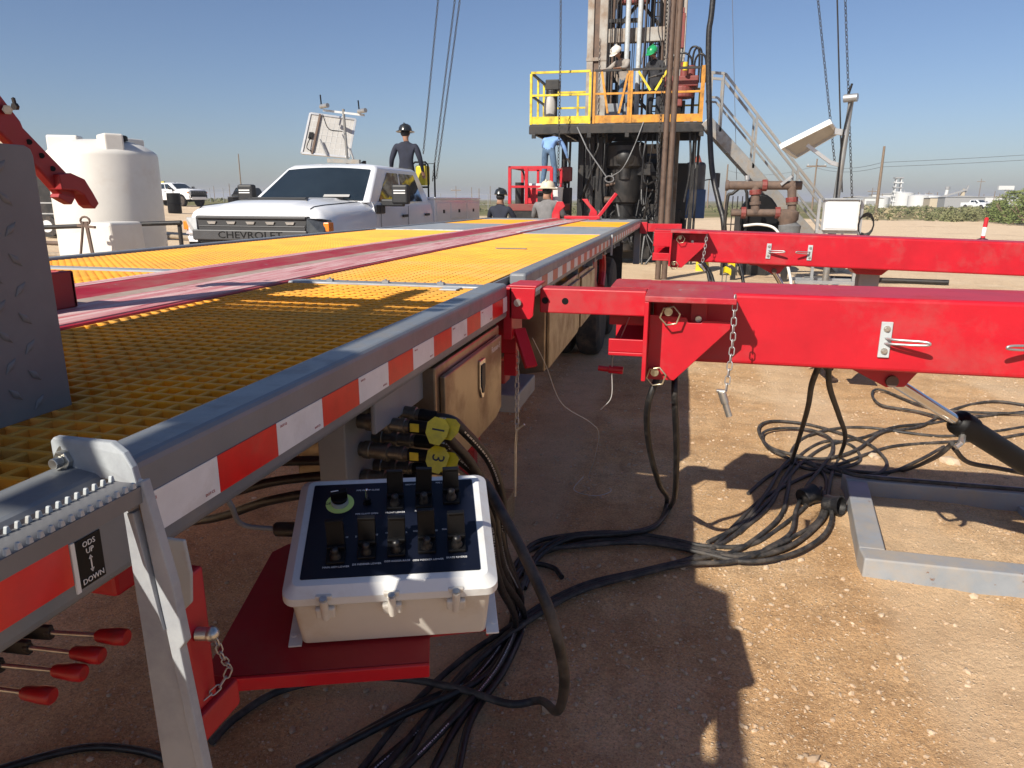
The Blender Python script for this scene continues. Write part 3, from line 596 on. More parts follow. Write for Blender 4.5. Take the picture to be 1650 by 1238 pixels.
body = loft([rrect(HW-0.012, HD-0.010, 0.012, -0.155), rrect(HW-0.006, HD-0.006, 0.014, -0.03)])
cpart('enclosure_body', body, 'box_cream', auto=30)
lid = loft([rrect(HW+0.004, HD+0.004, 0.02, -0.034), rrect(HW+0.006, HD+0.006, 0.022, -0.030), rrect(HW+0.005, HD+0.005, 0.022, -0.014), rrect(HW-0.012, HD-0.012, 0.014, 0.0), rrect(HW-0.020, HD-0.020, 0.006, 0.0006)])
cpart('lid', lid, 'box_white', auto=25)
panel = cpart('switch_panel', loft([rrect(PW/2-0.003, PD/2-0.003, 0.003, 0.0008), rrect(PW/2-0.003, PD/2-0.003, 0.003, 0.0022)]), 'panel_navy', auto=30)
for u in (-0.115, 0.0, 0.112):       # lid screws in their recesses
    cpart('screw_lug', MB().box((u-0.017, -HD-0.012, -0.060), (u+0.017, -HD+0.006, -0.036)), 'box_cream', bevel=0.003)
    cpart('screw_recess', MB().box((u-0.014, -HD-0.0055, -0.022), (u+0.014, -HD+0.010, -0.0095)), 'box_cream', bevel=0.002)
    s = cpart('screw_post', MB().cyl((u, -HD-0.010, -0.060), (u, -HD-0.010, -0.012), 0.0072, n=16), 'box_cream', auto=40)
    cpart('screw', MB().cyl((u, -HD-0.010, -0.012), (u, -HD-0.010, -0.0085), 0.0062, n=14).box((u-0.004, -HD-0.0107, -0.0085), (u+0.004, -HD-0.0093, -0.0079)).box((u-0.0007, -HD-0.014, -0.0085), (u+0.0007, -HD-0.006, -0.0078)), 'zinc', s)
for u in (-1, 1):
    cpart('mounting_flange', MB().box((u*(HW-0.012), -HD+0.006, -0.160), (u*(HW+0.012), HD-0.03, -0.1555)).cyl((u*(HW+0.004), -HD+0.03, -0.157), (u*(HW+0.004), -HD+0.03, -0.1545), 0.006, n=10), 'box_white', bevel=0.002)
# selector knob
ku, kv = puv(548, 813)
kb = cpart('knob_plate', MB().cyl((ku, kv, 0.0022), (ku, kv, 0.0034), 0.027, n=32), 'knob_lime', auto=40)
cpart('selector_knob', MB().cyl((ku, kv, 0.0034), (ku, kv, 0.013), 0.0165, n=24), 'grey_light', auto=40)
kn = cpart('selector_knob', MB().cyl((ku, kv, 0.013), (ku, kv, 0.021), 0.0155, n=24).obox((ku, kv, 0.027), (0.0155, 0.003, 0), (-0.001, 0.006, 0), (0, 0, 0.009)), 'black', bevel=0.0015)
cpart('knob_mark', MB().obox((ku-0.007, kv-0.001, 0.0365), (0.007, 0.0013, 0), (-0.0002, 0.001, 0), (0, 0, 0.0004)), 'print_white', kn)
text_obj('lettering', 'OFF', 0.008*KB, 'print_black', kb, L(ku-0.0205, kv-0.001, 0.0038), EX, EY)
# small clamp toggle
tu, tv = puv(592, 812)
tg = cpart('toggle_switch', MB().cyl((tu, tv, 0.0022), (tu, tv, 0.008), 0.0085, n=6).cyl((tu, tv, 0.008), (tu, tv, 0.014), 0.0055, n=12), 'black', auto=40)
cpart('toggle_bat', MB().cyl((tu, tv, 0.012), (tu, tv+0.006, 0.031), 0.0022, 0.0032, n=10).ball((tu, tv+0.006, 0.031), 0.0033), 'chrome', tg, auto=50)
# guarded switches
SW = [(637, 812), (683, 809), (727, 803), (541, 898), (591, 890), (639, 886), (688, 881), (736, 879)]
for i, (x, y) in enumerate(SW):
    u, v = puv(x, y, 0.004)
    sw = cpart('guarded_switch', MB().box((u-0.0165, v-0.017, 0.0022), (u+0.0165, v+0.026, 0.009)).box((u-0.0165, v+0.010, 0.009), (u+0.0165, v+0.026, 0.018)), 'black', bevel=0.002)
    cpart('switch_boot', MB().lathe([(0.0105, 0), (0.0105, 0.004), (0.008, 0.009), (0.0068, 0.013), (0.0075, 0.018), (0.0055, 0.022), (0.001, 0.0235)], 14, (u, v-0.004, 0.009)), 'black_rubber', sw, auto=50)
    ln = 0.044+0.004*math.sin(i*2.3)
    a = Vector((u, v+0.018, 0.016)); dr = Vector((0.04*math.sin(i*1.7), 0.34+0.05*math.cos(i*2.1), 1)).normalized()
    sd = Vector((1, 0, 0)); sd = (sd-dr*sd.dot(dr)).normalized(); th = dr.cross(sd)
    gd = MB().obox(a+dr*ln/2, dr*ln/2, sd*0.0155, th*0.0018)
    for s_ in (-1, 1): gd.obox(a+dr*ln*0.42+sd*0.0145*s_-th*-0.005, dr*ln*0.40, sd*0.0012, th*0.006)
    gd.obox(a+dr*(ln+0.001), dr*0.002, sd*0.0155, th*0.006)
    cpart('switch_guard', gd, 'black', sw, bevel=0.0012)
TXT = [('PIPE CLAMP CLOSE', 593, 790, 0.0072), ('PIPE CLAMP OPEN', 591, 828, 0.0072), ('FRONT LOWER', 637, 826, 0.0072), ('REAR LOWER', 682, 823, 0.0072), ('DECK LIFT F', 664, 781, 0.0068), ('PIPE L', 707, 778, 0.0068),
       ('MAIN ARM LOWER', 541, 914, 0.0074), ('DS INDEXER LOWER', 591, 909, 0.0074), ('ODS KICKER RAISE', 640, 904, 0.0074), ('ODS INDEXER LOWER', 690, 902, 0.0074), ('SKATE REVERSE', 736, 898, 0.0074),
       ('SE', 559, 866, 0.007), ('D', 574, 865, 0.007), ('SE', 607, 862, 0.007), ('O', 623, 859, 0.007), ('R', 655, 858, 0.007), ('ODS', 670, 856, 0.007), ('SE', 703, 855, 0.007), ('SKA', 716, 853, 0.007)]
for s, x, y, h in TXT:
    u, v = puv(x, y, 0.0024); text_obj('lettering', s, h*KB*0.74, 'print_white', panel, L(u, v, 0.0025), EX, EY, 0.0004)

stand = thing('control_stand', 'red steel bracket and post carrying the white control box under the rail', 'bracket', (-0.66, 0.85, 0.86))
SB = -0.162
def spart(name, mb, m, **k): return obj(name, mb.xf(BM), m, stand, **k)
spart('shelf_plate', MB().prism([(-0.335, -0.186, SB-0.006), (0.062, -0.186, SB-0.006), (0.064, -0.13, SB-0.006), (0.17, -0.125, SB-0.006), (0.17, 0.12, SB-0.006), (-0.23, 0.12, SB-0.006), (-0.26, 0.10, SB-0.006)], (0, 0, 0.006)), 'red_dark', bevel=0.001)
spart('shelf_lip', MB().box((-0.335, -0.194, SB-0.036), (0.062, -0.187, SB+0.001)), 'red', bevel=0.002)
spart('shelf_edge', MB().box((0.171, -0.125, SB-0.02), (0.176, 0.12, SB+0.001)), 'red', bevel=0.001)
obj('post', MB().box((-0.70, 0.77, 0.86), (-0.650, 0.82, 1.08)).xf(KM), 'red', stand, bevel=0.004)
obj('post_foot', MB().box((-0.705, 0.765, 0.815), (-0.640, 0.86, 0.862)).xf(KM), 'red', stand, bevel=0.004)
obj('top_bracket', MB().prism([(-0.72, 0.762, 1.15), (-0.63, 0.762, 1.15), (-0.625, 0.762, 1.10), (-0.63, 0.762, 1.055), (-0.645, 0.762, 1.04), (-0.72, 0.762, 1.04)], (0, 0.006, 0)).xf(KM), 'grey_light', stand, bevel=0.002)
cg = thing('cable_plug', 'grey cable with black plug at the back of the control box', 'cable', L(-0.2, 0.05, -0.1))
obj('plug', MB().path([L(-HW-0.055, 0.065, -0.06), L(-HW-0.05, 0.065, -0.06), L(-HW+0.0, 0.06, -0.06)], [0.009, 0.0125, 0.013], 14), 'black_rubber', cg, auto=50)
obj('cable', MB().path(spline([L(-HW-0.05, 0.065, -0.06), L(-HW-0.12, 0.08, -0.055), V(-0.70, 0.95, 1.13), V(-0.85, 1.0, 1.16)], 6), 0.0045, 8), 'grey', cg, auto=60)

# chain helper: separate links for the near chains
def link_mesh(l, w, r, m='galv'):
    pts = []
    for k in range(20):
        a = 2*math.pi*k/20; x = math.cos(a)*(w/2); z = math.sin(a)*(w/2)+(l/2-w/2)*(1 if math.sin(a) >= 0 else -1); pts.append((x, 0, z))
    return MB().path(pts, r, 6, close=True).mesh('link', m, True)
def chain(pts, parent, l=0.030, w=0.016, r=0.0022, m='galv', name='link'):
    me = link_mesh(l, w, r, m); step = l-3.0*r
    P = [Vector(p) for p in pts]; seg = [(P[i+1]-P[i]).length for i in range(len(P)-1)]; tot = sum(seg); n = max(2, int(tot/step)); out = []
    for i in range(n):
        s = (i+0.5)/n*tot; k = 0
        while k < len(seg)-1 and s > seg[k]: s -= seg[k]; k += 1
        c = P[k].lerp(P[k+1], s/seg[k]); d = (P[k+1]-P[k]).normalized()
        q = d.to_track_quat('Z', 'Y').to_matrix().to_4x4() @ Matrix.Rotation(D2R(90*(i % 2)+20), 4, 'Z')
        o = bpy.data.objects.new(name, me); col.objects.link(o); o.parent = parent
        o.matrix_parent_inverse = Matrix.Translation(parent.location).inverted(); o.matrix_basis = Matrix.Translation(c) @ q
        out.append(o)
    return out
kc = thing('keeper_chain', 'short bright keeper chain hanging from a pin on the red bracket post', 'chain', (-0.55, 0.65, 1.08))
obj('pin_head', MB().cyl((-0.65, 0.79, 0.985), (-0.63, 0.795, 0.985), 0.010, n=14).ball((-0.629, 0.795, 0.985), 0.0115).xf(KM), 'zinc', kc, auto=50)
chain([KM @ p_ for p_ in spline([(-0.623, 0.795, 0.98), (-0.623, 0.805, 0.94), (-0.625, 0.82, 0.91), (-0.637, 0.81, 0.885), (-0.655, 0.79, 0.87)], 5)], kc, 0.0155, 0.008, 0.0011)

# ================================================================== FOLDING STEP at the near end of the rail
step = thing('folding_step', 'grey folding step with bolted ear, long leg and serrated tread on the rail', 'step', (-0.55, 0.62, 0.3))
YS = 0.622
ear = [(-0.672, 1.336), (-0.667, 1.341), (-0.575, 1.338), (-0.553, 1.331), (-0.540, 1.318), (-0.535, 1.300), (-0.535, 1.290), (-0.583, 1.290), (-0.600, 1.302), (-0.66, 1.302), (-0.672, 1.310)]
obj('ear_plate', MB().prism([(x, YS-0.40*max(0.0, x+0.62), z+0.010*(x > -0.6)) for x, z in ear], (0, 0.010, 0)), 'grey_leg', step, bevel=0.002)
b = obj('bolt', MB().cyl((-0.648, YS, 1.319), (-0.648, YS-0.003, 1.319), 0.0165, n=24).cyl((-0.648, YS-0.003, 1.319), (-0.648, YS-0.013, 1.319), 0.0115, n=6).cyl((-0.648, YS-0.013, 1.319), (-0.648, YS-0.024, 1.319), 0.0062, n=12), 'zinc', step, bevel=0.001)
obj('hole_rim', MB().cyl((-0.603, YS-0.0006, 1.318), (-0.603, YS+0.0106, 1.318), 0.0068, n=18), 'weld_rust', step)
# leg: an angle whose broad face looks back along the trailer, with its flange along the outer edge
LT, LB = Vector((-0.535, 0.578, 1.310)), Vector((-0.462, 0.548, 0.66))
dl = (LB-LT).normalized(); sx_ = Vector((1, 0, 0)); sx_ = (sx_-dl*sx_.dot(dl)).normalized(); nn = dl.cross(sx_)
if nn.y > 0: nn = -nn
Ln = (LB-LT).length
obj('leg_web', MB().prism([LT-sx_*0.012, LT+sx_*0.018, LB+sx_*0.036, LB-sx_*0.046], -nn*0.006), 'grey_leg', step, bevel=0.001)
obj('leg_flange', MB().prism([LT+sx_*0.0185-dl*0.01, LT+sx_*0.028-dl*0.012, LT+sx_*0.040+dl*0.10, LT+sx_*0.041+dl*0.165, LT+sx_*0.034+dl*0.172, LT+sx_*0.036+dl*0.30, LB+sx_*0.042, LB+sx_*0.0305], nn*0.012), 'grey_leg', step, bevel=0.0015)
obj('stiffener', MB().prism([LT+sx_*0.006+dl*0.02+nn*0.0003, LT+sx_*0.014+dl*0.02+nn*0.0003, LT+sx_*0.022+dl*0.15+nn*0.0003, LT+sx_*0.010+dl*0.05+nn*0.0003], nn*0.016), 'grey_leg', step, bevel=0.001)
obj('foot', MB().obox(LB+dl*0.01, sx_*0.06, nn*0.05, dl*0.006), 'grey_leg', step, bevel=0.002)
obj('foot_tube', MB().bar(LB+dl*0.012, LB+dl*0.29, 0.05, 0.05), 'grey_leg', step, bevel=0.004)
obj('foot_pad', MB().box((-0.52, 0.48, gz(-0.45, 0.54)-0.01), (-0.38, 0.61, 0.375)), 'grey_leg', step, bevel=0.004)
obj('weld', MB().path([LT+sx_*0.016+dl*(t*0.03)+nn*(0.004+0.001*math.sin(t*9)) for t in range(5)], 0.0035, 6), 'weld_rust', step)
# serrated tread: two toothed flanges with a grey channel between
TA, TB = Vector((-0.530, 0.572, 1.324)), Vector((-0.535, 0.10, 1.322))
dt = (TB-TA).normalized(); tl = (TB-TA).length; tx = Vector((1, 0, 0))
obj('tread', MB().prism([TA+tx*-0.020+V(0, 0, -0.004), TA+tx*0.020+V(0, 0, -0.004), TA+tx*0.020+V(0, 0, -0.021), TA+tx*0.016+V(0, 0, -0.021), TA+tx*0.016+V(0, 0, -0.008), TA+tx*-0.016+V(0, 0, -0.008), TA+tx*-0.016+V(0, 0, -0.021), TA+tx*-0.020+V(0, 0, -0.021)], dt*tl), 'diamond', step)
for side in (-1, 1):
    mb = MB(); n = 44
    for i in range(n):
        p = TA+dt*(tl*(i+0.2)/n)+tx*(0.0195*side); w_ = tl/n*0.26
        mb.prism([p+V(0, 0, -0.004)-dt*w_, p+V(0, 0, -0.004)+dt*w_, p+V(0, 0, 0.0025)+dt*w_*0.5, p+V(0, 0, 0.0025)-dt*w_*0.5], -tx*(0.004*side))
    obj('tread_teeth', mb, 'grey_light', step, bevel=0.0008)

# ================================================================== UPRIGHT TREAD-PLATE BOX and the red arm over it
tp = thing('tread_plate_guard', 'dark grey tread plate guard standing on the yellow grating', 'guard', (-0.87, 0.3, 1.298))
GX = -0.872
obj('plate', MB().prism([(GX, -0.6, 1.2985), (GX, 0.855, 1.2985), (GX, 0.855, 1.655), (GX, 0.852, 1.664), (GX, 0.843, 1.668), (GX, -0.6, 1.668)], (-0.006, 0, 0)), 'diamond', tp, bevel=0.0012)
obj('plate', MB().box((GX-0.30, 0.846, 1.2985), (GX-0.0065, 0.853, 1.662)), 'diamond', tp, bevel=0.001)
lug = MB()
for r in range(9):
    for c in range(28):
        y_, z_ = -0.05+c*0.034, 1.318+r*0.040+(0.0 if c % 2 else 0.020)
        if y_ > 0.83 or z_ > 1.648: continue
        a = D2R(45 if (r+c) % 2 else -45); d = Vector((0, math.cos(a), math.sin(a))); e = Vector((0, -math.sin(a), math.cos(a))); c0 = Vector((GX+0.0006, y_, z_))
        lug.add([c0-d*0.0135, c0-e*0.0052, c0+d*0.0135, c0+e*0.0052, c0-d*0.006+V(0.0028, 0, 0), c0+d*0.006+V(0.0028, 0, 0)], [(0, 1, 4), (1, 5, 4), (1, 2, 5), (2, 3, 5), (3, 4, 5), (3, 0, 4)])
lo = obj('tread_lugs', lug, 'diamond', tp, auto=60); lo['kind'] = 'stuff'

arm = thing('kicker_arm', 'dark red steel kicker arm with claw end and bolt holes slanting over the deck', 'arm', (-1.8, 1.2, 1.32))
AX = -1.76
def A(x, y, k=0.0): return on_x(x, y, AX-k)
obj('arm_tube', MB().prism([A(-170, 8), A(-128, -18), A(0, 152), A(34, 196), A(38, 206), A(112, 283), A(123, 316), A(116, 331), A(106, 322), A(64, 274), A(0, 214), A(-100, 100)], V(-0.032, 0, 0)), 'red_dark', arm, bevel=0.005)
obj('claw', MB().prism([A(95, 281, -0.02), A(115, 279, -0.02), A(137, 289, -0.02), A(150, 310, -0.02), A(160, 328, -0.02), A(154, 337, -0.02), A(146, 331, -0.02), A(136, 314, -0.02), A(124, 307, -0.02), A(100, 306, -0.02)], V(-0.045, 0, 0)), 'red_dark', arm, bevel=0.003)
obj('claw', MB().prism([A(96, 312, -0.012), A(122, 318, -0.012), A(116, 330, -0.012), A(108, 326, -0.012), A(94, 318, -0.012)], V(-0.03, 0, 0)), 'red_dark', arm, bevel=0.002)
nA = (A(50, 240)-V(0, 0, HC)).normalized()
for x, y in ((47, 229), (67, 251), (85, 272)): obj('bolt_hole', MB().cyl(A(x, y, -0.004), A(x, y, 0.02), 0.0075, n=16), 'black', arm)
obj('bolt', MB().cyl(A(12, 177, -0.02), A(12, 177, 0.01), 0.0125, n=6).cyl(A(12, 177, -0.03), A(12, 177, -0.02), 0.008, n=12), 'zinc', arm)
obj('bolt', MB().cyl(A(22, 172, 0.03), A(27, 172, 0.03), 0.010, n=6).bar(A(26, 176, 0.03), A(21, 158, 0.03), 0.007), 'black_steel', arm)
obj('arm_post', MB().bar(A(-145, 5)+V(-0.0375, 0, 0), V(-1.80, 1.20, 2.15), 0.08).bar((-1.80, 1.20, 2.2), (-1.80, 1.20, 1.32), 0.09), 'red_dark', arm, bevel=0.005)
tpart('index_hook', MB().prism([(-2.55, 1.98, 1.30), (-2.35, 1.98, 1.30), (-2.335, 1.98, 1.46), (-2.36, 1.98, 1.50), (-2.40, 1.98, 1.53), (-2.55, 1.98, 1.53)], (0, 0.02, 0)), 'red_dark', bevel=0.004)

# ================================================================== ADDED SHADE ROOF, out of view to the left: shaped to shade the near deck
sh = thing('shade_roof', 'unseen plank roof on steel posts, added to shade the near deck', 'shade roof', (-1.8, -1.2, 1.3))
ZS = 2.42
planks = [(-3.0, -2.5), (-2.49, -1.98), (-1.97, -1.62), (-1.61, -1.19)]
for a_, b_ in planks: obj('shade_panel', MB().box((-2.02, a_, ZS), (-1.12, b_, ZS+0.02)), 'grey', sh)
for i, (x0_, x1_, y0_) in enumerate(((-2.02, -1.46, -1.18), (-1.395, -1.345, -0.88), (-1.285, -1.235, -0.88), (-1.16, -1.12, -1.18))): obj('shade_slat', MB().box((x0_, y0_, ZS), (x1_, -0.62, ZS+0.02)), 'grey', sh)  # slat gaps shaped to let bands of sun through the added roof
obj('shade_panel', MB().box((-2.02, -0.61, ZS), (-1.12, -0.36, ZS+0.02)), 'grey', sh)
for i in range(4): obj('shade_slat', MB().box((-1.379, -0.345+i*0.05, ZS), (-1.251-0.02*i, -0.318+i*0.05, ZS+0.02)), 'grey', sh)
obj('shade_panel', MB().box((-2.02, -0.359, ZS), (-1.38, -0.15, ZS+0.02)), 'grey', sh)
obj('shade_panel', MB().prism([(-1.25, -0.359, ZS), (-1.12, -0.359, ZS), (-1.12, -0.22, ZS), (-1.27, -0.141, ZS), (-1.32, -0.141, ZS)], (0, 0, 0.02)), 'grey', sh)
obj('shade_panel', MB().box((-2.02, -0.14, ZS), (-1.30, 0.37, ZS+0.02)), 'grey', sh)
for y0_, y1_ in ((0.405, 0.44), (0.48, 0.51), (0.555, 0.655)): obj('shade_slat', MB().box((-2.02, y0_, ZS), (-1.26, y1_, ZS+0.02)), 'grey', sh)
for x in (-1.97, -1.5):
    obj('shade_beam', MB().box((x-0.025, -3.0, ZS-0.06), (x+0.025, 0.95, ZS-0.001)), 'grey', sh)
for x, y in ((-1.97, -1.1), (-1.97, 0.1), (-1.5, -1.3)): obj('post', MB().box((x-0.03, y-0.03, 1.26), (x+0.03, y+0.03, ZS-0.061)), 'grey', sh)

# ================================================================== OUTRIGGER ARMS
def outrigger(Yf, dz, near):
    nm = 'in front, joined to the trailer by a pinned stub' if near else 'standing free behind the first one'
    t = thing('outrigger_arm', ('red outrigger beam joined to the trailer rail by a pinned stub tube' if near else 'red outrigger beam standing free of the trailer, by the solar panel mast'), 'outrigger', (0.9, Yf+0.2, 0), group='red outrigger beams beside the trailer')
    def p(n, mb, m='red', par=None, **k):
        if par is None: mb.xf(Matrix.Translation((0, Yf-2.62, dz)))
        else: mb.xf(Matrix.Translation((0, Yf-2.62, dz)))
        return obj(n, mb, m, par or t, **k)
    beam = p('beam', MB().box((-0.075, 2.62, 1.03), (3.3 if near else 4.4, 3.0, 1.284)), bevel=0.014, seg=3)
    # hollow socket end
    p('socket', MB().box((-0.24, 2.71, 1.262), (-0.10, 3.06, 1.278)).box((-0.24, 2.71, 1.02), (-0.10, 3.06, 1.034)).box((-0.24, 3.046, 1.034), (-0.10, 3.06, 1.262)).box((-0.24, 2.71, 1.14), (-0.10, 2.722, 1.262)).box((-0.24, 2.71, 1.034), (-0.10, 2.722, 1.085)), bevel=0.003)
    p('socket_flap', MB().prism([(-0.24, 2.724, 1.036), (-0.10, 2.724, 1.036), (-0.10, 2.90, 1.12), (-0.20, 2.90, 1.12)], (0, 0, -0.004)))
    p('cap_plate', MB().box((-0.098, 2.405, 1.272), (0.195, 2.6195, 1.292)).box((-0.098, 2.6195, 1.2855), (0.195, 2.80, 1.292)), 'red_worn', bevel=0.003)
    p('flange', MB().box((-0.098, 2.405, 1.0), (-0.084, 3.05, 1.2715)), bevel=0.002)
    g2 = p('gusset', MB().prism([(-0.083, 2.505, 0.985), (0.012, 2.505, 0.985), (0.188, 2.505, 1.175), (0.190, 2.505, 1.202), (0.10, 2.505, 1.202), (0.09, 2.505, 1.192), (0.05, 2.505, 1.192), (0.04, 2.505, 1.21), (-0.083, 2.505, 1.215)], (0, 0.012, 0)), bevel=0.002)
    p('tab', MB().box((0.055, 2.555, 1.175), (0.11, 2.567, 1.262)), 'red', bevel=0.002)
    p('bolt', MB().cyl((0.083, 2.54, 1.20), (0.083, 2.60, 1.20), 0.011, n=14), 'zinc')
    for x, z in ((-0.02, 1.232), (-0.055, 1.018)):
        pn = p('pin', MB().cyl((x, 2.47, z), (x, 2.56, z), 0.014, n=16), 'brass_zinc', auto=40)
        hx = [(x+0.006+0.034*math.cos(D2R(60*k+12)), 2.462, z-0.012+0.034*math.sin(D2R(60*k+12))) for k in range(6)]
        p('pin_ring', MB().path(hx, 0.0034, 8, close=True), 'brass_zinc', pn, auto=60)
    # lashing handles bolted to the face
    for hx_, s in ((0.705, 1), (1.165, -1)) if near else ((0.70, 1), (1.02, -1)):
        hp = p('handle_plate', MB().box((hx_-0.018, 2.611, 1.082), (hx_+0.018, 2.6195, 1.205)), 'grey_light', bevel=0.002)
        for z in (1.105, 1.182): p('bolt', MB().cyl((hx_, 2.611, z), (hx_, 2.608, z), 0.011, n=16).cyl((hx_, 2.608, z), (hx_, 2.601, z), 0.0072, n=6), 'zinc', hp)
        p('handle', MB().path(spline([(hx_, 2.612, 1.150), (hx_+0.02*s, 2.585, 1.150), (hx_+0.10*s, 2.55, 1.153), (hx_+0.118*s, 2.545, 1.147), (hx_+0.10*s, 2.555, 1.140), (hx_+0.02*s, 2.59, 1.134), (hx_, 2.612, 1.132)], 5), 0.0044, 8), 'galv', hp, auto=60)
    # lift cylinder and its lug
    PVT = Vector((0.775, 2.80, 0.975))
    p('cylinder_lug', MB().prism([(0.60, 2.73, 1.029), (0.87, 2.73, 1.029), (0.82, 2.73, 0.955), (0.76, 2.73, 0.950)], (0, 0.014, 0)).prism([(0.60, 2.856, 1.029), (0.87, 2.856, 1.029), (0.82, 2.856, 0.955), (0.76, 2.856, 0.950)], (0, 0.014, 0)).box((0.57, 2.70, 1.016), (0.90, 2.90, 1.0295)), bevel=0.002)
    p('pivot_pin', MB().cyl((PVT.x, 2.715, PVT.z), (PVT.x, 2.885, PVT.z), 0.021, n=16), 'rust')
    END = Vector((2.02, 3.42, 0.20)) if near else Vector((1.38, 3.0, 0.10))
    d = (END-PVT).normalized(); ln = (END-PVT).length
    p('cylinder_rod', MB().cyl(PVT, PVT+d*ln*0.35, 0.021, n=18).cyl(PVT-d*0.012, PVT+d*0.03, 0.030, n=18), 'chrome', auto=40)
    ba = PVT+d*ln*0.25
    cb = p('cylinder_barrel', MB().path([ba, ba+d*0.012, ba+d*0.02, ba+d*0.085, ba+d*0.09, END-d*0.03, END], [0.030, 0.047, 0.050, 0.050, 0.043, 0.043, 0.035], 20), 'black', auto=35)
    p('port_fitting', MB().cyl(ba+d*0.06+V(-0.02, -0.035, -0.02), ba+d*0.06+V(-0.035, -0.075, -0.045), 0.012, n=6).cyl(ba+d*0.06+V(-0.035, -0.075, -0.045), ba+d*0.06+V(-0.055, -0.085, -0.06), 0.010, n=10), 'zinc', cb)
    # ground frame
    if near:
        q = lambda x, y: gz(x, y)
        F = [(0.935, 3.14), (0.995, 4.10), (2.5, 4.10), (2.5, 3.14)]
        mb = MB()
        p('foot_frame', mb.box((0.87, 3.085, -0.03), (2.6, 3.195, 0.098)), 'grey_frame', bevel=0.008, seg=3)
        p('foot_frame', MB().box((0.99, 4.045, -0.03), (2.6, 4.155, 0.098)), 'grey_frame', bevel=0.008, seg=3)
        p('foot_frame', MB().prism([(0.872, 3.196, -0.03), (0.982, 3.196, -0.03), (1.100, 4.044, -0.03), (0.990, 4.044, -0.03)], (0, 0, 0.1265)), 'grey_frame', bevel=0.008, seg=3)
        p('cylinder_clevis', MB().box((1.9, 3.37, -0.02), (2.14, 3.385, 0.25)).box((1.9, 3.455, -0.02), (2.14, 3.47, 0.25)).box((1.85, 3.20, -0.02), (2.2, 4.04, 0.03)), 'grey_plate', bevel=0.003)
        p('leg', MB().box((2.7, 2.72, -0.05), (2.86, 2.90, 1.03)), 'grey_plate', bevel=0.006)
    else:
        q = -dz-0.05
        p('leg_gusset', MB().prism([(1.38, 2.84, 1.029), (1.70, 2.84, 1.029), (1.64, 2.84, 0.97), (1.44, 2.84, 0.97)], (0, 0.2, 0)), bevel=0.003)
        p('leg', MB().box((1.475, 2.86, 0.24), (1.635, 2.99, 1.0)), 'grey_plate', bevel=0.006); p('foot_pad', MB().box((1.44, 2.83, 0.215), (1.67, 2.999, 0.239)), 'grey_plate', bevel=0.004)
        p('leg', MB().box((3.9, 2.72, q), (4.06, 2.90, 1.03)), 'grey_plate', bevel=0.006)
    if near:
        st = p('stub_tube', MB().box((-0.49, 2.60, 1.192), (-0.101, 2.69, 1.284)), bevel=0.005)
        for x in (-0.470, -0.395): p('stub_hole', MB().cyl((x, 2.5992, 1.238), (x, 2.61, 1.238), 0.0125, n=18), 'black', st)
        p('clamp_bracket', MB().box((XR+0.002, 2.52, 1.292), (-0.488, 2.70, 1.300)).prism([(XR+0.002, 2.52, 1.2915), (-0.492, 2.52, 1.2915), (-0.50, 2.52, 1.19), (-0.512, 2.52, 1.178), (XR+0.002, 2.52, 1.178)], (0, 0.012, 0)).box((XR-0.02, 2.52, 1.10), (XR+0.012, 2.70, 1.2915)), bevel=0.002)
        p('bolt', MB().cyl((-0.555, 2.52, 1.238), (-0.555, 2.508, 1.238), 0.0135, n=18), 'zinc', auto=40)
        p('wear_strip', MB().box((-0.24, 2.712, 1.2785), (0.0, 2.99, 1.283)), 'red_worn')
    return t
out1 = outrigger(2.62, 0.0, True)
out2 = outrigger(6.3, 0.050, False); out2.rotation_euler = (0, D2R(1.25), 0)
stb = tpart('stub_arm', MB().box((XR+0.0, 11.45, 1.13), (0.03, 11.55, 1.25)).box((XR-0.01, 11.42, 1.10), (XR+0.10, 11.58, 1.27)), 'red', bevel=0.004)

# drop pins on chains
def pin_chain(name, label, pts, pinpts, l=0.030, group=None, sep=True):
    t = thing(name, label, 'chain', pts[0], group=group)
    chain(pts, t, l, l*0.55, l*0.075)
    if pinpts:
        a, b = Vector(pinpts[0]), Vector(pinpts[1]); d = (b-a).normalized()
        obj('locking_pin', MB().cyl(a, a+d*(b-a).length*0.45, 0.0135, n=16).cyl(a+d*(b-a).length*0.45, b, 0.0105, n=16).cyl(a-d*0.004+V(-0.016, 0, 0), a-d*0.004+V(0.016, 0, 0), 0.006, n=10), 'zinc', t, auto=40)
    return t
c0 = on_y(1185, 476, 2.43)
pin_chain('pin_chain', 'galvanized chain with locking pin hanging from the near outrigger cap plate', [c0, on_y(1180, 560, 2.43), on_y(1170, 630, 2.43)], (on_y(1163, 632, 2.43), on_y(1175, 671, 2.43)))
c1 = on_y(1139, 377, 6.12)
pin_chain('pin_chain', 'small chain with pin hanging from the free standing red outrigger', [c1, on_y(1136, 400, 6.12), on_y(1132, 422, 6.12)], (on_y(1128, 427, 6.12), on_y(1136, 437, 6.12)), 0.034)
pin_chain('pin_chain', 'bright chain with bent hook rod hanging below the stub bracket', [on_y(833, 566, 2.62), on_y(833, 640, 2.62), on_y(833, 693, 2.62)], None)
hk = tag(obj('hook_rod', MB().path([on_y(845, 684, 2.62), on_y(833, 693, 2.62), on_y(831, 720, 2.62), on_y(830, 800, 2.62)], 0.005, 8), 'zinc', None, auto=50), 'thin bent steel rod hooked into the chain below the stub bracket', 'rod')
tpart('chain_bracket', MB().box((-0.66, 2.60, 1.03), (-0.58, 2.66, 1.184)).box((-0.63, 2.61, 0.94), (-0.58, 2.64, 1.03)), 'red', bevel=0.003)
tpart('red_latch', MB().bar(on_y(836, 530, 2.58), on_y(856, 592, 2.52), 0.05, 0.018), 'red', bevel=0.003)
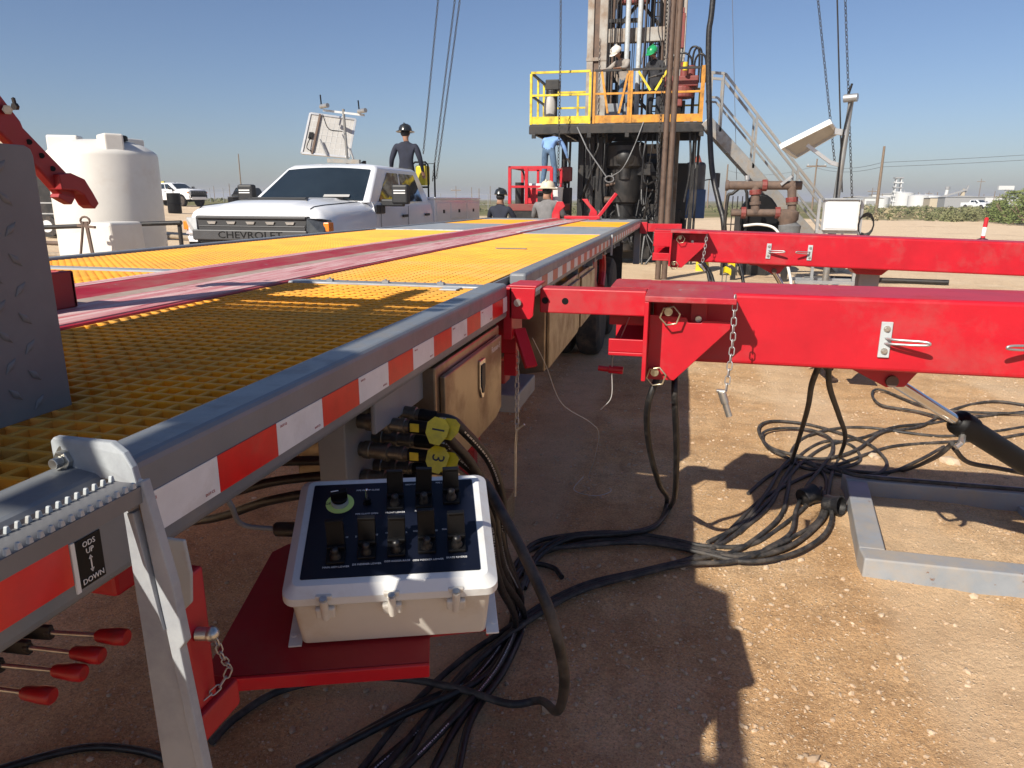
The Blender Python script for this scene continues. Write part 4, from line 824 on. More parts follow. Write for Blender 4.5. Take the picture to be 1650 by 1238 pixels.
# red pipe plug dangling on its wire
w1 = thing('dangling_plug', 'red pipe plug dangling on a thin wire below the stub tube', 'plug', on_y(985, 598, 3.0))
obj('plug', MB().path([on_y(964, 593, 3.0), on_y(980, 595, 3.0), on_y(981, 595, 3.0), on_y(1004, 597, 3.0)], [0.012, 0.012, 0.017, 0.017], 16), 'red', w1, auto=40)
obj('wire', MB().path(spline([on_y(1014, 512, 2.66), on_y(1000, 545, 2.8), on_y(988, 572, 2.95), on_y(986, 600, 3.0), on_y(985, 640, 3.0), on_y(968, 660, 3.0)], 6), 0.0022, 6), 'wire_light', w1)
tag(obj('loose_wire', MB().path(spline([on_y(858, 545, 2.7), on_y(880, 590, 2.8), on_y(905, 650, 2.9), on_y(950, 680, 3.1), on_y(965, 700, 3.2), on_y(958, 740, 3.4), gnd(950, 775, 0.01), gnd(985, 790, 0.006), gnd(960, 800, 0.006), gnd(925, 790, 0.006), gnd(940, 770, 0.006)], 8), 0.0018, 6), 'wire_light', None), 'thin loose wire trailing from the trailer down to the shaded ground', 'wire')

# ================================================================== HYDRAULIC HOSES
def hose(name, label, pts, r, m='hose_dusty', group='black hydraulic hoses beside the trailer', sub=8):
    return tag(obj(name, MB().path(spline(pts, sub), r, 10), m, None, auto=70), label, 'hose', group)
def G(lst, r, lift=0.0): return [gnd(x, y, r+lift) for x, y in lst]
def SOL(p, dz=0.0): return Vector(p)+V(0, 0, dz)
rh = random.Random(11)
def hose_print(path, r, parent, seed, a=0.12, b=0.55):
    """White line of printing along a hose: rows of small flecks on its upper side."""
    q = random.Random(seed); mb = MB(); n = len(path); eye = Vector((0, 0, HC))
    for i in range(int(n*a), int(n*b)):
        p0_, p1_ = path[i], path[i+1]; d = (p1_-p0_); L_ = d.length; d.normalize()
        if (i//4) % 4 == 3: continue
        up_ = (eye-p0_).normalized(); up_ = (up_-d*up_.dot(d)).normalized(); sd = d.cross(up_); t = 0.0
        while t < L_:
            w = q.uniform(0.003, 0.007); c = p0_+d*(t+w/2)+up_*(r+0.0002); mb.obox(c, d*w/2, sd*r*0.16, up_*0.0003); t += w+q.uniform(0.002, 0.006)
    o = obj('printed_line', mb, 'wire_light', parent); o['kind'] = 'stuff'
# six hoses with quick couplings on the plate; the front two carry yellow number tags
CP = [((590, 654), (702, 673), 1.60, None), ((566, 677), (688, 690), 1.52, '1'), ((586, 702), (694, 713), 1.60, None), ((560, 721), (688, 736), 1.52, '3'), ((586, 749), (690, 757), 1.60, None), ((562, 768), (676, 776), 1.52, None)]
ORD = ['topmost rear', 'tagged 1', 'second rear', 'tagged 3', 'lowest rear', 'lowest front']
for i, (a, b, yy, tg_) in enumerate(CP):
    A_, B_ = on_y(*a, yy), on_y(*b, yy); d = (B_-A_).normalized(); ln = (B_-A_).length
    lab = ['hydraulic hose on the topmost rear coupling above the control box', 'hydraulic hose whose coupling carries the upper yellow tag, numbered one', 'hydraulic hose on the middle rear coupling behind the yellow tags', 'hydraulic hose whose coupling carries the lower yellow tag, numbered three', 'hydraulic hose on the lowest rear coupling behind the control box', 'hydraulic hose on the lowest front coupling behind the control box'][i]
    t = thing('hydraulic_hose', lab, 'hose', A_, group='coupled hydraulic hoses')
    q = MB(); pr = [(0, .013), (.06, .013), (.061, .021), (.10, .021), (.11, .018), (.22, .018), (.225, .022), (.30, .022), (.31, .0195), (.47, .0195), (.475, .023), (.53, .023), (.54, .0165), (.66, .0165), (.665, .0185), (.72, .0185), (.73, .0145), (1.0, .0145)]
    q.path([A_+d*ln*s for s, _ in pr], [r_ for _, r_ in pr], 16)
    obj('coupling', q, 'coupling_steel', t, auto=30)
    obj('ferrule', MB().path([A_+d*ln*0.78, A_+d*ln*1.02], 0.0162, 14), 'black', t, auto=40)
    if tg_:
        obj('band', MB().box((-.011, -.010, -.0008), (.011, .010, .0008)).xf(Matrix.Translation(A_+d*ln*0.88+V(-0.002, -0.0165, 0.003)) @ Matrix.Rotation(D2R(90), 4, 'X')), 'tag_yellow', t)
        nrm = (V(0, 0, HC)-B_).normalized(); nrm = (nrm+V(0.0, 0.0, 0.3)).normalized(); ux = d-nrm*d.dot(nrm); ux.normalize(); uy = nrm.cross(ux)
        c = on_y(705, 693 if tg_ == '1' else 739, yy-0.03)
        hxp = [(-.026, -.012), (-.026, .014), (-.012, .03), (.012, .028), (.026, .012), (.024, -.012), (.010, -.036), (-.012, -.034)]
        tgp = obj('number_tag', MB().prism([c+ux*x+uy*y for x, y in hxp], nrm*0.0012), 'tag_yellow', t)
        text_obj('number', tg_, 0.042, 'print_black', tgp, c+nrm*0.0016, -uy, ux, 0.0004)
        obj('number_tag', MB().prism([c+ux*(x*0.9+.026)+uy*(y*0.8+(.012 if tg_ == '1' else 0.0))-nrm*0.012+nrm*x*0.35 for x, y in hxp], nrm*0.0012), 'tag_yellow', t)
    off = [(0.0, 0.0), (0.02, -0.01), (-0.015, 0.01), (0.03, -0.02), (-0.02, 0.02), (0.01, 0.03)][i]
    S = B_+d*0.04
    mids = {0: [(745, 692), (790, 745), (810, 810), (812, 880)], 1: [(722, 705), (765, 755), (795, 820), (806, 900)], 2: [(725, 728), (770, 770), (800, 830), (815, 905)], 3: [(725, 752), (765, 790), (792, 845), (802, 915)], 4: [(725, 768), (760, 800), (790, 860), (808, 930)], 5: [(710, 785), (750, 820), (785, 880), (806, 945)]}[i]
    depth = yy
    P3 = [B_, S]+[on_y(x, y, yy+0.03+0.10*k) for k, (x, y) in enumerate(mids)]
    ends = {0: [(835, 960), (800, 1050), (700, 1150), (600, 1238), (540, 1300)], 1: [(830, 990), (790, 1090), (730, 1180), (690, 1260)], 2: [(840, 985), (805, 1080), (720, 1175), (640, 1260)], 3: [(826, 1000), (770, 1085), (650, 1140), (520, 1215), (440, 1280)], 4: [(845, 1000), (815, 1080), (760, 1160), (735, 1260)], 5: [(830, 1020), (780, 1100), (640, 1165), (480, 1250)]}[i]
    P3 += G(ends, 0.0125, 0.004+0.014*(i % 3))
    pth = spline(P3, 8); obj('hose', MB().path(pth, 0.0125, 10), 'black_rubber', t, auto=70)
    if i in (0, 2, 3): hose_print(pth, 0.0125, t, i, 0.04, 0.95)
# hoses leaving the plate to the other side, under the deck
for i, (a, b) in enumerate((((535, 742), (345, 760)), ((540, 765), (340, 800)), ((530, 790), (330, 838)))):
    hose('hydraulic_hose', 'black hydraulic hose running under the deck behind the coupling plate', [on_y(*a, 1.6), on_y((a[0]+b[0])/2, (a[1]+b[1])/2-6, 1.65), on_y(*b, 1.75), on_y(b[0]-140, b[1]+10, 2.0)], 0.013, 'black_rubber', 'hoses under the deck')
# ground hoses to the right: a band that runs to the coils
BAND = [[(815, 935), (850, 890), (920, 872), (1000, 868), (1080, 878), (1150, 893), (1215, 895), (1275, 872), (1318, 842), (1330, 800), (1328, 770), (1300, 742)],
        [(820, 960), (858, 905), (930, 882), (1010, 876), (1100, 888), (1170, 902), (1235, 900), (1290, 878), (1330, 835), (1326, 800)],
        [(835, 965), (870, 900), (950, 888), (1040, 884), (1120, 898), (1200, 914), (1270, 905), (1320, 880), (1338, 850), (1336, 818)],
        [(828, 940), (855, 880), (925, 864), (1000, 862), (1070, 870), (1140, 884), (1210, 880), (1262, 850), (1300, 818), (1322, 790)],
        [(600, 1260), (690, 1150), (750, 1080), (810, 1030), (870, 985), (940, 952), (1030, 930), (1100, 912), (1160, 900)],
        [(640, 1260), (690, 1165), (740, 1100), (800, 1045), (862, 1000), (935, 962), (1025, 938), (1105, 920), (1190, 912), (1270, 880)],
        [(560, 1260), (665, 1130), (745, 1060), (812, 1015), (880, 970), (950, 940), (1040, 922), (1120, 900), (1180, 868), (1215, 835), (1250, 800), (1290, 750), (1335, 722), (1392, 705), (1440, 690), (1500, 683), (1560, 676), (1660, 664)]]
for i, b in enumerate(BAND):
    hose('hydraulic_hose', 'dusty black hose in the bundle snaking from the control box to the coils', G(b, 0.011, 0.010*(i % 3)), 0.011, 'hose_dusty', 'hose bundle on the ground')
COIL = [[(1660, 690), (1590, 700), (1520, 705), (1460, 700), (1400, 690), (1350, 690), (1300, 705), (1275, 730), (1290, 755), (1340, 760), (1385, 745), (1370, 720), (1330, 715), (1290, 735), (1262, 775), (1240, 820), (1190, 862)],
        [(1660, 655), (1600, 648), (1540, 660), (1480, 690), (1420, 700), (1380, 730), (1330, 745), (1280, 742), (1258, 760), (1235, 800), (1195, 850), (1140, 880)],
        [(1650, 672), (1545, 668), (1480, 655), (1420, 630), (1405, 636), (1420, 655), (1480, 668), (1545, 690), (1600, 720)],
        [(1650, 705), (1590, 712), (1505, 718), (1440, 722), (1400, 735), (1350, 752), (1300, 770), (1262, 790), (1225, 810), (1190, 845), (1150, 885)],
        [(1296, 742), (1240, 722), (1222, 694), (1240, 681), (1290, 682), (1340, 695), (1395, 718), (1425, 745), (1424, 762), (1400, 772), (1350, 770), (1300, 752)],
        [(1270, 745), (1236, 724), (1228, 705), (1250, 695), (1300, 696), (1335, 712), (1340, 735), (1322, 762), (1300, 790), (1282, 830), (1272, 870), (1230, 895)],
        [(1520, 725), (1480, 745), (1430, 765), (1370, 762), (1330, 755), (1285, 748), (1240, 770), (1205, 800)]]
for i, b in enumerate(COIL):
    hose('hydraulic_hose', 'dusty black hose coiled on the sunlit ground below the red outrigger', G(b, 0.0105, 0.008*(i % 3)), 0.0105, 'hose_dusty', 'coiled hoses under the outrigger')
# hoses that hang from the outrigger
hose('hydraulic_hose', 'dusty hose hanging from the red beam to the coils, beside its twin', [on_y(1320, 588, 2.85), on_y(1308, 620, 2.95), on_y(1301, 660, 3.3), on_y(1285, 715, 4.0), gnd(1275, 752, 0.02), gnd(1268, 800, 0.014), gnd(1255, 840, 0.014), gnd(1200, 885, 0.02), gnd(1150, 905, 0.02)], 0.0115, 'hose_dusty', 'hanging hoses')
hose('hydraulic_hose', 'dusty hose hanging from the red beam to the coils, beside its twin', [on_y(1335, 590, 2.85), on_y(1337, 625, 3.0), on_y(1352, 670, 3.4), on_y(1362, 705, 3.9), gnd(1352, 742, 0.02), gnd(1338, 775, 0.02), gnd(1332, 810, 0.014), gnd(1315, 850, 0.014), gnd(1270, 885, 0.014), gnd(1200, 902, 0.03)], 0.0115, 'hose_dusty', 'hanging hoses')
hose('hydraulic_hose', 'black hose hanging from the pinned gusset down into the hose bundle, bowed outward', [on_y(1075, 590, 2.66), on_y(1058, 612, 2.6), on_y(1043, 660, 2.6), on_y(1046, 720, 2.75), on_y(1062, 780, 3.0), gnd(1074, 818, 0.05), gnd(1060, 848, 0.02), gnd(1010, 868, 0.03), gnd(940, 872, 0.04), gnd(880, 888, 0.03), gnd(845, 930, 0.02)], 0.0125, 'black_rubber', None)
hose('hydraulic_hose', 'shiny black hose hanging straight from the pinned gusset into the bundle', [on_y(1088, 590, 2.66), on_y(1087, 640, 2.6), on_y(1090, 720, 2.7), on_y(1088, 790, 2.95), gnd(1080, 830, 0.06), gnd(1050, 860, 0.03), gnd(990, 876, 0.05), gnd(920, 882, 0.05), gnd(868, 905, 0.03), gnd(845, 950, 0.02)], 0.0125, 'black_rubber', None)
# the single cable that swings out past the box and back under it
tag(obj('power_cable', MB().path(spline([L(0.12, 0.14, -0.10), on_y(775, 775, 1.5), on_y(815, 838, 1.42), on_y(852, 910, 1.35), on_y(885, 985, 1.30), on_y(905, 1060, 1.32), on_y(909, 1110, 1.42), on_y(897, 1146, 1.58), gnd(870, 1155, 0.08), gnd(820, 1146, 0.05), gnd(740, 1122, 0.05), gnd(640, 1104, 0.05), gnd(540, 1098, 0.04), gnd(450, 1112, 0.02), gnd(380, 1150, 0.015), gnd(340, 1190, 0.015)], 8), 0.0125, 12), 'hose_dusty', None, auto=70), 'heavy black cable arching past the control box and back beneath it', 'cable')
hose('hydraulic_hose', 'black hose lying on the shaded ground behind the folding step leg', G([(-40, 1260), (60, 1228), (140, 1208), (210, 1206), (270, 1222), (310, 1260)], 0.012), 0.012, 'black_rubber', None)
hose('hydraulic_hose', 'short black hose bend lying between two hose bundles', G([(815, 945), (850, 915), (890, 918), (905, 935)], 0.012, 0.01), 0.012, 'black_rubber', None)
hose('hydraulic_hose', 'black hose running from the big cylinder port across the coils', [on_y(1535, 715, 3.0), on_y(1505, 738, 3.2), gnd(1460, 765, 0.03), gnd(1400, 775, 0.02), gnd(1330, 760, 0.02)], 0.010, 'hose_dusty', None)
hose('hydraulic_hose', 'dusty hose from the cylinder port sagging to the grey foot frame', [on_y(1537, 722, 3.05), on_y(1560, 745, 3.2), on_y(1610, 755, 3.3), on_y(1660, 765, 3.4), on_y(1720, 780, 3.5)], 0.010, 'hose_dusty', None)
hose('hydraulic_hose', 'thin black hose resting on top of the rear grey foot frame tube', [V(0.97, 4.09, 0.125), V(1.1, 4.08, 0.11), V(1.5, 4.07, 0.112), V(2.2, 4.07, 0.112)], 0.011, 'hose_dusty', None)
# open black pipe caps lying by the frame
for (px, py, rz, lab) in ((1300, 815, 2.2, 'black cup shaped thread protector lying among the hoses'), (1340, 830, 0.9, 'black cup shaped thread protector beside the grey foot frame corner')):
    p = on_z(px, py); o = obj('thread_protector', MB().lathe([(0.030, -0.04), (0.048, -0.04), (0.052, -0.03), (0.046, 0.0), (0.054, 0.045), (0.047, 0.045), (0.040, 0.0), (0.030, -0.036)], 22, cap=True), 'black_rubber', None, auto=40)
    o.location = (p.x, p.y, gz(p.x, p.y)+0.050); o.rotation_euler = (D2R(78), 0, rz); tag(o, lab, 'pipe cap')

# ================================================================== PICKUP TRUCKS
def bil(q, u, v):
    a, b, c, d = [Vector(p) for p in q]; return (a*(1-u)+b*u)*(1-v)+(d*(1-u)+c*u)*v
def patch(q, off=0.004, inset=(0.0, 1.0, 0.0, 1.0), n=6, bulge=0.0):
    """A curved panel inside quad q (a b c d), lifted by off along its normal."""
    a, b, c, d = [Vector(p) for p in q]; nr = (b-a).cross(d-a).normalized()
    u0, u1, v0, v1 = inset
    P = [[bil(q, u0+(u1-u0)*i/n, v0+(v1-v0)*j/n)+nr*(off+bulge*4*(i/n)*(1-i/n)) for i in range(n+1)] for j in range(n+1)]
    return MB().grid(P)
def truck(name, label, loc, rotz, service, white='truck_white', group=None):
    t = thing(name, label, 'pickup truck', loc, rotz, group)
    def p(n, mb, m, par=None, **k): return obj(n, mb, m, par or t, local=True, **k)
    # hood, fenders and lower body as one lofted skin
    def ring(y, w, zs, zb, zt, crown, yfwd=0.0):
        half = [(w*0.93, zs), (w*0.985, zs+0.12), (w, (zs+zb)/2+0.05), (w*0.985, zb-0.06), (w*0.955, zb), (w*0.90, zt-0.045), (w*0.80, zt), (w*0.52, zt+crown*0.55), (w*0.47, zt+crown), (w*0.2, zt+crown*1.1), (0, zt+crown*1.12)]
        pts = [(x, y+yfwd*(1-(x/w)**2)*-1, z) for x, z in half]; return pts+[(-x, yy, z) for x, yy, z in pts[-2::-1]]
    R_ = [ring(0.10, 0.985, 0.62, 1.22, 1.325, 0.015, 0.03), ring(0.13, 0.995, 0.60, 1.25, 1.375, 0.02, 0.03), ring(0.22, 1.01, 0.58, 1.28, 1.405, 0.03, 0.03), ring(0.5, 1.025, 0.56, 1.31, 1.425, 0.045, 0.02), ring(0.95, 1.03, 0.55, 1.335, 1.44, 0.055, 0.02), ring(1.5, 1.03, 0.55, 1.35, 1.462, 0.05), ring(1.72, 1.03, 0.55, 1.36, 1.46, 0.03)]
    n = len(R_[0]); mb = MB(); mb.v = [q for r in R_ for q in r]
    for k in range(len(R_)-1): mb.f += [(k*n+i, (k+1)*n+i, (k+1)*n+i+1, k*n+i+1) for i in range(n-1)]
    mb.f.append(tuple(range(n)))
    body = p('body', mb, white, auto=32)
    # cab lower half
    cabl = MB().prism([(-1.03, 1.7, 0.55), (1.03, 1.7, 0.55), (1.03, 4.35, 0.55), (-1.03, 4.35, 0.55)], (0, 0, 0.55))
    cabl = loft([[(x, y, z) for x, y in ((-w, 1.70), (w, 1.70), (w, 4.33), (-w, 4.33))] for w, z in ((0.98, 0.52), (1.025, 0.70), (1.035, 1.05), (1.01, 1.30), (0.985, 1.42), (0.96, 1.46))])
    p('cab', cabl, white, auto=35)
    # greenhouse
    B = [(-0.955, 1.60, 1.455), (0.955, 1.60, 1.455), (0.965, 4.31, 1.455), (-0.965, 4.31, 1.455)]
    T = [(-0.76, 2.38, 1.93), (0.76, 2.38, 1.93), (0.79, 4.16, 1.93), (-0.79, 4.16, 1.93)]
    T2 = [(-0.70, 2.50, 1.985), (0.70, 2.50, 1.985), (0.73, 4.06, 1.985), (-0.73, 4.06, 1.985)]
    T3 = [(-0.40, 2.72, 2.015), (0.40, 2.72, 2.015), (0.42, 3.9, 2.015), (-0.42, 3.9, 2.015)]
    g_ = MB()
    for lo_, hi_ in ((B, T), (T, T2), (T2, T3)):
        for i in range(4): g_.add([lo_[i], lo_[(i+1) % 4], hi_[(i+1) % 4], hi_[i]], [(0, 1, 2, 3)])
    g_.add(T3, [(0, 1, 2, 3)])
    p('roof', g_, white, fix=True, bevel=0.035, seg=3, auto=40)
    ws = p('windshield', patch((B[0], B[1], T[1], T[0]), 0.012, (0.05, 0.95, 0.03, 0.95), 8, 0.035), 'glass', auto=60)
    sideR = (B[1], B[2], T[2], T[1]); sideL = (B[3], B[0], T[0], T[3])
    for s_, q in ((1, sideR), (-1, sideL)):
        seg = ((0.13, 0.47), (0.50, 0.86)) if s_ == 1 else ((0.14, 0.50), (0.53, 0.87))
        for k, (u0, u1) in enumerate(seg):
            a, b, c, d = (bil(q, u0, 0.02), bil(q, u1, 0.02), bil(q, u1, 0.90), bil(q, u0, 0.90))
            if s_ == 1 and k == 0: d = bil(q, u0+0.10, 0.90)
            if s_ == -1 and k == 1: c = bil(q, u1-0.10, 0.90)
            p('side_window', patch((a, b, c, d), 0.008, n=2), 'glass')
        p('door_seam', MB().box((s_*1.034, 3.02, 0.7), (s_*1.039, 3.03, 1.40)).box((s_*1.034, 1.86, 0.7), (s_*1.039, 1.87, 1.40)), 'plastic_mid')
        for y in (2.75, 3.85): p('door_handle', MB().box((s_*1.03, y, 1.235), (s_*1.058, y+0.22, 1.275)), 'plastic_dark', bevel=0.01)
        p('door_trim', MB().box((s_*1.0, 1.72, 1.30), (s_*1.032, 2.06, 1.42)), 'plastic_dark', bevel=0.02)
        # tow mirror
        mi = p('mirror', MB().box((s_*1.16, 1.98, 1.43), (s_*1.42, 2.12, 1.70)), 'plastic_dark', bevel=0.03)
        p('mirror_arm', MB().box((s_*0.98, 2.0, 1.40), (s_*1.34, 2.10, 1.50)), 'plastic_dark', mi, bevel=0.02)
        p('mirror_lens', MB().box((s_*1.20, 1.972, 1.61), (s_*1.385, 1.979, 1.625)).box((s_*1.20, 1.972, 1.575), (s_*1.385, 1.979, 1.59)), 'print_white', mi)
    p('dash_paper', patch((B[0], B[1], T[1], T[0]), 0.052, (0.62, 0.84, 0.06, 0.13), 4, 0.0), 'solar_back')
    # hood scoop
    p('hood_scoop', MB().prism([(-0.50, 0.62, 1.475), (0.50, 0.62, 1.475), (0.40, 0.86, 1.508), (-0.40, 0.86, 1.508)], (0, 0, 0.012)), 'plastic_dark', body, bevel=0.006)
    for k in range(2): p('scoop_slat', MB().box((-0.43+0.02*k, 0.69+0.07*k, 1.499+0.009*k), (0.43-0.02*k, 0.71+0.07*k, 1.507+0.009*k)), 'plastic_mid', body)
    # nose: grille, badge bar, lamps, bumper
    YG = 0.035
    gr = p('grille', MB().prism([(-0.80, YG, 1.295), (0.80, YG, 1.295), (0.76, YG-0.02, 1.10), (0.74, YG-0.03, 0.86), (-0.74, YG-0.03, 0.86), (-0.76, YG-0.02, 1.10)], (0, 0.09, 0)), 'plastic_dark', bevel=0.01)
    p('grille_bar', MB().box((-0.78, YG-0.035, 1.262), (0.78, YG-0.004, 1.288)).box((-0.76, YG-0.02, 1.165), (0.76, YG-0.004, 1.178)), 'plastic_mid', gr, bevel=0.004)
    for x in (-0.56, -0.28, 0, 0.28, 0.56): p('grille_tab', MB().prism([(x-0.065, YG-0.028, 1.228), (x+0.065, YG-0.028, 1.228), (x+0.045, YG-0.024, 1.196), (x-0.045, YG-0.024, 1.196)], (0, 0.02, 0)), 'galv', gr)
    p('badge_bar', MB().box((-0.84, YG-0.055, 1.005), (0.80, YG-0.03, 1.128)), 'plastic_mid', gr, bevel=0.012)
    text_obj('badge_lettering', 'CHEVROLET', 0.118, 'black', gr, (0, YG-0.0565, 1.066), (1.55, 0, 0), (0, 0, 1), 0.004, local=True).scale = (1.42, 1, 1)
    p('lower_grille', MB().box((-0.72, YG-0.04, 0.80), (0.72, YG-0.028, 0.985)), 'black', gr)
    for s_ in (-1, 1):
        hl = p('headlight', MB().prism([(s_*0.79, 0.02, 1.275), (s_*0.97, 0.055, 1.27), (s_*1.03, 0.16, 1.255), (s_*1.042, 0.16, 1.11), (s_*0.985, 0.04, 1.07), (s_*0.78, 0.005, 1.075)], (0, 0.07, 0)), 'lens_dark' if s_ > 0 else 'lens', bevel=0.008)
        p('marker_lamp', MB().box((s_*0.975, 0.10, 1.12), (s_*1.052, 0.24, 1.225)), 'amber', hl, bevel=0.008)
        p('bumper_end', MB().prism([(s_*0.78, -0.005, 1.05), (s_*0.95, 0.02, 1.04), (s_*1.04, 0.16, 1.02), (s_*1.045, 0.34, 0.95), (s_*1.04, 0.34, 0.60), (s_*0.78, -0.01, 0.60)], (0, 0.04, 0)), white if s_ < 0 else 'plastic_mid', bevel=0.01)
        p('fog_opening', MB().box((s_*0.74, -0.018, 0.70), (s_*0.90, 0.0, 0.98)), 'black')
    p('bumper', MB().box((-0.80, -0.03, 0.56), (0.80, 0.02, 0.80)), white, bevel=0.02)
    p('roof_fin', MB().prism([(0.25, 2.9, 2.01), (0.25, 3.12, 2.01), (0.25, 3.12, 2.075), (0.25, 3.07, 2.075)], (0.035, 0, 0)), 'black')
    for x in (-0.3, -0.15, 0, 0.15, 0.3): p('roof_lamp', MB().ball((x, 2.58, 2.0), 0.045, 0.06, 0.02), 'lens') if not service else None
    for s_ in (-1, 1): p('hood_seam', MB().path([Vector(R_[k][6 if s_ > 0 else -7])+V(0, 0, 0.003) for k in range(1, 6)], 0.006, 5), 'plastic_dark', body)
    for s_, x0_ in ((1, 0.15), (-1, -0.55)): p('wiper', MB().bar(bil((B[0], B[1], T[1], T[0]), 0.5+x0_*0.42, 0.01)+V(0, -0.05, 0.03), bil((B[0], B[1], T[1], T[0]), 0.5+x0_*0.42+0.24, 0.05)+V(0, -0.06, 0.035), 0.025, 0.02), 'black')
    for s_ in (-1, 1): p('seat_back', MB().box((s_*0.45-0.24, 2.55, 1.2), (s_*0.45+0.24, 2.7, 1.78)), 'plastic_mid', bevel=0.05)
    # bed
    if service:
        sb = p('service_body', MB().box((-1.02, 4.42, 0.72), (1.02, 7.6, 0.80)).box((0.72, 4.42, 0.80), (1.03, 7.6, 1.50)).box((-1.03, 4.42, 0.80), (-0.72, 7.6, 1.50)), white, bevel=0.015)
        for s_ in (-1, 1):
            for k, (y0_, y1_) in enumerate(((4.5, 5.35), (5.4, 6.5), (6.55, 7.5))):
                d = p('locker_door', MB().box((s_*1.031, y0_, 1.16 if k == 1 else 0.84), (s_*1.042, y1_, 1.44)), white, bevel=0.006)
                p('door_latch', MB().box((s_*1.043, (y0_+y1_)/2-0.05, 1.26), (s_*1.05, (y0_+y1_)/2+0.05, 1.32)), 'black', d)
            p('box_lid', MB().box((s_*0.70, 4.40, 1.502), (s_*1.05, 7.62, 1.535)), white, bevel=0.01)
        ye = 7.6
    else:
        p('bed', MB().box((-1.0, 4.42, 0.62), (1.0, 6.35, 0.80)).box((0.93, 4.42, 0.80), (1.03, 6.35, 1.44)).box((-1.03, 4.42, 0.80), (-0.93, 6.35, 1.44)).box((-0.93, 6.29, 0.80), (0.93, 6.35, 1.40)).box((-0.93, 4.42, 0.80), (0.93, 4.5, 1.40)), white, bevel=0.02)
        ye = 6.35
    wt, wr = wheel_mesh(0.42, 0.28)
    for y in (1.02, ye-1.3):
        for s_ in (-1, 1):
            M_ = Matrix.Translation((s_*0.90, y, 0.42)) @ Matrix.Rotation(D2R(90*s_), 4, 'Y')
            p('wheel_arch', MB().cyl((s_*0.80, y, 0.50), (s_*1.036, y, 0.50), 0.53, n=28), 'black')
            w = p('wheel', MB().add(wt.v, wt.f).xf(M_ @ Matrix.Translation((0, 0, 0.05))), 'tyre', auto=40); p('rim', MB().add(wr.v, wr.f).xf(M_ @ Matrix.Translation((0, 0, 0.06))), 'steel_bright', w, auto=40)
    p('chassis', MB().box((-0.5, 0.3, 0.38), (0.5, ye-0.2, 0.56)), 'black')
    return t
truck('pickup_truck', 'white service pickup with dark tow mirrors and hood scoop beside the trailer', (-5.40, 8.42, gz(-5.4, 10)), D2R(0.5), True).scale = (1, 1, 1.065)

# gentle rise of the pad on the far left is part of gz(); second pickup stands on it
def place(px, py, Y):
    p = on_y(px, py, Y); return V(p.x, p.y, gz(p.x, p.y))
pp = place(322, 330, 57)
truck('pickup_truck', 'distant white pickup with open bed parked at the edge of the pad', (pp.x, pp.y, pp.z), D2R(78), False, 'truck_dirty')

# ================================================================== TANKS AND YARD ON THE LEFT
TC = Vector((-9.15, 10.3, 0)); TC.z = gz(TC.x, TC.y)-0.02
tk = thing('poly_tank', 'tall white plastic storage tank with ribbed domed top beside the pickup', 'tank', TC)
prof = [(0.78, 0), (0.80, 0.05), (0.80, 1.0), (0.797, 1.03), (0.80, 1.06), (0.80, 2.26), (0.79, 2.31), (0.74, 2.355), (0.60, 2.44), (0.36, 2.505), (0.05, 2.515)]
obj('tank_shell', MB().lathe([(r, z) for r, z in prof], 64), 'white_poly', tk, local=True, auto=50)
for a in (205, 325, 85):
    ca, sa = math.cos(D2R(a)), math.sin(D2R(a)); rdir, tdir = Vector((ca, sa, 0)), Vector((-sa, ca, 0))
    P0, P1 = rdir*0.30, rdir*0.755
    obj('lifting_lug', MB().prism([P0-tdir*0.14+V(0, 0, 2.47), P1-tdir*0.14+V(0, 0, 2.30), P1-tdir*0.14+V(0, 0, 2.575), P0-tdir*0.14+V(0, 0, 2.575)], tdir*0.28), 'white_poly', tk, local=True, bevel=0.03, seg=3)
obj('manhole_lid', MB().lathe([(0.22, 0), (0.22, 0.06), (0.20, 0.075), (0.02, 0.085)], 24, (0.30, -0.1, 2.50)), 'black', tk, local=True, auto=40)
rl = thing('pipe_rail', 'black horizontal pipe rail running past the white tank', 'rail', (-8.3, 9.0, 0))
obj('pipe', MB().cyl(on_y(58, 367, 9.0), on_y(292, 359, 9.0), 0.032, n=12), 'black_steel', rl, auto=40)
for x in (62, 285):
    q_ = on_y(x, 366 if x < 100 else 360, 9.0); obj('post', MB().cyl((q_.x, 9.05, q_.z+0.03), (q_.x, 9.05, gz(q_.x, 9.05)-0.02), 0.03, n=10), 'black_steel', rl, auto=40)
st_ = thing('small_tank', 'small white rectangular tank in front of the tall storage tank', 'tank', place(165, 400, 8.3))
q0, q1 = on_y(135, 358, 8.3), on_y(188, 358, 8.3)
obj('tank_body', MB().prism([(q0.x, 8.2, 0.0), (q1.x+0.05, 8.2, 0.0), (q1.x-0.02, 8.2, q0.z), (q0.x+0.03, 8.2, q0.z)], (0, 0.6, 0)), 'white_poly', st_, bevel=0.04, seg=3)
dm = on_y(125, 375, 8.5); tag(obj('plastic_drum', MB().lathe([(0.25, 0), (0.27, 0.05), (0.27, 1.02), (0.22, 1.10), (0.10, 1.14)], 28, (dm.x, 8.7, gz(dm.x, 8.7)-0.01)), 'white_poly', None, auto=50), 'white plastic drum standing in front of the tall tank', 'drum')
af = thing('frame_stand', 'dark steel A-frame stand in front of the small white tank', 'stand', place(140, 400, 7.9))
ap = on_y(137, 356, 7.9)
mb = MB()
for dx, dy in ((-0.28, -0.1), (0.02, 0.1), (0.22, -0.1)): mb.cyl((ap.x+dx*0.1, 7.9, ap.z-0.01), (ap.x+dx, 7.9+dy, gz(ap.x+dx, 7.9)-0.01), 0.016, n=8)
obj('legs', mb, 'rust', af); obj('head_ring', MB().path([(ap.x+0.07*math.cos(a), 7.9, ap.z+0.05*math.sin(a)) for a in [k*0.52 for k in range(12)]], 0.014, 6, close=True), 'rust', af)
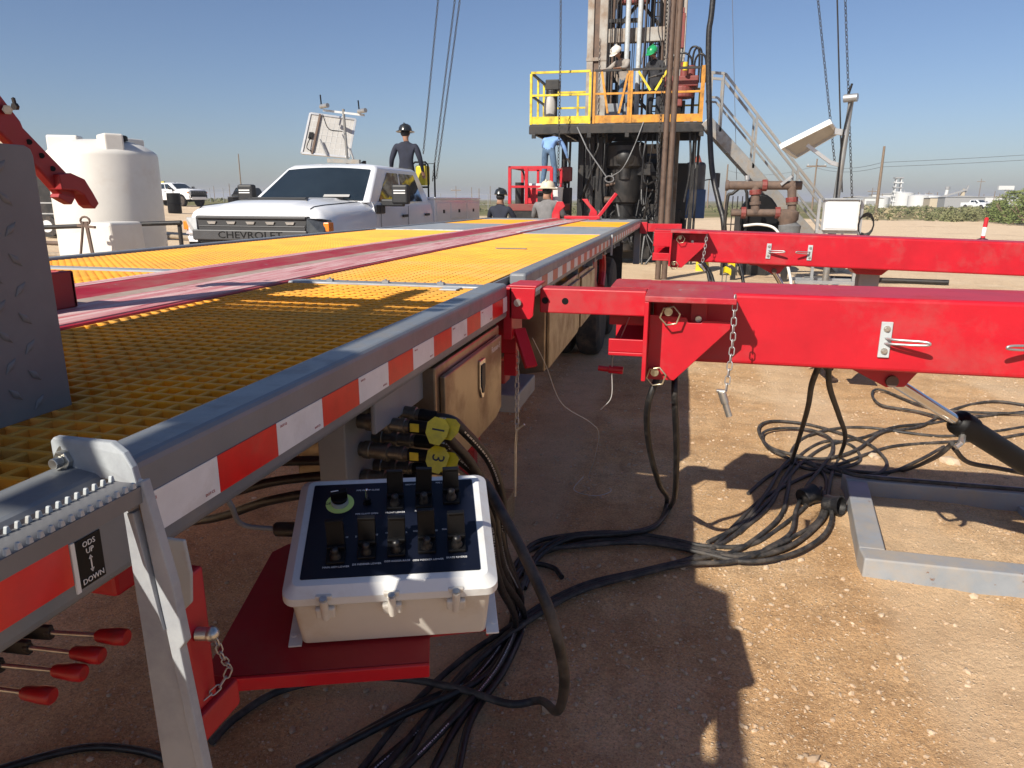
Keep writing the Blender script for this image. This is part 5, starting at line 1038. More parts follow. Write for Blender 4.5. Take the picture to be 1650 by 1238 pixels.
obj('cross_bar', MB().bar((ap.x-0.12, 7.9, ap.z-0.06), (ap.x+0.14, 7.9, ap.z-0.08), 0.03), 'rust', af)
# enclosed cargo trailer
ct = place(62, 340, 22); ct = V(-21.3, 21.5, gz(-21.3, 21.5)); t = thing('cargo_trailer', 'black enclosed cargo trailer with white roof edge behind the tread plate guard', 'trailer', ct, D2R(8))
def lp(n, mb, m, par=t, **k): return obj(n, mb, m, par, local=True, **k)
lp('body', MB().box((-2.6, -1.1, 0.55), (2.6, 1.1, 2.6)), 'black_steel', bevel=0.05); lp('roof', MB().box((-2.62, -1.12, 2.602), (2.62, 1.12, 2.70)), 'cab_white', bevel=0.03)
lp('trim', MB().box((-2.6, -1.108, 1.10), (2.6, -1.101, 1.14)).box((-2.6, -1.108, 0.75), (2.6, -1.101, 0.79)), 'galv'); w_ = lp('window', MB().box((1.2, -1.12, 1.55), (2.0, -1.101, 2.4)), 'cab_white', bevel=0.01); lp('pane', MB().box((1.28, -1.125, 1.63), (1.92, -1.121, 2.32)), 'glass', w_)
for x in (-0.5, 0.45):
    w = lp('wheel', MB().cyl((x, -1.18, 0.36), (x, -0.95, 0.36), 0.36, n=24), 'tyre'); lp('rim', MB().cyl((x, -1.19, 0.36), (x, -1.181, 0.36), 0.2, n=20), 'cab_white', w)
lp('skirt', MB().box((-2.6, -1.105, 0.42), (2.6, -1.06, 0.55)), 'galv'); lp('jack', MB().box((2.2, -0.6, -0.02), (2.3, -0.5, 0.55)).box((-2.3, -0.6, -0.02), (-2.2, -0.5, 0.55)), 'black_steel')
# pipes and boards lying between the tank and the pickup
for i, (y_, z_, m_, r_) in enumerate(((13.0, 0.10, 'rust', 0.06), (15.5, 0.10, 'old_wood', 0.07), (18.5, 0.10, 'rust', 0.06), (22.5, 0.12, 'old_wood', 0.08))):
    xa = -0.98*y_-3; xb = -0.58*y_
    o = obj('drill_pipe', MB().cyl((xa, y_, gz(xa, y_)+r_*0.8), (xb, y_+0.3, gz(xb, y_)+r_*0.8), r_, n=10), m_, None, auto=40)
    tag(o, ['rusty pipe lying on the sand behind the white tank, nearest to it', 'pale pipe lying on the sand behind the white tank, second row', 'rusty pipe lying on the sand behind the tank, third row', 'pale pipe lying on the sand behind the tank, last row'][i], 'pipe', 'pipes lying behind the tank')
for i, (px, D) in enumerate(((281, 40), (379, 40))):
    p = place(px, 330, D); b = thing('oil_drum', ['black drum standing beyond the white tank by the open field', 'black drum standing beyond the hood of the service pickup'][i], 'drum', p); h = 1.15 if i == 0 else 1.2
    obj('drum_body', MB().lathe([(0.38, 0), (0.40, 0.04), (0.40, h/2-0.03), (0.43, h/2), (0.40, h/2+0.03), (0.40, h), (0.36, h+0.02)], 20), 'black', b, local=True, auto=40); obj('drum_lid', MB().lathe([(0.40, 0), (0.42, 0.02), (0.40, 0.05), (0.05, 0.06)], 20, (0, 0, h+0.02)), 'plastic_mid', b, local=True, auto=40)
pk = place(405, 320, 70); k = thing('parked_suv', 'dark parked vehicle mostly hidden behind the hood of the white pickup', 'car', (pk.x-0.3, pk.y, pk.z), D2R(12))
obj('body', loft([[(x*w, y*l, z) for x, y in ((-0.95, -2.3), (0.95, -2.3), (0.95, 2.3), (-0.95, 2.3))] for w, l, z in ((0.95, 1, 0.4), (1, 1, 0.7), (1, 0.98, 1.05), (0.92, 0.92, 1.12), (0.78, 0.66, 1.72), (0.70, 0.6, 1.78))]), 'black', k, local=True, bevel=0.05)
obj('windshield', MB().prism([(-0.72, -1.98, 1.20), (0.72, -1.98, 1.20), (0.62, -1.56, 1.66), (-0.62, -1.56, 1.66)], (0, -0.03, 0.01)), 'glass', k, local=True)
for sx in (-0.9, 0.9):
    for sy in (-1.4, 1.4): obj('wheel', MB().cyl((sx-0.1, sy, 0.36), (sx+0.1, sy, 0.36), 0.36, n=20), 'tyre', k, local=True)

# solar panel trailer behind the pickup
sp = thing('solar_mast', 'back of a tilted solar panel on a mast with two antennas behind the white pickup', 'solar panel', place(535, 330, 17.5))
YSP = 17.5
def S(x, y, k=0.0): return on_y(x, y, YSP+k)
q = [S(486, 247, 0.1), S(562, 254, 0.5), S(573, 193, 0.9), S(500, 183, 0.5)]
nrm = (q[1]-q[0]).cross(q[3]-q[0]).normalized()
obj('panel', MB().prism(q, nrm*-0.012), 'solar_back', sp)
fr = MB()
for i in range(4): fr.bar(q[i], q[(i+1) % 4], 0.05, 0.05, nrm)
obj('panel_frame', fr, 'alu', sp)
obj('panel_rib', MB().bar(bil(q, 0.22, 0)+nrm*0.03, bil(q, 0.22, 1)+nrm*0.03, 0.05, 0.04, nrm), 'rust', sp)
gl = MB()
for i in range(1, 9): gl.bar(bil(q, i/9, 0.03)+nrm*0.001, bil(q, i/9, 0.97)+nrm*0.001, 0.006, 0.003, nrm)
for i in range(1, 6): gl.bar(bil(q, 0.03, i/6)+nrm*0.001, bil(q, 0.97, i/6)+nrm*0.001, 0.006, 0.003, nrm)
obj('cell_lines', gl, 'cab_white', sp)
obj('junction_box', MB().obox(bil(q, 0.12, 0.45)+nrm*0.03, (q[1]-q[0]).normalized()*0.055, (q[3]-q[0]).normalized()*0.08, nrm*0.02), 'black', sp)
obj('mast', MB().cyl(S(560, 262, 0.2), S(553, 176, 0.2), 0.035, n=10).cyl(S(560, 262, 0.2), V(S(560, 262, 0.2).x, YSP+0.2, gz(-6, 17)-0.02), 0.045, n=10), 'steel_bright', sp)
obj('antenna_bar', MB().bar(S(521, 178, 0.2), S(587, 186, 0.2), 0.05, 0.05), 'galv', sp)
obj('strut', MB().bar(S(516, 225, 0.3), S(527, 252, 0.2), 0.035).bar(S(564, 240, 0.3), S(570, 258, 0.2), 0.035), 'alu', sp)
obj('base_frame', MB().bar(S(529, 259, 0.2), S(580, 261, 0.2), 0.12, 0.10), 'steel_bright', sp)
for (x, y, xt, yt) in ((521, 172, 516, 153), (582, 180, 577, 162)):
    obj('camera_head', MB().cyl(S(x-4, y, 0.15), S(x+7, y-2, 0.0), 0.055, n=12), 'galv', sp, auto=40); obj('antenna', MB().cyl(S(x-3, y, 0.2), S(xt, yt, 0.2), 0.018, n=8), 'black', sp)
obj('cable', MB().path(spline([bil(q, 0.12, 0.40)+nrm*0.05, bil(q, 0.10, 0.12)+nrm*0.10, bil(q, 0.2, 0.05)+nrm*0.05], 6), 0.012, 6), 'black', sp); obj('cable', MB().path(spline([S(520, 185, 0.1), S(530, 208, 0.0), S(552, 212, 0.1)], 6), 0.012, 6), 'black', sp)
# yellow generator on a frame behind the pickup cab
gn = thing('yellow_generator', 'small yellow engine unit in black tube frame on the pickup bed', 'generator', on_y(687, 300, 14.2))
obj('engine', MB().box((on_y(672, 290, 14.2).x, 14.1, 1.87), (on_y(688, 290, 14.2).x, 14.4, 2.25)), 'cab_yellow', gn, bevel=0.03)
xg0, xg1 = on_y(672, 290, 14.2).x-0.03, on_y(694, 290, 14.2).x
obj('tube_frame', MB().path([(xg0, 14.05, 1.53), (xg0, 14.05, 2.26), (xg0+0.05, 14.05, 2.31), (xg1-0.05, 14.05, 2.31), (xg1, 14.05, 2.26), (xg1, 14.05, 1.53)], 0.018, 8).path([(xg0, 14.45, 1.53), (xg0, 14.45, 2.3), (xg1, 14.45, 2.3), (xg1, 14.45, 1.53)], 0.018, 8).cyl((xg0, 14.05, 1.83), (xg1, 14.05, 1.83), 0.018), 'black', gn, auto=60)
obj('fuel_cap', MB().cyl((xg1-0.12, 14.2, 2.25), (xg1-0.12, 14.2, 2.29), 0.03), 'black', gn); obj('skid', MB().box((xg0, 14.0, 1.50), (xg1, 14.5, 1.535)).box((xg0-0.05, 14.1, 0.85), (xg0+0.02, 14.2, 1.5)), 'black', gn)

# ================================================================== WORKOVER RIG
rig = thing('workover_rig', 'tall dirty workover rig with yellow and orange railed work floor and black carrier', 'drilling rig', (-1.6, 19, 0))
def rp(n, mb, m, par=None, **k): return obj(n, mb, m, par or rig, **k)
RY = 18.0
def Q(x, y, k=0.0): return on_y(x, y, RY+k)
FX0, FX1, FZ = -3.70, 0.38, 3.36
# work floor
rp('work_floor', MB().box((FX0, RY, FZ-0.03), (FX1, RY+2.6, FZ)), 'black_steel')
for y_ in (RY-0.02, RY+2.5): rp('floor_frame', MB().box((FX0-0.02, y_, FZ-0.22), (FX1+0.02, y_+0.10, FZ-0.031)), 'black_steel', bevel=0.008)
for x in (-3.68, -2.9, -2.1, -1.3, -0.5, 0.34): rp('floor_joist', MB().box((x-0.03, RY+0.081, FZ-0.20), (x+0.03, RY+2.499, FZ-0.032)), 'black_steel')
for x in (-3.6, -2.25, -1.35, 0.36): rp('floor_lug', MB().box((x-0.05, RY-0.04, FZ-0.32), (x+0.05, RY+0.02, FZ-0.221)), 'black_steel', bevel=0.008)
ZT, ZM = 4.53, 4.02
def railing(xs, y, m, top='black_steel', name='railing', zt=ZT, toe=True):
    r = rp(name, MB().bar((xs[0], y, zt), (xs[-1], y, zt), 0.05), top if top else m)
    obj('mid_rail', MB().bar((xs[0], y, ZM), (xs[-1], y, ZM), 0.045), m, r)
    if toe: obj('toe_board', MB().box((xs[0], y-0.012, FZ+0.01), (xs[-1], y+0.012, FZ+0.18)), m, r)
    for x in xs: obj('post', MB().bar((x, y, FZ), (x, y, zt-0.026), 0.055), m, r)
    return r
railing([-3.68, -2.26], RY+0.02, 'rail_yellow', 'rail_yellow')
railing([-2.16, -1.35], RY+0.02, 'rail_orange', 'black_steel')
railing([-1.29, 0.30], RY+0.02, 'rail_orange', 'black_steel')
railing([-3.68, -2.9, -2.2, -1.0, 0.30], RY+2.55, 'rail_yellow', 'rail_yellow', zt=4.42, toe=False)
def side_rail(x, m):
    r = rp('railing', MB().bar((x, RY+0.05, ZT), (x, RY+2.5, ZT), 0.05), 'black_steel')
    obj('mid_rail', MB().bar((x, RY+0.05, ZM), (x, RY+2.5, ZM), 0.045), 'black_steel', r)
    for y in (RY+0.9, RY+1.7): obj('post', MB().bar((x, y, FZ), (x, y, ZT-0.03), 0.05), m, r)
side_rail(FX0+0.02, 'rail_yellow'); side_rail(FX1-0.04, 'rail_orange')
gm = MB()
for a, b in (((970, 116), (979, 183)), ((1012, 119), (997, 183)), ((1029, 115), (1048, 146)), ((1075, 114), (1056, 146))): rp('gate_brace', MB().bar(Q(*a, 0.0), Q(*b, 0.0), 0.05), 'rail_orange' if a[0] < 1020 else 'rail_yellow')
rp('corner_panel', MB().box((FX1-0.10, RY-0.01, FZ), (FX1-0.02, RY+0.03, ZT+0.04)), 'rail_orange')
# mast: two legs of paired columns with braces, rising out of the picture
MY = RY+1.2; MZ = 13.0
def mast_leg(xs, y0):
    lg = rp('mast_leg', MB().box((xs[0], y0, 0.9), (xs[0]+0.16, y0+0.16, MZ)), 'mast_paint', bevel=0.01)
    obj('column', MB().box((xs[1], y0, 0.9), (xs[1]+0.20, y0+0.20, MZ)), 'mast_paint', lg, bevel=0.01)
    obj('column', MB().box((xs[0], y0+0.8, 0.9), (xs[0]+0.14, y0+0.94, MZ)), 'mast_paint', lg); obj('column', MB().box((xs[1]+0.06, y0+0.8, 0.9), (xs[1]+0.20, y0+0.94, MZ)), 'mast_paint', lg)
    obj('web', MB().box((xs[0]+0.161, y0+0.05, 0.9), (xs[1]-0.001, y0+0.09, MZ)), 'rust', lg)
    z = 2.0
    while z < MZ-1:
        obj('lacing', MB().bar((xs[0]+0.07, y0+0.17, z), (xs[0]+0.07, y0+0.8, z+0.6), 0.06), 'black_steel', lg); obj('lacing', MB().bar((xs[1]+0.14, y0+0.21, z+0.6), (xs[1]+0.14, y0+0.8, z), 0.06), 'black_steel', lg)
        z += 1.2
    obj('splice', MB().box((xs[0]-0.01, y0-0.012, 4.95), (xs[1]+0.21, y0-0.001, 5.03)), 'mast_paint', lg)
mast_leg((-2.52, -2.22), MY); mast_leg((-0.62, -0.34), MY)
rp('mast_beam', MB().box((-2.01, MY+0.05, 5.36), (-0.63, MY+0.25, 5.68)), 'mast_paint', bevel=0.012)
rp('mast_beam', MB().box((-2.01, MY+0.06, 5.82), (-1.28, MY+0.2, 5.90)), 'black_steel'); rp('mast_beam', MB().box((-2.01, MY+0.05, 8.2), (-0.63, MY+0.25, 8.5)), 'mast_paint')
for a, b in (((-2.0, 5.9), (-1.55, 7.2)), ((-2.0, 4.95), (-1.35, 3.9)), ((-0.65, 6.2), (-1.1, 7.5))): rp('diagonal', MB().bar((a[0], MY+0.3, a[1]), (b[0], MY+0.3, b[1]), 0.09), 'mast_paint')
for x, z0 in ((-1.52, 4.1), (-1.23, 3.6)): rp('hydraulic_ram', MB().cyl((x, MY-0.1, z0), (x, MY-0.1, MZ), 0.062, n=14), 'grey_light', auto=40)
rp('ladder', MB().bar((-1.02, MY+0.75, 3.4), (-1.02, MY+0.75, MZ), 0.035).bar((-0.66, MY+0.75, 3.4), (-0.66, MY+0.75, MZ), 0.035), 'black_steel')
lr = MB(); z = 3.5
while z < 9: lr.bar((-1.02, MY+0.75, z), (-0.66, MY+0.75, z), 0.025); z += 0.32
rp('ladder_rungs', lr, 'black_steel')
for i, (x, z0, z1, r) in enumerate(((-1.85, 3.4, MZ, 0.012), (-1.72, 3.6, MZ, 0.010), (-1.40, 4.4, MZ, 0.012), (-1.36, 4.6, MZ, 0.010), (-0.93, 4.0, MZ, 0.016), (-0.86, 4.2, MZ, 0.014), (-0.80, 4.3, MZ, 0.014), (-1.06, 4.2, MZ, 0.010))):
    rp('wire_line', MB().cyl((x, MY+0.05*i-0.1, z0), (x+0.05, MY+0.05*i-0.1, z1), r, n=6), 'black_steel')
# tong and hook rigging at the right of the floor
rp('tong_hanger', MB().box((-0.30, RY+0.55, 5.05), (-0.16, RY+0.67, 5.80)).box((-0.27, RY+0.56, 5.80), (-0.19, RY+0.66, 5.92)), 'rust_red', bevel=0.015)
rp('hanger_chain', MB().path([(-0.23, RY+0.6, 5.92), (-0.20, RY+0.6, 9)], 0.02, 6).path([(-0.27, RY+0.6, 5.05), (-0.25, RY+0.6, 4.75)], 0.02, 6).path([(-0.18, RY+0.6, 5.05), (-0.21, RY+0.6, 4.75)], 0.02, 6).box((-0.30, RY+0.55, 4.66), (-0.14, RY+0.65, 4.76)), 'black_steel')
rp('power_tong', MB().box((-0.55, RY+0.35, 4.18), (0.22, RY+1.0, 4.42)).cyl((-0.15, RY+0.6, 3.95), (-0.15, RY+0.6, 4.20), 0.28, n=20).box((-0.30, RY+0.4, 3.75), (-0.12, RY+0.7, 4.2)), 'rust_red', bevel=0.03)
rp('tong_motor', MB().cyl((-0.12, RY+0.5, 4.42), (-0.12, RY+0.5, 4.72), 0.09, n=16).cyl((0.03, RY+0.6, 4.42), (0.03, RY+0.6, 4.66), 0.11, n=16), 'rust_red', auto=40)
rp('yellow_canister', MB().cyl((-0.10, RY+0.2, 4.50), (-0.10, RY+0.2, 4.68), 0.055, n=14), 'rail_yellow', auto=40)
for k, (x0_, x1_, zt_) in enumerate(((-0.42, 0.05, 4.95), (0.05, 0.28, 5.05), (0.10, 0.38, 4.92), (-0.05, 0.22, 5.08))): rp('tong_hose', MB().path(spline([(x0_, RY+0.7, 4.42), (x0_+0.02, RY+0.66, zt_-0.12), ((x0_+x1_)/2, RY+0.6, zt_), (x1_-0.02, RY+0.6, zt_-0.14), (x1_, RY+0.7, 4.3)], 6), 0.024, 8), 'black_rubber', auto=60)
rp('tong_leg', MB().cyl((-0.1, RY+0.6, FZ), (-0.1, RY+0.6, 3.9), 0.05).cyl((0.12, RY+0.8, FZ), (0.12, RY+0.8, 4.2), 0.04).ball((-0.22, RY+0.5, FZ+0.10), 0.18, 0.16, 0.12), 'black_steel')
rp('floor_toolbox', MB().box((-1.95, RY+0.5, FZ), (-1.42, RY+0.9, FZ+0.50)), 'grey', bevel=0.01)
rp('floor_winch', MB().cyl((-3.35, RY+1.0, FZ+0.05), (-3.35, RY+1.0, FZ+0.9), 0.15, n=16).box((-3.5, RY+0.9, FZ+0.9), (-3.15, RY+1.2, FZ+1.15)), 'black_steel', bevel=0.02)
rp('rag', MB().ball((-3.32, RY+0.6, FZ+0.42), 0.16, 0.1, 0.36, 8, 6), 'solar_back', auto=80)
# substructure and carrier below the floor
for x, w in ((-2.62, 0.15), (-2.42, 0.20), (-2.16, 0.16), (-0.55, 0.17), (-0.36, 0.14), (0.18, 0.10), (0.30, 0.06)): rp('leg_post', MB().box((x, MY-0.35, gz(x, MY)-0.05), (x+w, MY-0.35+w, FZ-0.221)), 'black_steel', bevel=0.01)
rp('leg_post', MB().box((-3.05, MY-0.3, gz(-3, MY)-0.05), (-2.92, MY-0.15, FZ-0.3)), 'black_steel')
rp('sub_beam', MB().box((-2.45, MY-0.1, FZ-0.62), (-0.3, MY+0.05, FZ-0.40)), 'mast_paint', bevel=0.01)
rp('sub_beam', MB().box((-2.45, MY+0.2, 2.20), (-0.3, MY+0.3, 2.30)), 'black_steel'); rp('sub_beam', MB().box((-2.45, MY+0.2, 2.62), (-0.3, MY+0.3, 2.70)), 'black_steel')
rp('blowout_preventer', MB().lathe([(0.20, 0.3), (0.30, 0.35), (0.30, 0.5), (0.22, 0.52), (0.22, 0.8), (0.42, 0.85), (0.42, 1.15), (0.24, 1.2), (0.24, 1.5), (0.36, 1.55), (0.40, 1.9), (0.38, 2.35), (0.50, 2.42), (0.52, 2.9), (0.40, 3.0)], 24, (-1.42, MY-0.15, 0.0)), 'black_steel', auto=35)
rp('blowout_preventer', MB().box((-2.05, MY-0.4, 0.86), (-0.8, MY+0.1, 1.14)).cyl((-2.2, MY-0.15, 1.0), (-0.65, MY-0.15, 1.0), 0.13, n=16), 'black_steel', bevel=0.02)
rp('red_cover', MB().lathe([(0.30, 0), (0.52, 0.05), (0.52, 0.5), (0.34, 0.56)], 24, (-1.45, MY+0.25, 2.45)), 'rust_red', auto=40)
rp('engine_block', MB().box((-2.0, MY+0.35, 1.45), (-0.95, MY+1.4, 2.35)).box((-1.8, MY+0.4, 2.35), (-1.15, MY+1.2, 2.75)), 'carrier_grey', bevel=0.04)
rp('carrier_deck', MB().box((-2.6, MY+1.0, 0.95), (0.1, MY+8.5, 1.15)), 'black_steel', bevel=0.02)
rp('carrier_tank', MB().box((-2.65, MY+1.6, 1.15), (-2.0, MY+5.0, 3.1)), 'black_steel', bevel=0.04)
rp('carrier_house', MB().box((-0.9, MY+1.2, 1.15), (-0.15, MY+3.0, 1.25)).box((-0.86, MY+1.25, 1.25), (-0.55, MY+1.3, 2.4)), 'black_steel')
rp('drawworks', MB().cyl((-2.0, MY+2.2, 2.2), (-0.3, MY+2.2, 2.2), 0.75, n=24), 'black_steel', auto=40)
cab_ = rp('carrier_cab', MB().box((0.05, MY+2.5, 1.3), (0.62, MY+7.8, 2.65)), 'carrier_grey', bevel=0.10, seg=3)
obj('cab_side', MB().box((0.03, MY+2.42, 1.1), (0.66, MY+2.49, 1.9)), 'blue_paint', cab_, bevel=0.02)
rp('carrier_mirror', MB().box((0.86, MY+2.4, 1.95), (1.02, MY+2.5, 2.35)).bar((0.6, MY+2.45, 2.15), (0.9, MY+2.45, 2.2), 0.03), 'plastic_mid', bevel=0.02)
rp('back_rail', MB().box((-0.95, MY+0.6, 1.36), (-0.28, MY+0.7, 1.46)), 'blue_paint', bevel=0.01)
rp('catwalk_step', MB().prism([(-0.95, MY+0.35, 2.55), (-0.80, MY+0.35, 2.55), (-0.36, MY+0.35, 1.55), (-0.50, MY+0.35, 1.55)], (0, 0.06, 0)), 'grey_light')
for i in range(2):
    for x in (-2.35, 0.0): rp('carrier_wheel', MB().cyl((x-0.15, MY+2.6+1.4*i, 0.53), (x+0.15, MY+2.6+1.4*i, 0.53), 0.55, n=28), 'tyre', bevel=0.04)
for x in (-2.35, 0.0): rp('carrier_wheel', MB().cyl((x-0.15, MY+7.3, 0.53), (x+0.15, MY+7.3, 0.53), 0.55, n=28), 'tyre', bevel=0.04)
rp('yellow_block', MB().prism([(0.42, RY-0.5, -0.03), (0.75, RY-0.5, -0.03), (0.60, RY-0.5, 0.75), (0.45, RY-0.5, 0.75)], (0, 0.3, 0)), 'cab_yellow')
rp('bulkhead', MB().box((-2.75, MY+1.0, 0.9), (-1.85, MY+1.1, 3.05)), 'black_steel'); rp('bulkhead', MB().box((-0.80, MY+1.0, 0.9), (0.12, MY+1.1, 2.55)), 'black_steel'); rp('bulkhead', MB().box((-2.62, MY-0.12, 0.1), (-1.9, MY-0.02, 3.0)), 'black_steel'); rp('bulkhead', MB().box((-0.66, MY-0.1, 0.1), (-0.28, MY+0.0, 2.9)), 'black_steel'); rp('bulkhead', MB().box((-1.9, MY+0.15, 0.1), (-0.6, MY+0.2, 1.5)), 'black_steel')
rp('lower_mass', MB().box((-2.6, MY+0.9, 0.15), (0.0, MY+1.0, 1.35)), 'black_steel', bevel=0.02)
rp('tool_rack', MB().box((-3.02, MY-0.62, 1.05), (-2.74, MY-0.38, 1.9)).box((-3.12, MY-0.5, 2.0), (-2.85, MY-0.3, 2.35)).cyl((-2.95, MY-0.5, 1.9), (-2.95, MY-0.5, 3.1), 0.03).cyl((-2.82, MY-0.5, 1.9), (-2.80, MY-0.5, 3.1), 0.03), 'black_steel', bevel=0.02)
rp('tool_rack', MB().box((-3.0, MY-0.75, 2.05), (-2.72, MY-0.55, 2.4)), 'rust_red', bevel=0.03)
rp('swivel_joint', MB().ball((-1.42, MY-0.45, 2.62), 0.30, 0.26, 0.34, 14, 8).cyl((-1.42, MY-0.45, 2.1), (-1.42, MY-0.45, 2.4), 0.16, n=14), 'black_steel', auto=50)
rp('white_panel', MB().box((-0.92, MY+1.9, 1.5), (-0.50, MY+1.95, 2.05)), 'cab_white'); rp('window_bar', MB().box((-0.80, MY+1.88, 1.5), (-0.70, MY+1.895, 2.05)).box((-0.92, MY+1.88, 1.75), (-0.5, MY+1.895, 1.80)), 'black')
for i, (x, dz_) in enumerate(((-2.35, 0.9), (-2.28, 1.2), (-2.1, 0.6), (-1.9, 1.0), (-1.0, 0.8), (-0.9, 1.3), (-0.75, 0.7), (-0.66, 1.1), (0.1, 1.6), (0.22, 1.9))): rp('hanging_line', MB().path(spline([(x, RY+0.3, FZ-0.2), (x+0.06*math.sin(i), RY+0.25, FZ-0.2-dz_*0.5), (x+0.12*math.sin(i*2), RY+0.3, FZ-0.2-dz_)], 4), 0.016+0.006*(i % 3), 6), 'black_rubber')
for i, (x, z0_) in enumerate(((-2.0, 4.2), (-1.95, 3.7), (-1.75, 4.6), (-1.15, 4.8), (-1.1, 3.9), (-0.72, 4.0), (-0.70, 5.2))): rp('wire_line', MB().path(spline([(x, MY-0.2, z0_), (x+0.15*math.sin(i*3), MY-0.15, z0_+1.2), (x+0.03, MY-0.1, MZ)], 5), 0.014, 6), 'black_steel')
rk = random.Random(9)
for x, r_, yy_ in ((-1.98, 0.05, 0.5), (-1.90, 0.03, 0.2), (-1.80, 0.06, 0.7), (-1.62, 0.035, 0.6), (-1.30, 0.05, 0.7), (-1.12, 0.03, 0.3), (-0.96, 0.045, 0.55), (-0.74, 0.05, 0.4), (-0.68, 0.03, 0.1)): rp('stand_pipe', MB().cyl((x, MY+yy_, FZ), (x+0.02, MY+yy_, MZ), r_, n=8), 'black_steel' if r_ > 0.04 else 'oily_brown', auto=40)
rp('travelling_block', MB().box((-1.75, MY+0.35, 6.3), (-1.05, MY+0.6, 7.4)), 'rust_red', bevel=0.05); rp('mast_ladder_cage', MB().box((-2.0, MY+0.82, 4.55), (-1.5, MY+0.86, 5.3)), 'black_steel')
for x0_, z0_, x1_, z1_ in ((-2.0, 3.5, -0.65, 4.7), (-0.65, 3.5, -2.0, 4.9), (-2.0, 5.7, -0.65, 7.2), (-0.65, 5.7, -2.0, 7.2)): rp('back_brace', MB().bar((x0_, MY+0.87, z0_), (x1_, MY+0.87, z1_), 0.08), 'black_steel')
for i in range(46):
    x, z, y = rk.uniform(-2.55, -0.35), rk.uniform(0.8, 2.95), MY+rk.uniform(-0.5, 0.7); a_, b_ = rk.uniform(0.05, 0.22), rk.uniform(0.06, 0.26)
    if i % 3: rp('machinery', MB().box((x-a_, y, z-b_), (x+a_, y+0.15, z+b_)), 'black_steel' if i % 5 else 'carrier_grey', bevel=0.012)
    else: rp('machinery', MB().cyl((x-a_*2, y, z), (x+a_*2, y+0.1, z+rk.uniform(-0.3, 0.3)), rk.uniform(0.03, 0.09), n=10), 'black_steel' if i % 2 else 'oily_brown', auto=40)
rp('guard_screen', MB().box((-2.12, MY+0.9, 3.4), (-1.30, MY+0.94, 4.4)), 'black_steel'); rp('rotary_table', MB().lathe([(0.34, 0), (0.36, 0.12), (0.30, 0.18), (0.12, 0.2)], 20, (-1.0, RY+1.3, FZ)), 'black_steel', auto=40)
rp('junk_basket', MB().box((-0.62, RY+0.3, FZ), (-0.36, RY+0.6, FZ+0.45)), 'black_steel', bevel=0.02); rp('junk_basket', MB().cyl((-2.75, RY+0.6, FZ), (-2.75, RY+0.6, FZ+0.22), 0.16, n=14), 'black_steel', bevel=0.02)
rnd = random.Random(5)
for i in range(26):
    x = rnd.uniform(-2.5, -0.35); z = rnd.uniform(0.9, 3.0); x2 = x+rnd.uniform(-0.5, 0.5); z2 = z-rnd.uniform(0.4, 1.2)
    rp('hose_line', MB().path(spline([(x, MY-0.3+rnd.uniform(-.2, .3), z), ((x+x2)/2+rnd.uniform(-.2, .2), MY-0.35, min(z, z2)-0.1), (x2, MY-0.2, max(0.3, z2))], 5), rnd.uniform(0.012, 0.032), 6), 'black_rubber' if i % 4 else 'carrier_grey')
# wire sling with ring hanging below the floor
sg = thing('wire_sling', 'wire rope sling with an oval ring hanging below the rig floor', 'sling', Q(982, 288, -0.3))
obj('rope', MB().path([Q(930, 205, -0.02), Q(946, 240, -0.2), Q(977, 285, -0.3)], 0.016, 6).path(spline([Q(1037, 197, -0.02), Q(1020, 240, -0.2), Q(1003, 272, -0.3), Q(986, 284, -0.3)], 5), 0.013, 6), 'carrier_grey', sg)
obj('ring', MB().path([Q(982+7*math.cos(a), 289+5*math.sin(a), -0.3) for a in [k*0.393 for k in range(16)]], 0.02, 6, close=True), 'carrier_grey', sg, auto=60)
# standing pipes in front of the floor, and hanging chains and hoses
for i, (a, b) in enumerate((((1085, 0), (1062, 400)), ((1095.5, 0), (1073, 400)))):
    T_, B_ = on_y(*a, 15.2), on_y(*b, 15.2); x0_ = (T_.x+B_.x)/2
    tag(obj('standing_pipe', MB().cyl((x0_, 15.2, gz(x0_, 15.2)-0.02), (x0_+0.02, 15.3, 11), 0.058, n=16), 'oily_brown', None, auto=40), ['tall oily brown pipe standing upright before the rig, with chain alongside', 'tall oily brown pipe standing upright before the rig, on the stair side'][i], 'pipe', 'upright pipes before the rig')
def far_chain(label, pts, l=0.10, m='black_steel', grp=None):
    t = MB(); P = [Vector(p) for p in pts]; me_v = []
    for a, b in zip(P[:-1], P[1:]):
        d = (b-a); n_ = max(2, int(d.length/(l*0.8))); d.normalize()
        for i in range(n_):
            c = a.lerp(b, (i+0.5)/n_); s = d.orthogonal().normalized() if i % 2 else d.cross(d.orthogonal()).normalized()
            t.path([c+d*(l/2)*math.cos(k*1.047)+s*(l*0.30)*math.sin(k*1.047) for k in range(6)], l*0.10, 4, close=True)
    return tag(obj('hanging_chain', t, m, None), label, 'chain', grp)
x_ = on_y(1070, 200, 15.1).x-0.06
far_chain('rusty chain hanging alongside the upright brown pipes', [(x_+0.02, 15.1, 9), (x_-0.02, 15.1, 0.4)], 0.085)
far_chain('dark chain hanging past the yellow railing corner of the rig floor', [on_y(904, -60, 17.6), on_y(903, 100, 17.6), on_y(899, 300, 17.6)], 0.09)
kh = on_y(1142, 100, 17.3)
tag(obj('kelly_hose', MB().path(spline([V(kh.x, 17.3, 11), V(kh.x, 17.3, 6), on_y(1142, 60, 17.3), on_y(1143, 180, 17.3), on_y(1147, 270, 17.2), on_y(1158, 325, 17), on_y(1166, 360, 16.8), V(on_y(1166, 360, 16.8).x+0.1, 16.7, 0.03)], 8), 0.062, 12), 'black_rubber', None, auto=70), 'thick black rubber hose hanging beside the rig stairs', 'hose')

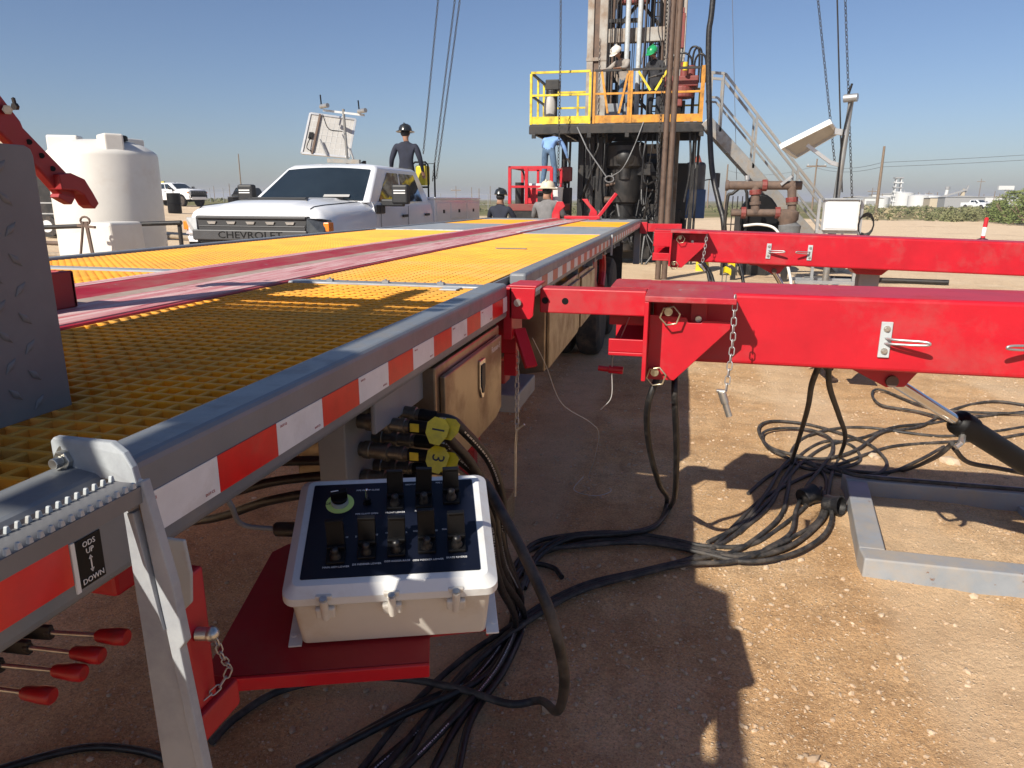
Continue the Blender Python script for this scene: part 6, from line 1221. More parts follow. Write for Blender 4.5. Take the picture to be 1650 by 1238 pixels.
# stairs
stairs = thing('rig_stairs', 'aluminium stairs with handrails leading up to the rig floor', 'stairs', (2.2, 17.8, 0))
SY0, SY1 = 17.9, 18.7
top, bot = V(0.44, 0, 3.38), on_y(1372, 436, 17.9); bot = V(3.72, 0, 0.04)
sd = (bot-top).normalized(); sn = V(-sd.z, 0, sd.x)
for y in (SY0, SY1):
    obj('stringer', MB().bar(top+V(0, y, 0), bot+V(0, y, 0), 0.05, 0.26), 'steel_bright', stairs, bevel=0.006)
    h0, h1 = top+V(0.35, y, 0.98), bot+V(-0.05, y, 0.98)
    obj('handrail', MB().bar(top+V(-0.02, y, 1.02), top+V(0.35, y, 0.98), 0.055).bar(h0, h1, 0.055).bar(top+V(-0.02, y, 0.50), top+V(0.22, y, 0.48), 0.045).bar(top+V(0.22, y, 0.48), bot+V(-0.05, y, 0.48), 0.045), 'steel_bright', stairs)
    for k in (0.02, 0.10, 0.34, 0.64, 0.97):
        b_ = top.lerp(bot, k)+V(0, y, 0.08); zh = h0.z+(h1.z-h0.z)*max(0.0, (b_.x-h0.x)/(h1.x-h0.x)); obj('baluster', MB().bar(b_, V(b_.x, y, zh), 0.05), 'steel_bright', stairs)
for k in range(13):
    c = top.lerp(bot, (k+0.6)/13); obj('tread', MB().box((c.x-0.13, SY0+0.03, c.z-0.02), (c.x+0.13, SY1-0.03, c.z+0.02)), 'galv', stairs)

# ================================================================== PEOPLE
def person(label, loc, rotz, cloth, hat, pose=None, lift=0.0, scale=1.0):
    """Body as one skinned surface; feet at local z 0, facing local -y."""
    J = dict(pel=(0, 0, 0.98), spi=(0, 0.0, 1.14), che=(0, 0.0, 1.34), nek=(0, 0.0, 1.50), hd0=(0, -0.015, 1.57), hd1=(0, -0.03, 1.65), hd2=(0, -0.025, 1.73),
             shl=(-0.185, 0.0, 1.43), ell=(-0.235, 0.03, 1.16), wrl=(-0.225, -0.06, 0.92), hal=(-0.22, -0.085, 0.85), shr=(0.185, 0.0, 1.43), elr=(0.235, 0.03, 1.16), wrr=(0.225, -0.06, 0.92), har=(0.22, -0.085, 0.85),
             hil=(-0.10, 0, 0.92), knl=(-0.115, -0.02, 0.51), anl=(-0.12, 0.03, 0.10), tol=(-0.14, -0.16, 0.045), hir=(0.10, 0, 0.92), knr=(0.115, -0.02, 0.51), anr=(0.12, 0.03, 0.10), tor=(0.14, -0.16, 0.045))
    J.update(pose or {})
    J = {k: Vector(v) for k, v in J.items()}
    fw_ = Vector((0, -1, 0))
    E_ = [('pel', 'spi'), ('spi', 'che'), ('che', 'nek'), ('nek', 'hd0'), ('hd0', 'hd1'), ('hd1', 'hd2')]
    RAD = dict(pel=(.155, .115), spi=(.15, .11), che=(.17, .12), nek=(.058, .058), hd0=(.062, .075), hd1=(.078, .095), hd2=(.062, .075))
    for s in 'lr':
        E_ += [('che', 'sh'+s), ('sh'+s, 'el'+s), ('el'+s, 'wr'+s), ('wr'+s, 'ha'+s), ('pel', 'hi'+s), ('hi'+s, 'kn'+s), ('kn'+s, 'an'+s), ('an'+s, 'to'+s)]
        RAD.update({'sh'+s: (.075, .075), 'el'+s: (.052, .052), 'wr'+s: (.036, .036), 'ha'+s: (.036, .022), 'hi'+s: (.098, .098), 'kn'+s: (.068, .07), 'an'+s: (.05, .055), 'to'+s: (.045, .035)})
        d = (J['ha'+s]-J['wr'+s]).normalized(); sd_ = d.cross(Vector((0, 0, 1))) if abs(d.z) < 0.9 else Vector((0, 1, 0)); sd_.normalize()
        for i, (o_, l_) in enumerate(((-0.027, 0.065), (-0.009, 0.078), (0.009, 0.074), (0.027, 0.058))):
            a = J['ha'+s]+d*0.03+sd_*o_; J[f'f{i}{s}'] = a; J[f'g{i}{s}'] = a+d*l_*0.8+fw_*0.015; E_ += [('ha'+s, f'f{i}{s}'), (f'f{i}{s}', f'g{i}{s}')]; RAD[f'f{i}{s}'] = (.011, .011); RAD[f'g{i}{s}'] = (.008, .008)
        J['th'+s] = J['wr'+s]+d*0.03-sd_*0.03; J['ti'+s] = J['th'+s]+d*0.05-sd_*0.02; E_ += [('wr'+s, 'th'+s), ('th'+s, 'ti'+s)]; RAD['th'+s] = (.012, .012); RAD['ti'+s] = (.009, .009)
    hv = (J['hd2']-J['hd0']).normalized(); face = fw_-hv*fw_.dot(hv); face.normalize()
    if 'face' in J: face = J.pop('face').normalized()
    J['nos'] = J['hd1']+face*0.105-hv*0.015; E_.append(('hd1', 'nos')); RAD['nos'] = (.018, .02)
    ear = hv.cross(face).normalized()
    for s, q in (('l', 1), ('r', -1)): J['ea'+s] = J['hd1']+ear*(0.088*q); E_.append(('hd1', 'ea'+s)); RAD['ea'+s] = (.02, .028)
    keys = list(J); idx = {k: i for i, k in enumerate(keys)}
    me = bpy.data.meshes.new('person'); me.from_pydata([J[k] for k in keys], [(idx[a], idx[b]) for a, b in E_], [])
    ob = bpy.data.objects.new('person_rig', me); col.objects.link(ob)
    sk = ob.modifiers.new('skin', 'SKIN'); sk.use_smooth_shade = True; sk.branch_smoothing = 0.6
    for k, d in zip(keys, me.skin_vertices[0].data): d.radius = RAD[k]; d.use_root = (k == 'pel')
    ss = ob.modifiers.new('sub', 'SUBSURF'); ss.levels = 2; ss.render_levels = 2
    bpy.context.view_layer.update(); dg = bpy.context.evaluated_depsgraph_get()
    bm_ = bpy.data.meshes.new_from_object(ob.evaluated_get(dg)); bpy.data.objects.remove(ob)
    bm_.materials.clear()
    for m in (cloth[0], cloth[1], 'skin', 'boot', cloth[2] if len(cloth) > 2 else 'skin'): bm_.materials.append(MT[m])
    segs = [(J[a], J[b], 2 if (b in ('hd0', 'hd1', 'hd2', 'nos', 'eal', 'ear')) else 4 if (a[:2] in ('ha', 'wr', 'th') or a[0] in 'fg') and b[:2] != 'wr' else 3 if b[:2] == 'to' else 1 if b[:2] in ('hi', 'kn', 'an') else 0) for a, b in E_]
    for pl in bm_.polygons:
        c = pl.center; best = 9; mi = 0
        for a, b, m in segs:
            ab = b-a; t = max(0, min(1, (c-a).dot(ab)/max(1e-9, ab.length_squared))); dd = (c-(a+ab*t)).length
            if dd < best: best, mi = dd, m
        if mi == 0 and c.z < J['pel'].z+0.03 and (c-J['pel']).length < 0.22: mi = 1
        pl.material_index = mi; pl.use_smooth = True
    t = thing('person', label, 'person', loc, rotz)
    t.scale = (scale,)*3
    obj('body', bm_, None, t, local=True)
    M_ = Matrix.Translation(J['hd1']+hv*0.045) @ Matrix((ear, -face, hv)).transposed().to_4x4()
    kind, hm = hat
    prof = [(0.135, -0.01), (0.142, 0.0), (0.132, 0.05), (0.108, 0.095), (0.06, 0.122), (0.01, 0.128)]
    h = MB().lathe(prof, 22).xf(Matrix.Diagonal((0.92, 1.08, 1, 1)))
    if kind == 'full': h.lathe([(0.13, -0.004), (0.178, -0.022), (0.18, -0.016), (0.13, 0.008)], 22)
    else: h.prism([(-0.12, -0.10, -0.006), (-0.075, -0.185, -0.012), (0.0, -0.205, -0.014), (0.075, -0.185, -0.012), (0.12, -0.10, -0.006)], (0, 0, 0.008))
    h.box((-0.012, -0.14, 0.10), (0.012, 0.12, 0.132))
    obj('hard_hat', h.xf(M_), hm, t, local=True, auto=45)
    hr = MB().ball((0, 0.02, -0.045), 0.088, 0.094, 0.075, 12, 8)
    obj('hair', hr.xf(M_), 'hair', t, local=True, auto=80)
    return t
# worker on the rig floor leaning on the rail
p1 = Q(1006, 186, 0.45)
person('worker in grey jacket and white hard hat leaning on the rig floor rail', (p1.x, RY+0.42, FZ), D2R(-38), ('tan_cloth', 'jeans'), ('cap', 'helmet_white'),
       dict(spi=(0, -0.02, 1.14), che=(0, -0.12, 1.33), nek=(0, -0.21, 1.46), hd0=(0, -0.26, 1.52), hd1=(0, -0.33, 1.56), hd2=(0, -0.36, 1.62), shl=(-0.18, -0.14, 1.40), ell=(-0.25, -0.33, 1.24), wrl=(-0.20, -0.52, 1.20), hal=(-0.18, -0.58, 1.19), shr=(0.18, -0.14, 1.40), elr=(0.27, -0.30, 1.22), wrr=(0.25, -0.50, 1.19), har=(0.24, -0.57, 1.18), face=(0, -0.8, -0.6)))
p2 = Q(1054, 186, 0.7)
person('worker in dark coveralls and green hard hat looking down on the rig floor', (p2.x, RY+0.75, FZ), D2R(-30), ('charcoal_cloth', 'charcoal_cloth', 'glove'), ('cap', 'helmet_green'),
       dict(che=(0, -0.06, 1.33), nek=(0, -0.11, 1.48), hd0=(0, -0.15, 1.54), hd1=(0, -0.20, 1.60), hd2=(0, -0.22, 1.67), shl=(-0.18, -0.07, 1.42), ell=(-0.27, -0.08, 1.16), wrl=(-0.20, -0.28, 1.02), hal=(-0.18, -0.34, 0.99), shr=(0.18, -0.07, 1.42), elr=(0.27, -0.06, 1.16), wrr=(0.16, -0.27, 1.08), har=(0.10, -0.32, 1.06), face=(0, -0.85, -0.5), anl=(-0.17, 0.05, 0.10), tol=(-0.2, -0.15, 0.045)))
# red side platform and the man standing on it
YR = 17.0
bk = thing('side_basket', 'red railed side platform with a cooler beside the rig', 'platform', (-3.6, YR, 0))
bx0, bx1 = on_y(819, 300, YR).x, on_y(903, 300, YR).x; bz = 1.50
ztop, zmid = on_y(830, 270, YR).z, on_y(830, 301, YR).z
obj('floor', MB().box((bx0, YR, bz-0.16), (bx1, YR+1.9, bz)), 'rust_red', bk, bevel=0.01); obj('floor_beam', MB().box((bx0, YR+0.02, bz-0.45), (bx1, YR+1.4, bz-0.161)), 'black_steel', bk)
obj('support', MB().box((bx0+0.1, YR+0.2, -0.03), (bx0+0.22, YR+0.32, bz-0.45)).box((bx1-0.3, YR+0.2, -0.03), (bx1-0.18, YR+0.32, bz-0.45)).box((bx0+0.1, YR+1.1, -0.03), (bx0+0.22, YR+1.22, bz-0.45)), 'black_steel', bk)
for x in (bx0+0.03, on_y(848, 300, YR).x, on_y(888, 300, YR).x): obj('post', MB().bar((x, YR+0.03, bz), (x, YR+0.03, ztop), 0.07), 'red', bk); obj('post', MB().bar((x, YR+1.45, bz), (x, YR+1.45, ztop), 0.06), 'red', bk)
xr = on_y(888, 300, YR).x
for y in (YR+0.03, YR+1.45): obj('rail', MB().bar((bx0, y, ztop), (xr, y, ztop), 0.06).bar((bx0, y, zmid), (xr, y, zmid), 0.05), 'red', bk)
obj('rail', MB().bar((bx0+0.03, YR, ztop), (bx0+0.03, YR+1.5, ztop), 0.05).bar((bx0+0.03, YR, zmid), (bx0+0.03, YR+1.5, zmid), 0.05), 'red', bk)
c = on_y(862, 312, YR+0.4); cl = thing('cooler', 'red and white cooler on the side platform by the rig', 'cooler', (c.x, YR+0.5, bz))
obj('tub', MB().box((c.x-0.22, YR+0.3, bz), (c.x+0.22, YR+0.7, bz+0.36)), 'cooler_red', cl, bevel=0.02); obj('lid', MB().box((c.x-0.23, YR+0.29, bz+0.362), (c.x+0.23, YR+0.71, bz+0.47)), 'cab_white', cl, bevel=0.02)
obj('handle', MB().path([(c.x-0.24, YR+0.4, bz+0.25), (c.x-0.27, YR+0.5, bz+0.2), (c.x-0.24, YR+0.6, bz+0.25)], 0.012, 6), 'cab_white', cl)
bkt = on_y(898, 330, YR+0.3); u_ = thing('paint_bucket', 'white plastic bucket on the side platform at the man’s feet'.replace('’', ''), 'bucket', (bkt.x-0.05, YR+0.5, bz)); obj('pail', MB().lathe([(0.13, 0), (0.155, 0.36), (0.165, 0.36), (0.165, 0.39), (0.14, 0.39)], 20), 'cab_white', u_, local=True, auto=40); obj('bail', MB().path([(0.16*math.cos(a), -0.02, 0.36+0.14*math.sin(a)) for a in [k*0.45 for k in range(8)]], 0.006, 5), 'wire', u_, local=True)
obj('platform_tool', MB().cyl(on_y(842, 273, YR+0.2), on_y(853, 318, YR+0.2), 0.022, n=8).cyl((c.x-0.42, YR+0.6, bz), (c.x-0.42, YR+0.6, bz+0.5), 0.11, n=14), 'black_steel', bk)
obj('step_block', MB().box((on_y(872, 303, YR+0.7).x, YR+0.25, bz+0.0), (on_y(892, 303, YR+0.7).x, YR+0.95, 1.80)), 'black_steel', bk)
p3 = on_y(882, 303, YR+0.5)
person('worker in blue shirt and jeans standing on the red side platform under the floor', (p3.x, YR+0.60, 1.80), D2R(165), ('blue_shirt', 'jeans', 'glove'), ('cap', 'helmet_dark'),
       dict(anl=(-0.20, 0.03, 0.10), tol=(-0.24, -0.16, 0.045), knl=(-0.16, -0.02, 0.51), anr=(0.16, 0.03, 0.10), pel=(0, 0.04, 0.95), spi=(0, -0.03, 1.09), che=(0.02, -0.17, 1.21), nek=(0.03, -0.31, 1.27), hd0=(0.03, -0.37, 1.28), hd1=(0.03, -0.44, 1.28), hd2=(0.03, -0.50, 1.28), shl=(-0.19, -0.16, 1.24), ell=(-0.33, -0.22, 1.02), wrl=(-0.37, -0.32, 0.80), hal=(-0.38, -0.36, 0.74), shr=(0.19, -0.16, 1.24), elr=(0.30, -0.30, 1.08), wrr=(0.24, -0.46, 1.0), har=(0.23, -0.52, 0.98), face=(0, -0.6, -0.8)), scale=0.97)
# the three seen from behind
p4_ = on_y(881, 340, 13.6)
person('person in grey shirt and full brim tan hard hat standing behind the trailer end', (p4_.x, 13.6, gz(p4_.x, 13.6)), D2R(170), ('grey_cloth', 'jeans'), ('full', 'helmet_tan'),
       dict(shl=(-0.19, 0, 1.43), ell=(-0.27, -0.14, 1.22), wrl=(-0.24, -0.38, 1.22), hal=(-0.23, -0.45, 1.22), elr=(0.28, -0.10, 1.2), wrr=(0.30, -0.34, 1.18), har=(0.30, -0.42, 1.18), shr=(0.19, 0, 1.43)), scale=1.07)
p5_ = on_y(806, 345, 14.6)
person('person in navy jacket and dark hard hat seen from behind beyond the deck', (p5_.x, 14.6, gz(p5_.x, 14.6)), D2R(172), ('navy_cloth', 'navy_cloth'), ('cap', 'helmet_dark'), dict(ell=(-0.28, -0.10, 1.22), wrl=(-0.22, -0.34, 1.15), hal=(-0.2, -0.4, 1.14), elr=(0.29, -0.10, 1.22), wrr=(0.22, -0.34, 1.15), har=(0.2, -0.4, 1.14)))
p6_ = on_y(656, 300, 13.5)
person('person in navy shirt and dark hard hat standing up on the pickup bed', (p6_.x, 13.5, 1.16), D2R(190), ('navy_cloth', 'charcoal_cloth'), ('full', 'helmet_dark'), dict(ell=(-0.27, 0.02, 1.18), wrl=(-0.30, -0.12, 0.96), hal=(-0.3, -0.16, 0.9), hd1=(0.01, -0.035, 1.65), elr=(0.28, 0.02, 1.17), wrr=(0.32, -0.1, 0.94), har=(0.33, -0.14, 0.88)))
obj('bed_step', MB().box((p6_.x-0.3, 13.2, 0.80), (p6_.x+0.3, 13.8, 1.159)), 'black_steel', [o for o in col.objects if o.name == 'pickup_truck'][0])
# hooks and bar at the far end of the trough
for (x, y0_, y1_) in ((895, 327, 353), (955, 323, 353)):
    a = on_y(x, y1_, 11.4); b = on_y(x, y0_, 11.4); s = 1 if x < 920 else -1; w = 0.11
    prof = [(a.x-0.06, 1.29), (a.x+0.07, 1.29), (a.x+0.065, 1.42), (a.x+0.10*s+0.05, b.z-0.05), (a.x+0.10*s+0.01, b.z+0.02), (a.x+0.10*s-0.08, b.z+0.02), (a.x-0.035, 1.45), (a.x-0.06, 1.38)]
    tpart('pipe_hook', MB().prism([(px_, 11.4, pz_) for px_, pz_ in prof], (0, 0.03, 0)), 'red', bevel=0.006)
tpart('end_bar', MB().bar(on_y(963, 351, 11.3), on_y(993, 312, 11.35), 0.07, 0.05), 'red', bevel=0.005)
tpart('end_bar', MB().box((-1.75, 11.2, 1.315), (-1.2, 11.27, 1.36)), 'red', bevel=0.005)

# ================================================================== EQUIPMENT ON THE RIGHT
# solar powered cabinet on a mast
YC = 14.6
cm = thing('solar_cabinet', 'white cabinet and edge-on solar panel on a galvanized mast near the stairs', 'solar mast', place(1352, 440, YC))
mx = on_y(1352, 300, YC).x
def Cc(x, y, k=0.0): return on_y(x, y, YC+k)
mt_, mb_ = Cc(1372, 160), Cc(1346, 330)
obj('mast', MB().path([V(mb_.x-0.03, YC, -0.02), mb_, Cc(1355, 270), mt_], [0.06, 0.06, 0.052, 0.045], 12), 'steel_bright', cm, auto=40)
q = [Cc(1259, 236, -0.35), Cc(1282, 252, 0.9), Cc(1349, 213, 0.9), Cc(1337, 197, -0.35)]
nr = (q[1]-q[0]).cross(q[3]-q[0]).normalized()
if nr.z < 0: nr = -nr
obj('panel', MB().prism([p_+nr*0.02 for p_ in q], nr*0.012), 'solar_cell', cm)
fr = MB()
for i in range(4): fr.bar(q[i], q[(i+1) % 4], 0.05, 0.09, nr)
obj('panel_frame', fr, 'cab_white', cm); obj('panel_back', MB().prism([p_-nr*0.004 for p_ in q], nr*0.012), 'solar_back', cm)
obj('strut', MB().bar(Cc(1300, 234), Cc(1338, 262), 0.06).bar(Cc(1338, 262), Cc(1352, 266), 0.07).bar(Cc(1344, 212), Cc(1362, 214), 0.10), 'alu', cm)
obj('camera_head', MB().cyl(Cc(1360, 159), Cc(1382, 157, -0.1), 0.07, n=14), 'galv', cm, auto=40); obj('antenna', MB().cyl(Cc(1366, 156), Cc(1373, 135), 0.02, n=8), 'black', cm)
c0_, c1_ = Cc(1331, 322, -0.25), Cc(1381, 372, -0.25)
cab = obj('cabinet', MB().box((c0_.x, YC-0.25, c1_.z), (c1_.x, YC-0.02, c0_.z)), 'cab_white', cm, bevel=0.012)
obj('cabinet_door', MB().box((c0_.x+0.03, YC-0.262, c1_.z+0.03), (c1_.x-0.03, YC-0.2505, c0_.z-0.03)), 'cab_white', cab, bevel=0.004); obj('cabinet_hood', MB().box((c0_.x-0.03, YC-0.30, c0_.z+0.001), (c1_.x+0.03, YC, c0_.z+0.03)), 'grey_plate', cab)
for x in (c0_.x-0.10, c1_.x+0.05): obj('frame_leg', MB().box((x, YC-0.1, gz(x, YC)-0.02), (x+0.05, YC-0.05, c0_.z+0.02)), 'galv', cm)
for a_, b_ in (((c0_.x-0.10, YC-0.12, c1_.z-0.06), (c1_.x+0.10, YC-0.04, c1_.z-0.002)), ((c0_.x-0.4, YC-0.3, 0.10), (c1_.x+0.1, YC-0.24, 0.16)), ((c0_.x-0.4, YC+0.2, 0.10), (c1_.x+0.1, YC+0.26, 0.16))): obj('frame_rail', MB().box(a_, b_), 'galv', cm)
for k in range(4): obj('cable_loop', MB().path([(c1_.x+0.17+0.13*math.cos(a), YC-0.12+0.01*k, c1_.z+0.1+(0.22-0.02*k)*math.sin(a)) for a in [j*0.524 for j in range(12)]], 0.010, 5, close=True), 'black_rubber', cm)
obj('mast_cable', MB().path(spline([Cc(1372, 165, -0.08), Cc(1362, 200, -0.1), Cc(1355, 240, -0.08), Cc(1350, 290, -0.1), Cc(1345, 340, -0.1)], 5), 0.014, 6), 'black', cm)
# second solar mast, mostly hidden behind the red arm
s2 = thing('solar_mast', 'tan backed solar panel and antenna mast half hidden behind the red kicker arm', 'solar panel', place(4, 330, 15))
q = [on_y(-30, 236, 15), on_y(14, 246, 15.3), on_y(28, 212, 15.6), on_y(-14, 200, 15.3)]; nr2 = (q[1]-q[0]).cross(q[3]-q[0]).normalized()
obj('panel', MB().prism(q, nr2*-0.02), 'far_tan', s2); fr = MB()
for i in range(4): fr.bar(q[i], q[(i+1) % 4], 0.05, 0.05, nr2)
obj('panel_frame', fr, 'alu', s2); c_ = on_y(-4, 225, 15.45); obj('mast', MB().cyl((c_.x, 15.5, gz(c_.x, 15.5)-0.05), (c_.x, 15.5, on_y(0, 172, 15.5).z), 0.05, n=10), 'steel_bright', s2)
obj('antenna', MB().cyl(on_y(24, 173, 15.4), on_y(21, 157, 15.4), 0.02, n=6).bar(on_y(-4, 176, 15.4), on_y(26, 173, 15.4), 0.05), 'black', s2)
# rusty manifold
YM = 15.6
mf = thing('pipe_manifold', 'rusty brown pipe manifold with red unions in front of the stairs', 'pipework', place(1240, 440, YM))
def Mm(x, y, k=0.0): return on_y(x, y, YM+k)
obj('pipe', MB().cyl(Mm(1171, 299), Mm(1292, 299), 0.085, n=16).cyl(Mm(1169, 299), Mm(1174, 299), 0.105, n=16), 'rust', mf, auto=40)
obj('pipe', MB().cyl(Mm(1178, 343), Mm(1276, 343), 0.072, n=16), 'rust', mf, auto=40)
for x, y0_, y1_ in ((1217, 299, 343), (1276, 292, 375)): obj('pipe', MB().cyl(Mm(x, y0_), Mm(x, y1_), 0.085, n=16).cyl(Mm(x, 325), Mm(x, 330), 0.11, n=16), 'rust', mf, auto=40)
for x, y in ((1232, 299), (1217, 310), (1276, 322), (1198, 343), (1253, 343)):
    obj('union', MB().cyl(Mm(x-4, y), Mm(x+4, y), 0.12, n=10) if y in (299, 343) else MB().cyl(Mm(x, y-4), Mm(x, y+4), 0.12, n=10), 'rust_red', mf, bevel=0.01)
obj('gate_valve', MB().lathe([(0.10, -0.3), (0.16, -0.25), (0.16, -0.1), (0.20, -0.05), (0.20, 0.1), (0.10, 0.15)], 16, Mm(1270, 350)), 'rust', mf, auto=40); obj('valve_base', MB().lathe([(0.2, -0.15), (0.22, 0.05), (0.12, 0.12)], 16, Mm(1272, 368)), 'carrier_grey', mf, auto=40)
obj('lever_handle', MB().bar(Mm(1258, 298, -0.1), Mm(1276, 284, -0.1), 0.05), 'galv', mf); obj('gauge', MB().cyl(Mm(1204, 290), Mm(1204, 283), 0.05, n=10).cyl(Mm(1204, 299), Mm(1204, 290), 0.03), 'galv', mf)
obj('pipe_stand', MB().box((Mm(1185, 343).x, YM-0.05, -0.03), (Mm(1185, 343).x+0.1, YM+0.05, Mm(1185, 343).z-0.07)), 'black_steel', mf); obj('pipe_stand', MB().box((Mm(1268, 343).x, YM-0.05, -0.03), (Mm(1268, 343).x+0.12, YM+0.05, Mm(1268, 343).z-0.3)), 'black_steel', mf)
bt = thing('black_tank', 'rounded black fluid tank with tube guard behind the rusty manifold', 'tank', place(1215, 440, 17.0))
tx0, tx1 = on_y(1176, 340, 17).x, on_y(1258, 340, 17).x; tz = on_y(1215, 309, 17).z
obj('tank', MB().prism([(tx0+0.15+(tx1-tx0-0.15)*0.5+(tx1-tx0-0.15)*0.5*math.cos(a), 16.7, tz*0.5+0.1+tz*0.42*math.sin(a)) for a in [k*0.262 for k in range(24)]], (0, 0.6, 0)), 'black', bt, bevel=0.05, seg=3)
obj('guard', MB().path(spline([(tx0-0.1, 16.6, 0.0), (tx0-0.1, 16.6, tz-0.25), (tx0, 16.6, tz-0.05), (tx0+0.3, 16.6, tz-0.03), (tx0+0.32, 16.6, 0.0)], 4), 0.035, 8), 'black_steel', bt, auto=60)
obj('guard_mesh', MB().cyl((tx0+0.02, 16.6, 0.0), (tx0+0.02, 16.6, tz-0.1), 0.012, n=5).cyl((tx0+0.12, 16.6, 0.0), (tx0+0.12, 16.6, tz-0.1), 0.012, n=5).cyl((tx0+0.22, 16.6, 0.0), (tx0+0.22, 16.6, tz-0.1), 0.012, n=5).cyl((tx0-0.1, 16.6, 0.7), (tx0+0.32, 16.6, 0.7), 0.012, n=5).cyl((tx0-0.1, 16.6, 1.1), (tx0+0.32, 16.6, 1.1), 0.012, n=5), 'black_steel', bt); obj('saddle', MB().box((tx0+0.3, 16.75, -0.03), (tx1-0.2, 17.25, 0.32)), 'black_steel', bt)
# white hose and valve on the ground under it
tag(obj('white_hose', MB().path(spline([on_y(1198, 364, 15), on_y(1225, 362, 15), on_y(1250, 370, 14.8), on_y(1262, 400, 14.2), V(2.0, 13.5, 0.05), V(1.6, 12.8, 0.04)], 6), 0.026, 8), 'white_poly', None, auto=60), 'off white hose sagging from the manifold to the ground', 'hose')
# timber mats, boards and pipes on the ground around the well
for i, (x0_, y0_, x1_, y1_, w) in enumerate(((-0.4, 12.6, 2.2, 12.3, 0.28), (-0.2, 13.2, 2.9, 12.9, 0.3), (0.0, 13.8, 3.0, 13.6, 0.28), (-0.3, 14.5, 2.6, 14.4, 0.3), (0.1, 11.9, 1.6, 11.6, 0.22))):
    tag(obj('timber_board', MB().bar((x0_, y0_, gz(x0_, y0_)+0.035), (x1_, y1_, gz(x1_, y1_)+0.035), w, 0.07), 'old_wood', None, bevel=0.008), 'weathered timber board lying on the ground between the outrigger and the rig', 'board', 'timber boards by the rig')
for i, (x0_, y0_, x1_, y1_, m) in enumerate(((0.2, 11.3, 3.2, 10.9, 'black_steel'), (2.6, 16.0, 5.2, 15.6, 'black_steel'), (0.6, 12.1, 1.9, 11.2, 'galv'), (0.3, 12.8, 3.4, 12.6, 'rust'))):
    tag(obj('loose_pipe', MB().cyl((x0_, y0_, gz(x0_, y0_)+0.06), (x1_, y1_, gz(x1_, y1_)+0.06), 0.05, n=12), m, None, auto=40), ['black pipe lying on the ground behind the free standing outrigger', 'black pipe lying on bare sand beyond the grey outrigger leg', 'galvanized pipe lying across the timber boards', 'rusty pipe lying along the timber boards'][i], 'pipe')
for i, (px, py) in enumerate(((1178, 424), (1171, 437))):
    c = on_y(px, py, 9.6-0.8*i); t = thing('marker_flag', ['yellow marker flag on a wire by the timber boards, upper one', 'yellow marker flag on a wire by the timber boards, lower one'][i], 'flag', (c.x, c.y, gz(c.x, c.y)))
    obj('flag', MB().grid([[c+V(0.10*a-0.05, 0.02*math.sin(a*5), 0.07*b-0.035+0.02*math.sin(a*4)) for a in (0, 0.33, 0.66, 1)] for b in (0, 0.5, 1)]), 'tag_yellow', t); obj('stake', MB().cyl((c.x-0.045, c.y, gz(c.x, c.y)-0.02), (c.x-0.045, c.y, c.z+0.04), 0.006, n=6), 'wire', t)
for i, (px, py) in enumerate(((1150, 432), (1205, 428), (1160, 445))):
    pt = on_y(px, py, 10.5-i*0.6)
    tag(obj('well_cable', MB().path(spline([pt+V(-0.3, 0, -pt.z+0.9), pt+V(-0.1, 0, 0.0), V(pt.x+0.1, pt.y-0.2, 0.03), V(pt.x+0.5, pt.y-0.3, 0.03)], 6), 0.022, 8), 'black_rubber', None, auto=60), 'black hose drooping to the ground below the free standing outrigger', 'hose', 'hoses below the free outrigger')

# guy ropes and chains
def guy(label, a, b, Y, m='black_steel', r=0.016, grp='guy lines', chain_=False):
    A_, B_ = on_y(*a, Y), on_y(*b, Y); d = (A_-B_); T_ = A_+d*0.35
    if chain_: return far_chain(label, [T_, B_], 0.095, m, grp)
    return tag(obj('guy_line', MB().cyl(B_, T_, r, n=6), m, None), label, 'guy line', grp)
guy('chain guy line rising behind the man on the pickup bed, outermost', (706, 0), (682, 248), 21, chain_=True)
guy('chain guy line rising behind the man on the pickup bed, middle one', (733, 0), (697, 292), 21, chain_=True)
guy('chain guy line rising behind the pickup, the one closest to the rig', (741, 0), (703, 288), 21.2, chain_=True)
guy('chain guy line slanting down behind the edge-on solar panel', (1318, 0), (1345, 262), 19, chain_=True)
guy('thin guy rope running down beside the solar cabinet mast', (1349, 0), (1357, 310), 19, r=0.018); guy('dark chain guy line passing behind the solar cabinet mast', (1362, 0), (1373, 322), 19, chain_=True)
guy('very thin wire hanging to the rig side of the stairs', (1180, 0), (1187, 290), 20, r=0.007, m='wire')
ws_ = thing('windsock', 'faded orange windsock on a thin pole beside the rig carrier', 'windsock', place(1112, 330, 24))
wa, wb = on_y(1119, 254, 24), on_y(1131, 284, 24); obj('sock', MB().path([wa, wa.lerp(wb, 0.5), wb], [0.17, 0.15, 0.11], 14), 'orange_sock', ws_, auto=50)
obj('pole', MB().cyl((wa.x-0.15, 24, gz(wa.x, 24)), (wa.x-0.1, 24, wa.z+0.1), 0.02, n=8).cyl((wa.x-0.1, 24, wa.z+0.1), wa, 0.012, n=6), 'wire', ws_)
# delineator post
dp = place(1583, 386, 35); t = thing('delineator_post', 'leaning red and white striped delineator post on the sand near the scrub', 'post', dp)
top_ = on_y(1590, 352, 35); base_ = V(dp.x, dp.y, dp.z)
for i in range(5): obj('stripe', MB().cyl(base_.lerp(top_, i/5), base_.lerp(top_, (i+1)/5), 0.085, n=14), 'red' if i in (0, 3, 4) else ('cab_white' if i % 2 else 'tape_white'), t, auto=40)
obj('foot', MB().lathe([(0.22, 0), (0.2, 0.05), (0.08, 0.09)], 16, base_), 'black_rubber', t, auto=40); obj('cap', MB().cyl(top_, top_+(top_-base_).normalized()*0.04, 0.06, n=12), 'red', t)

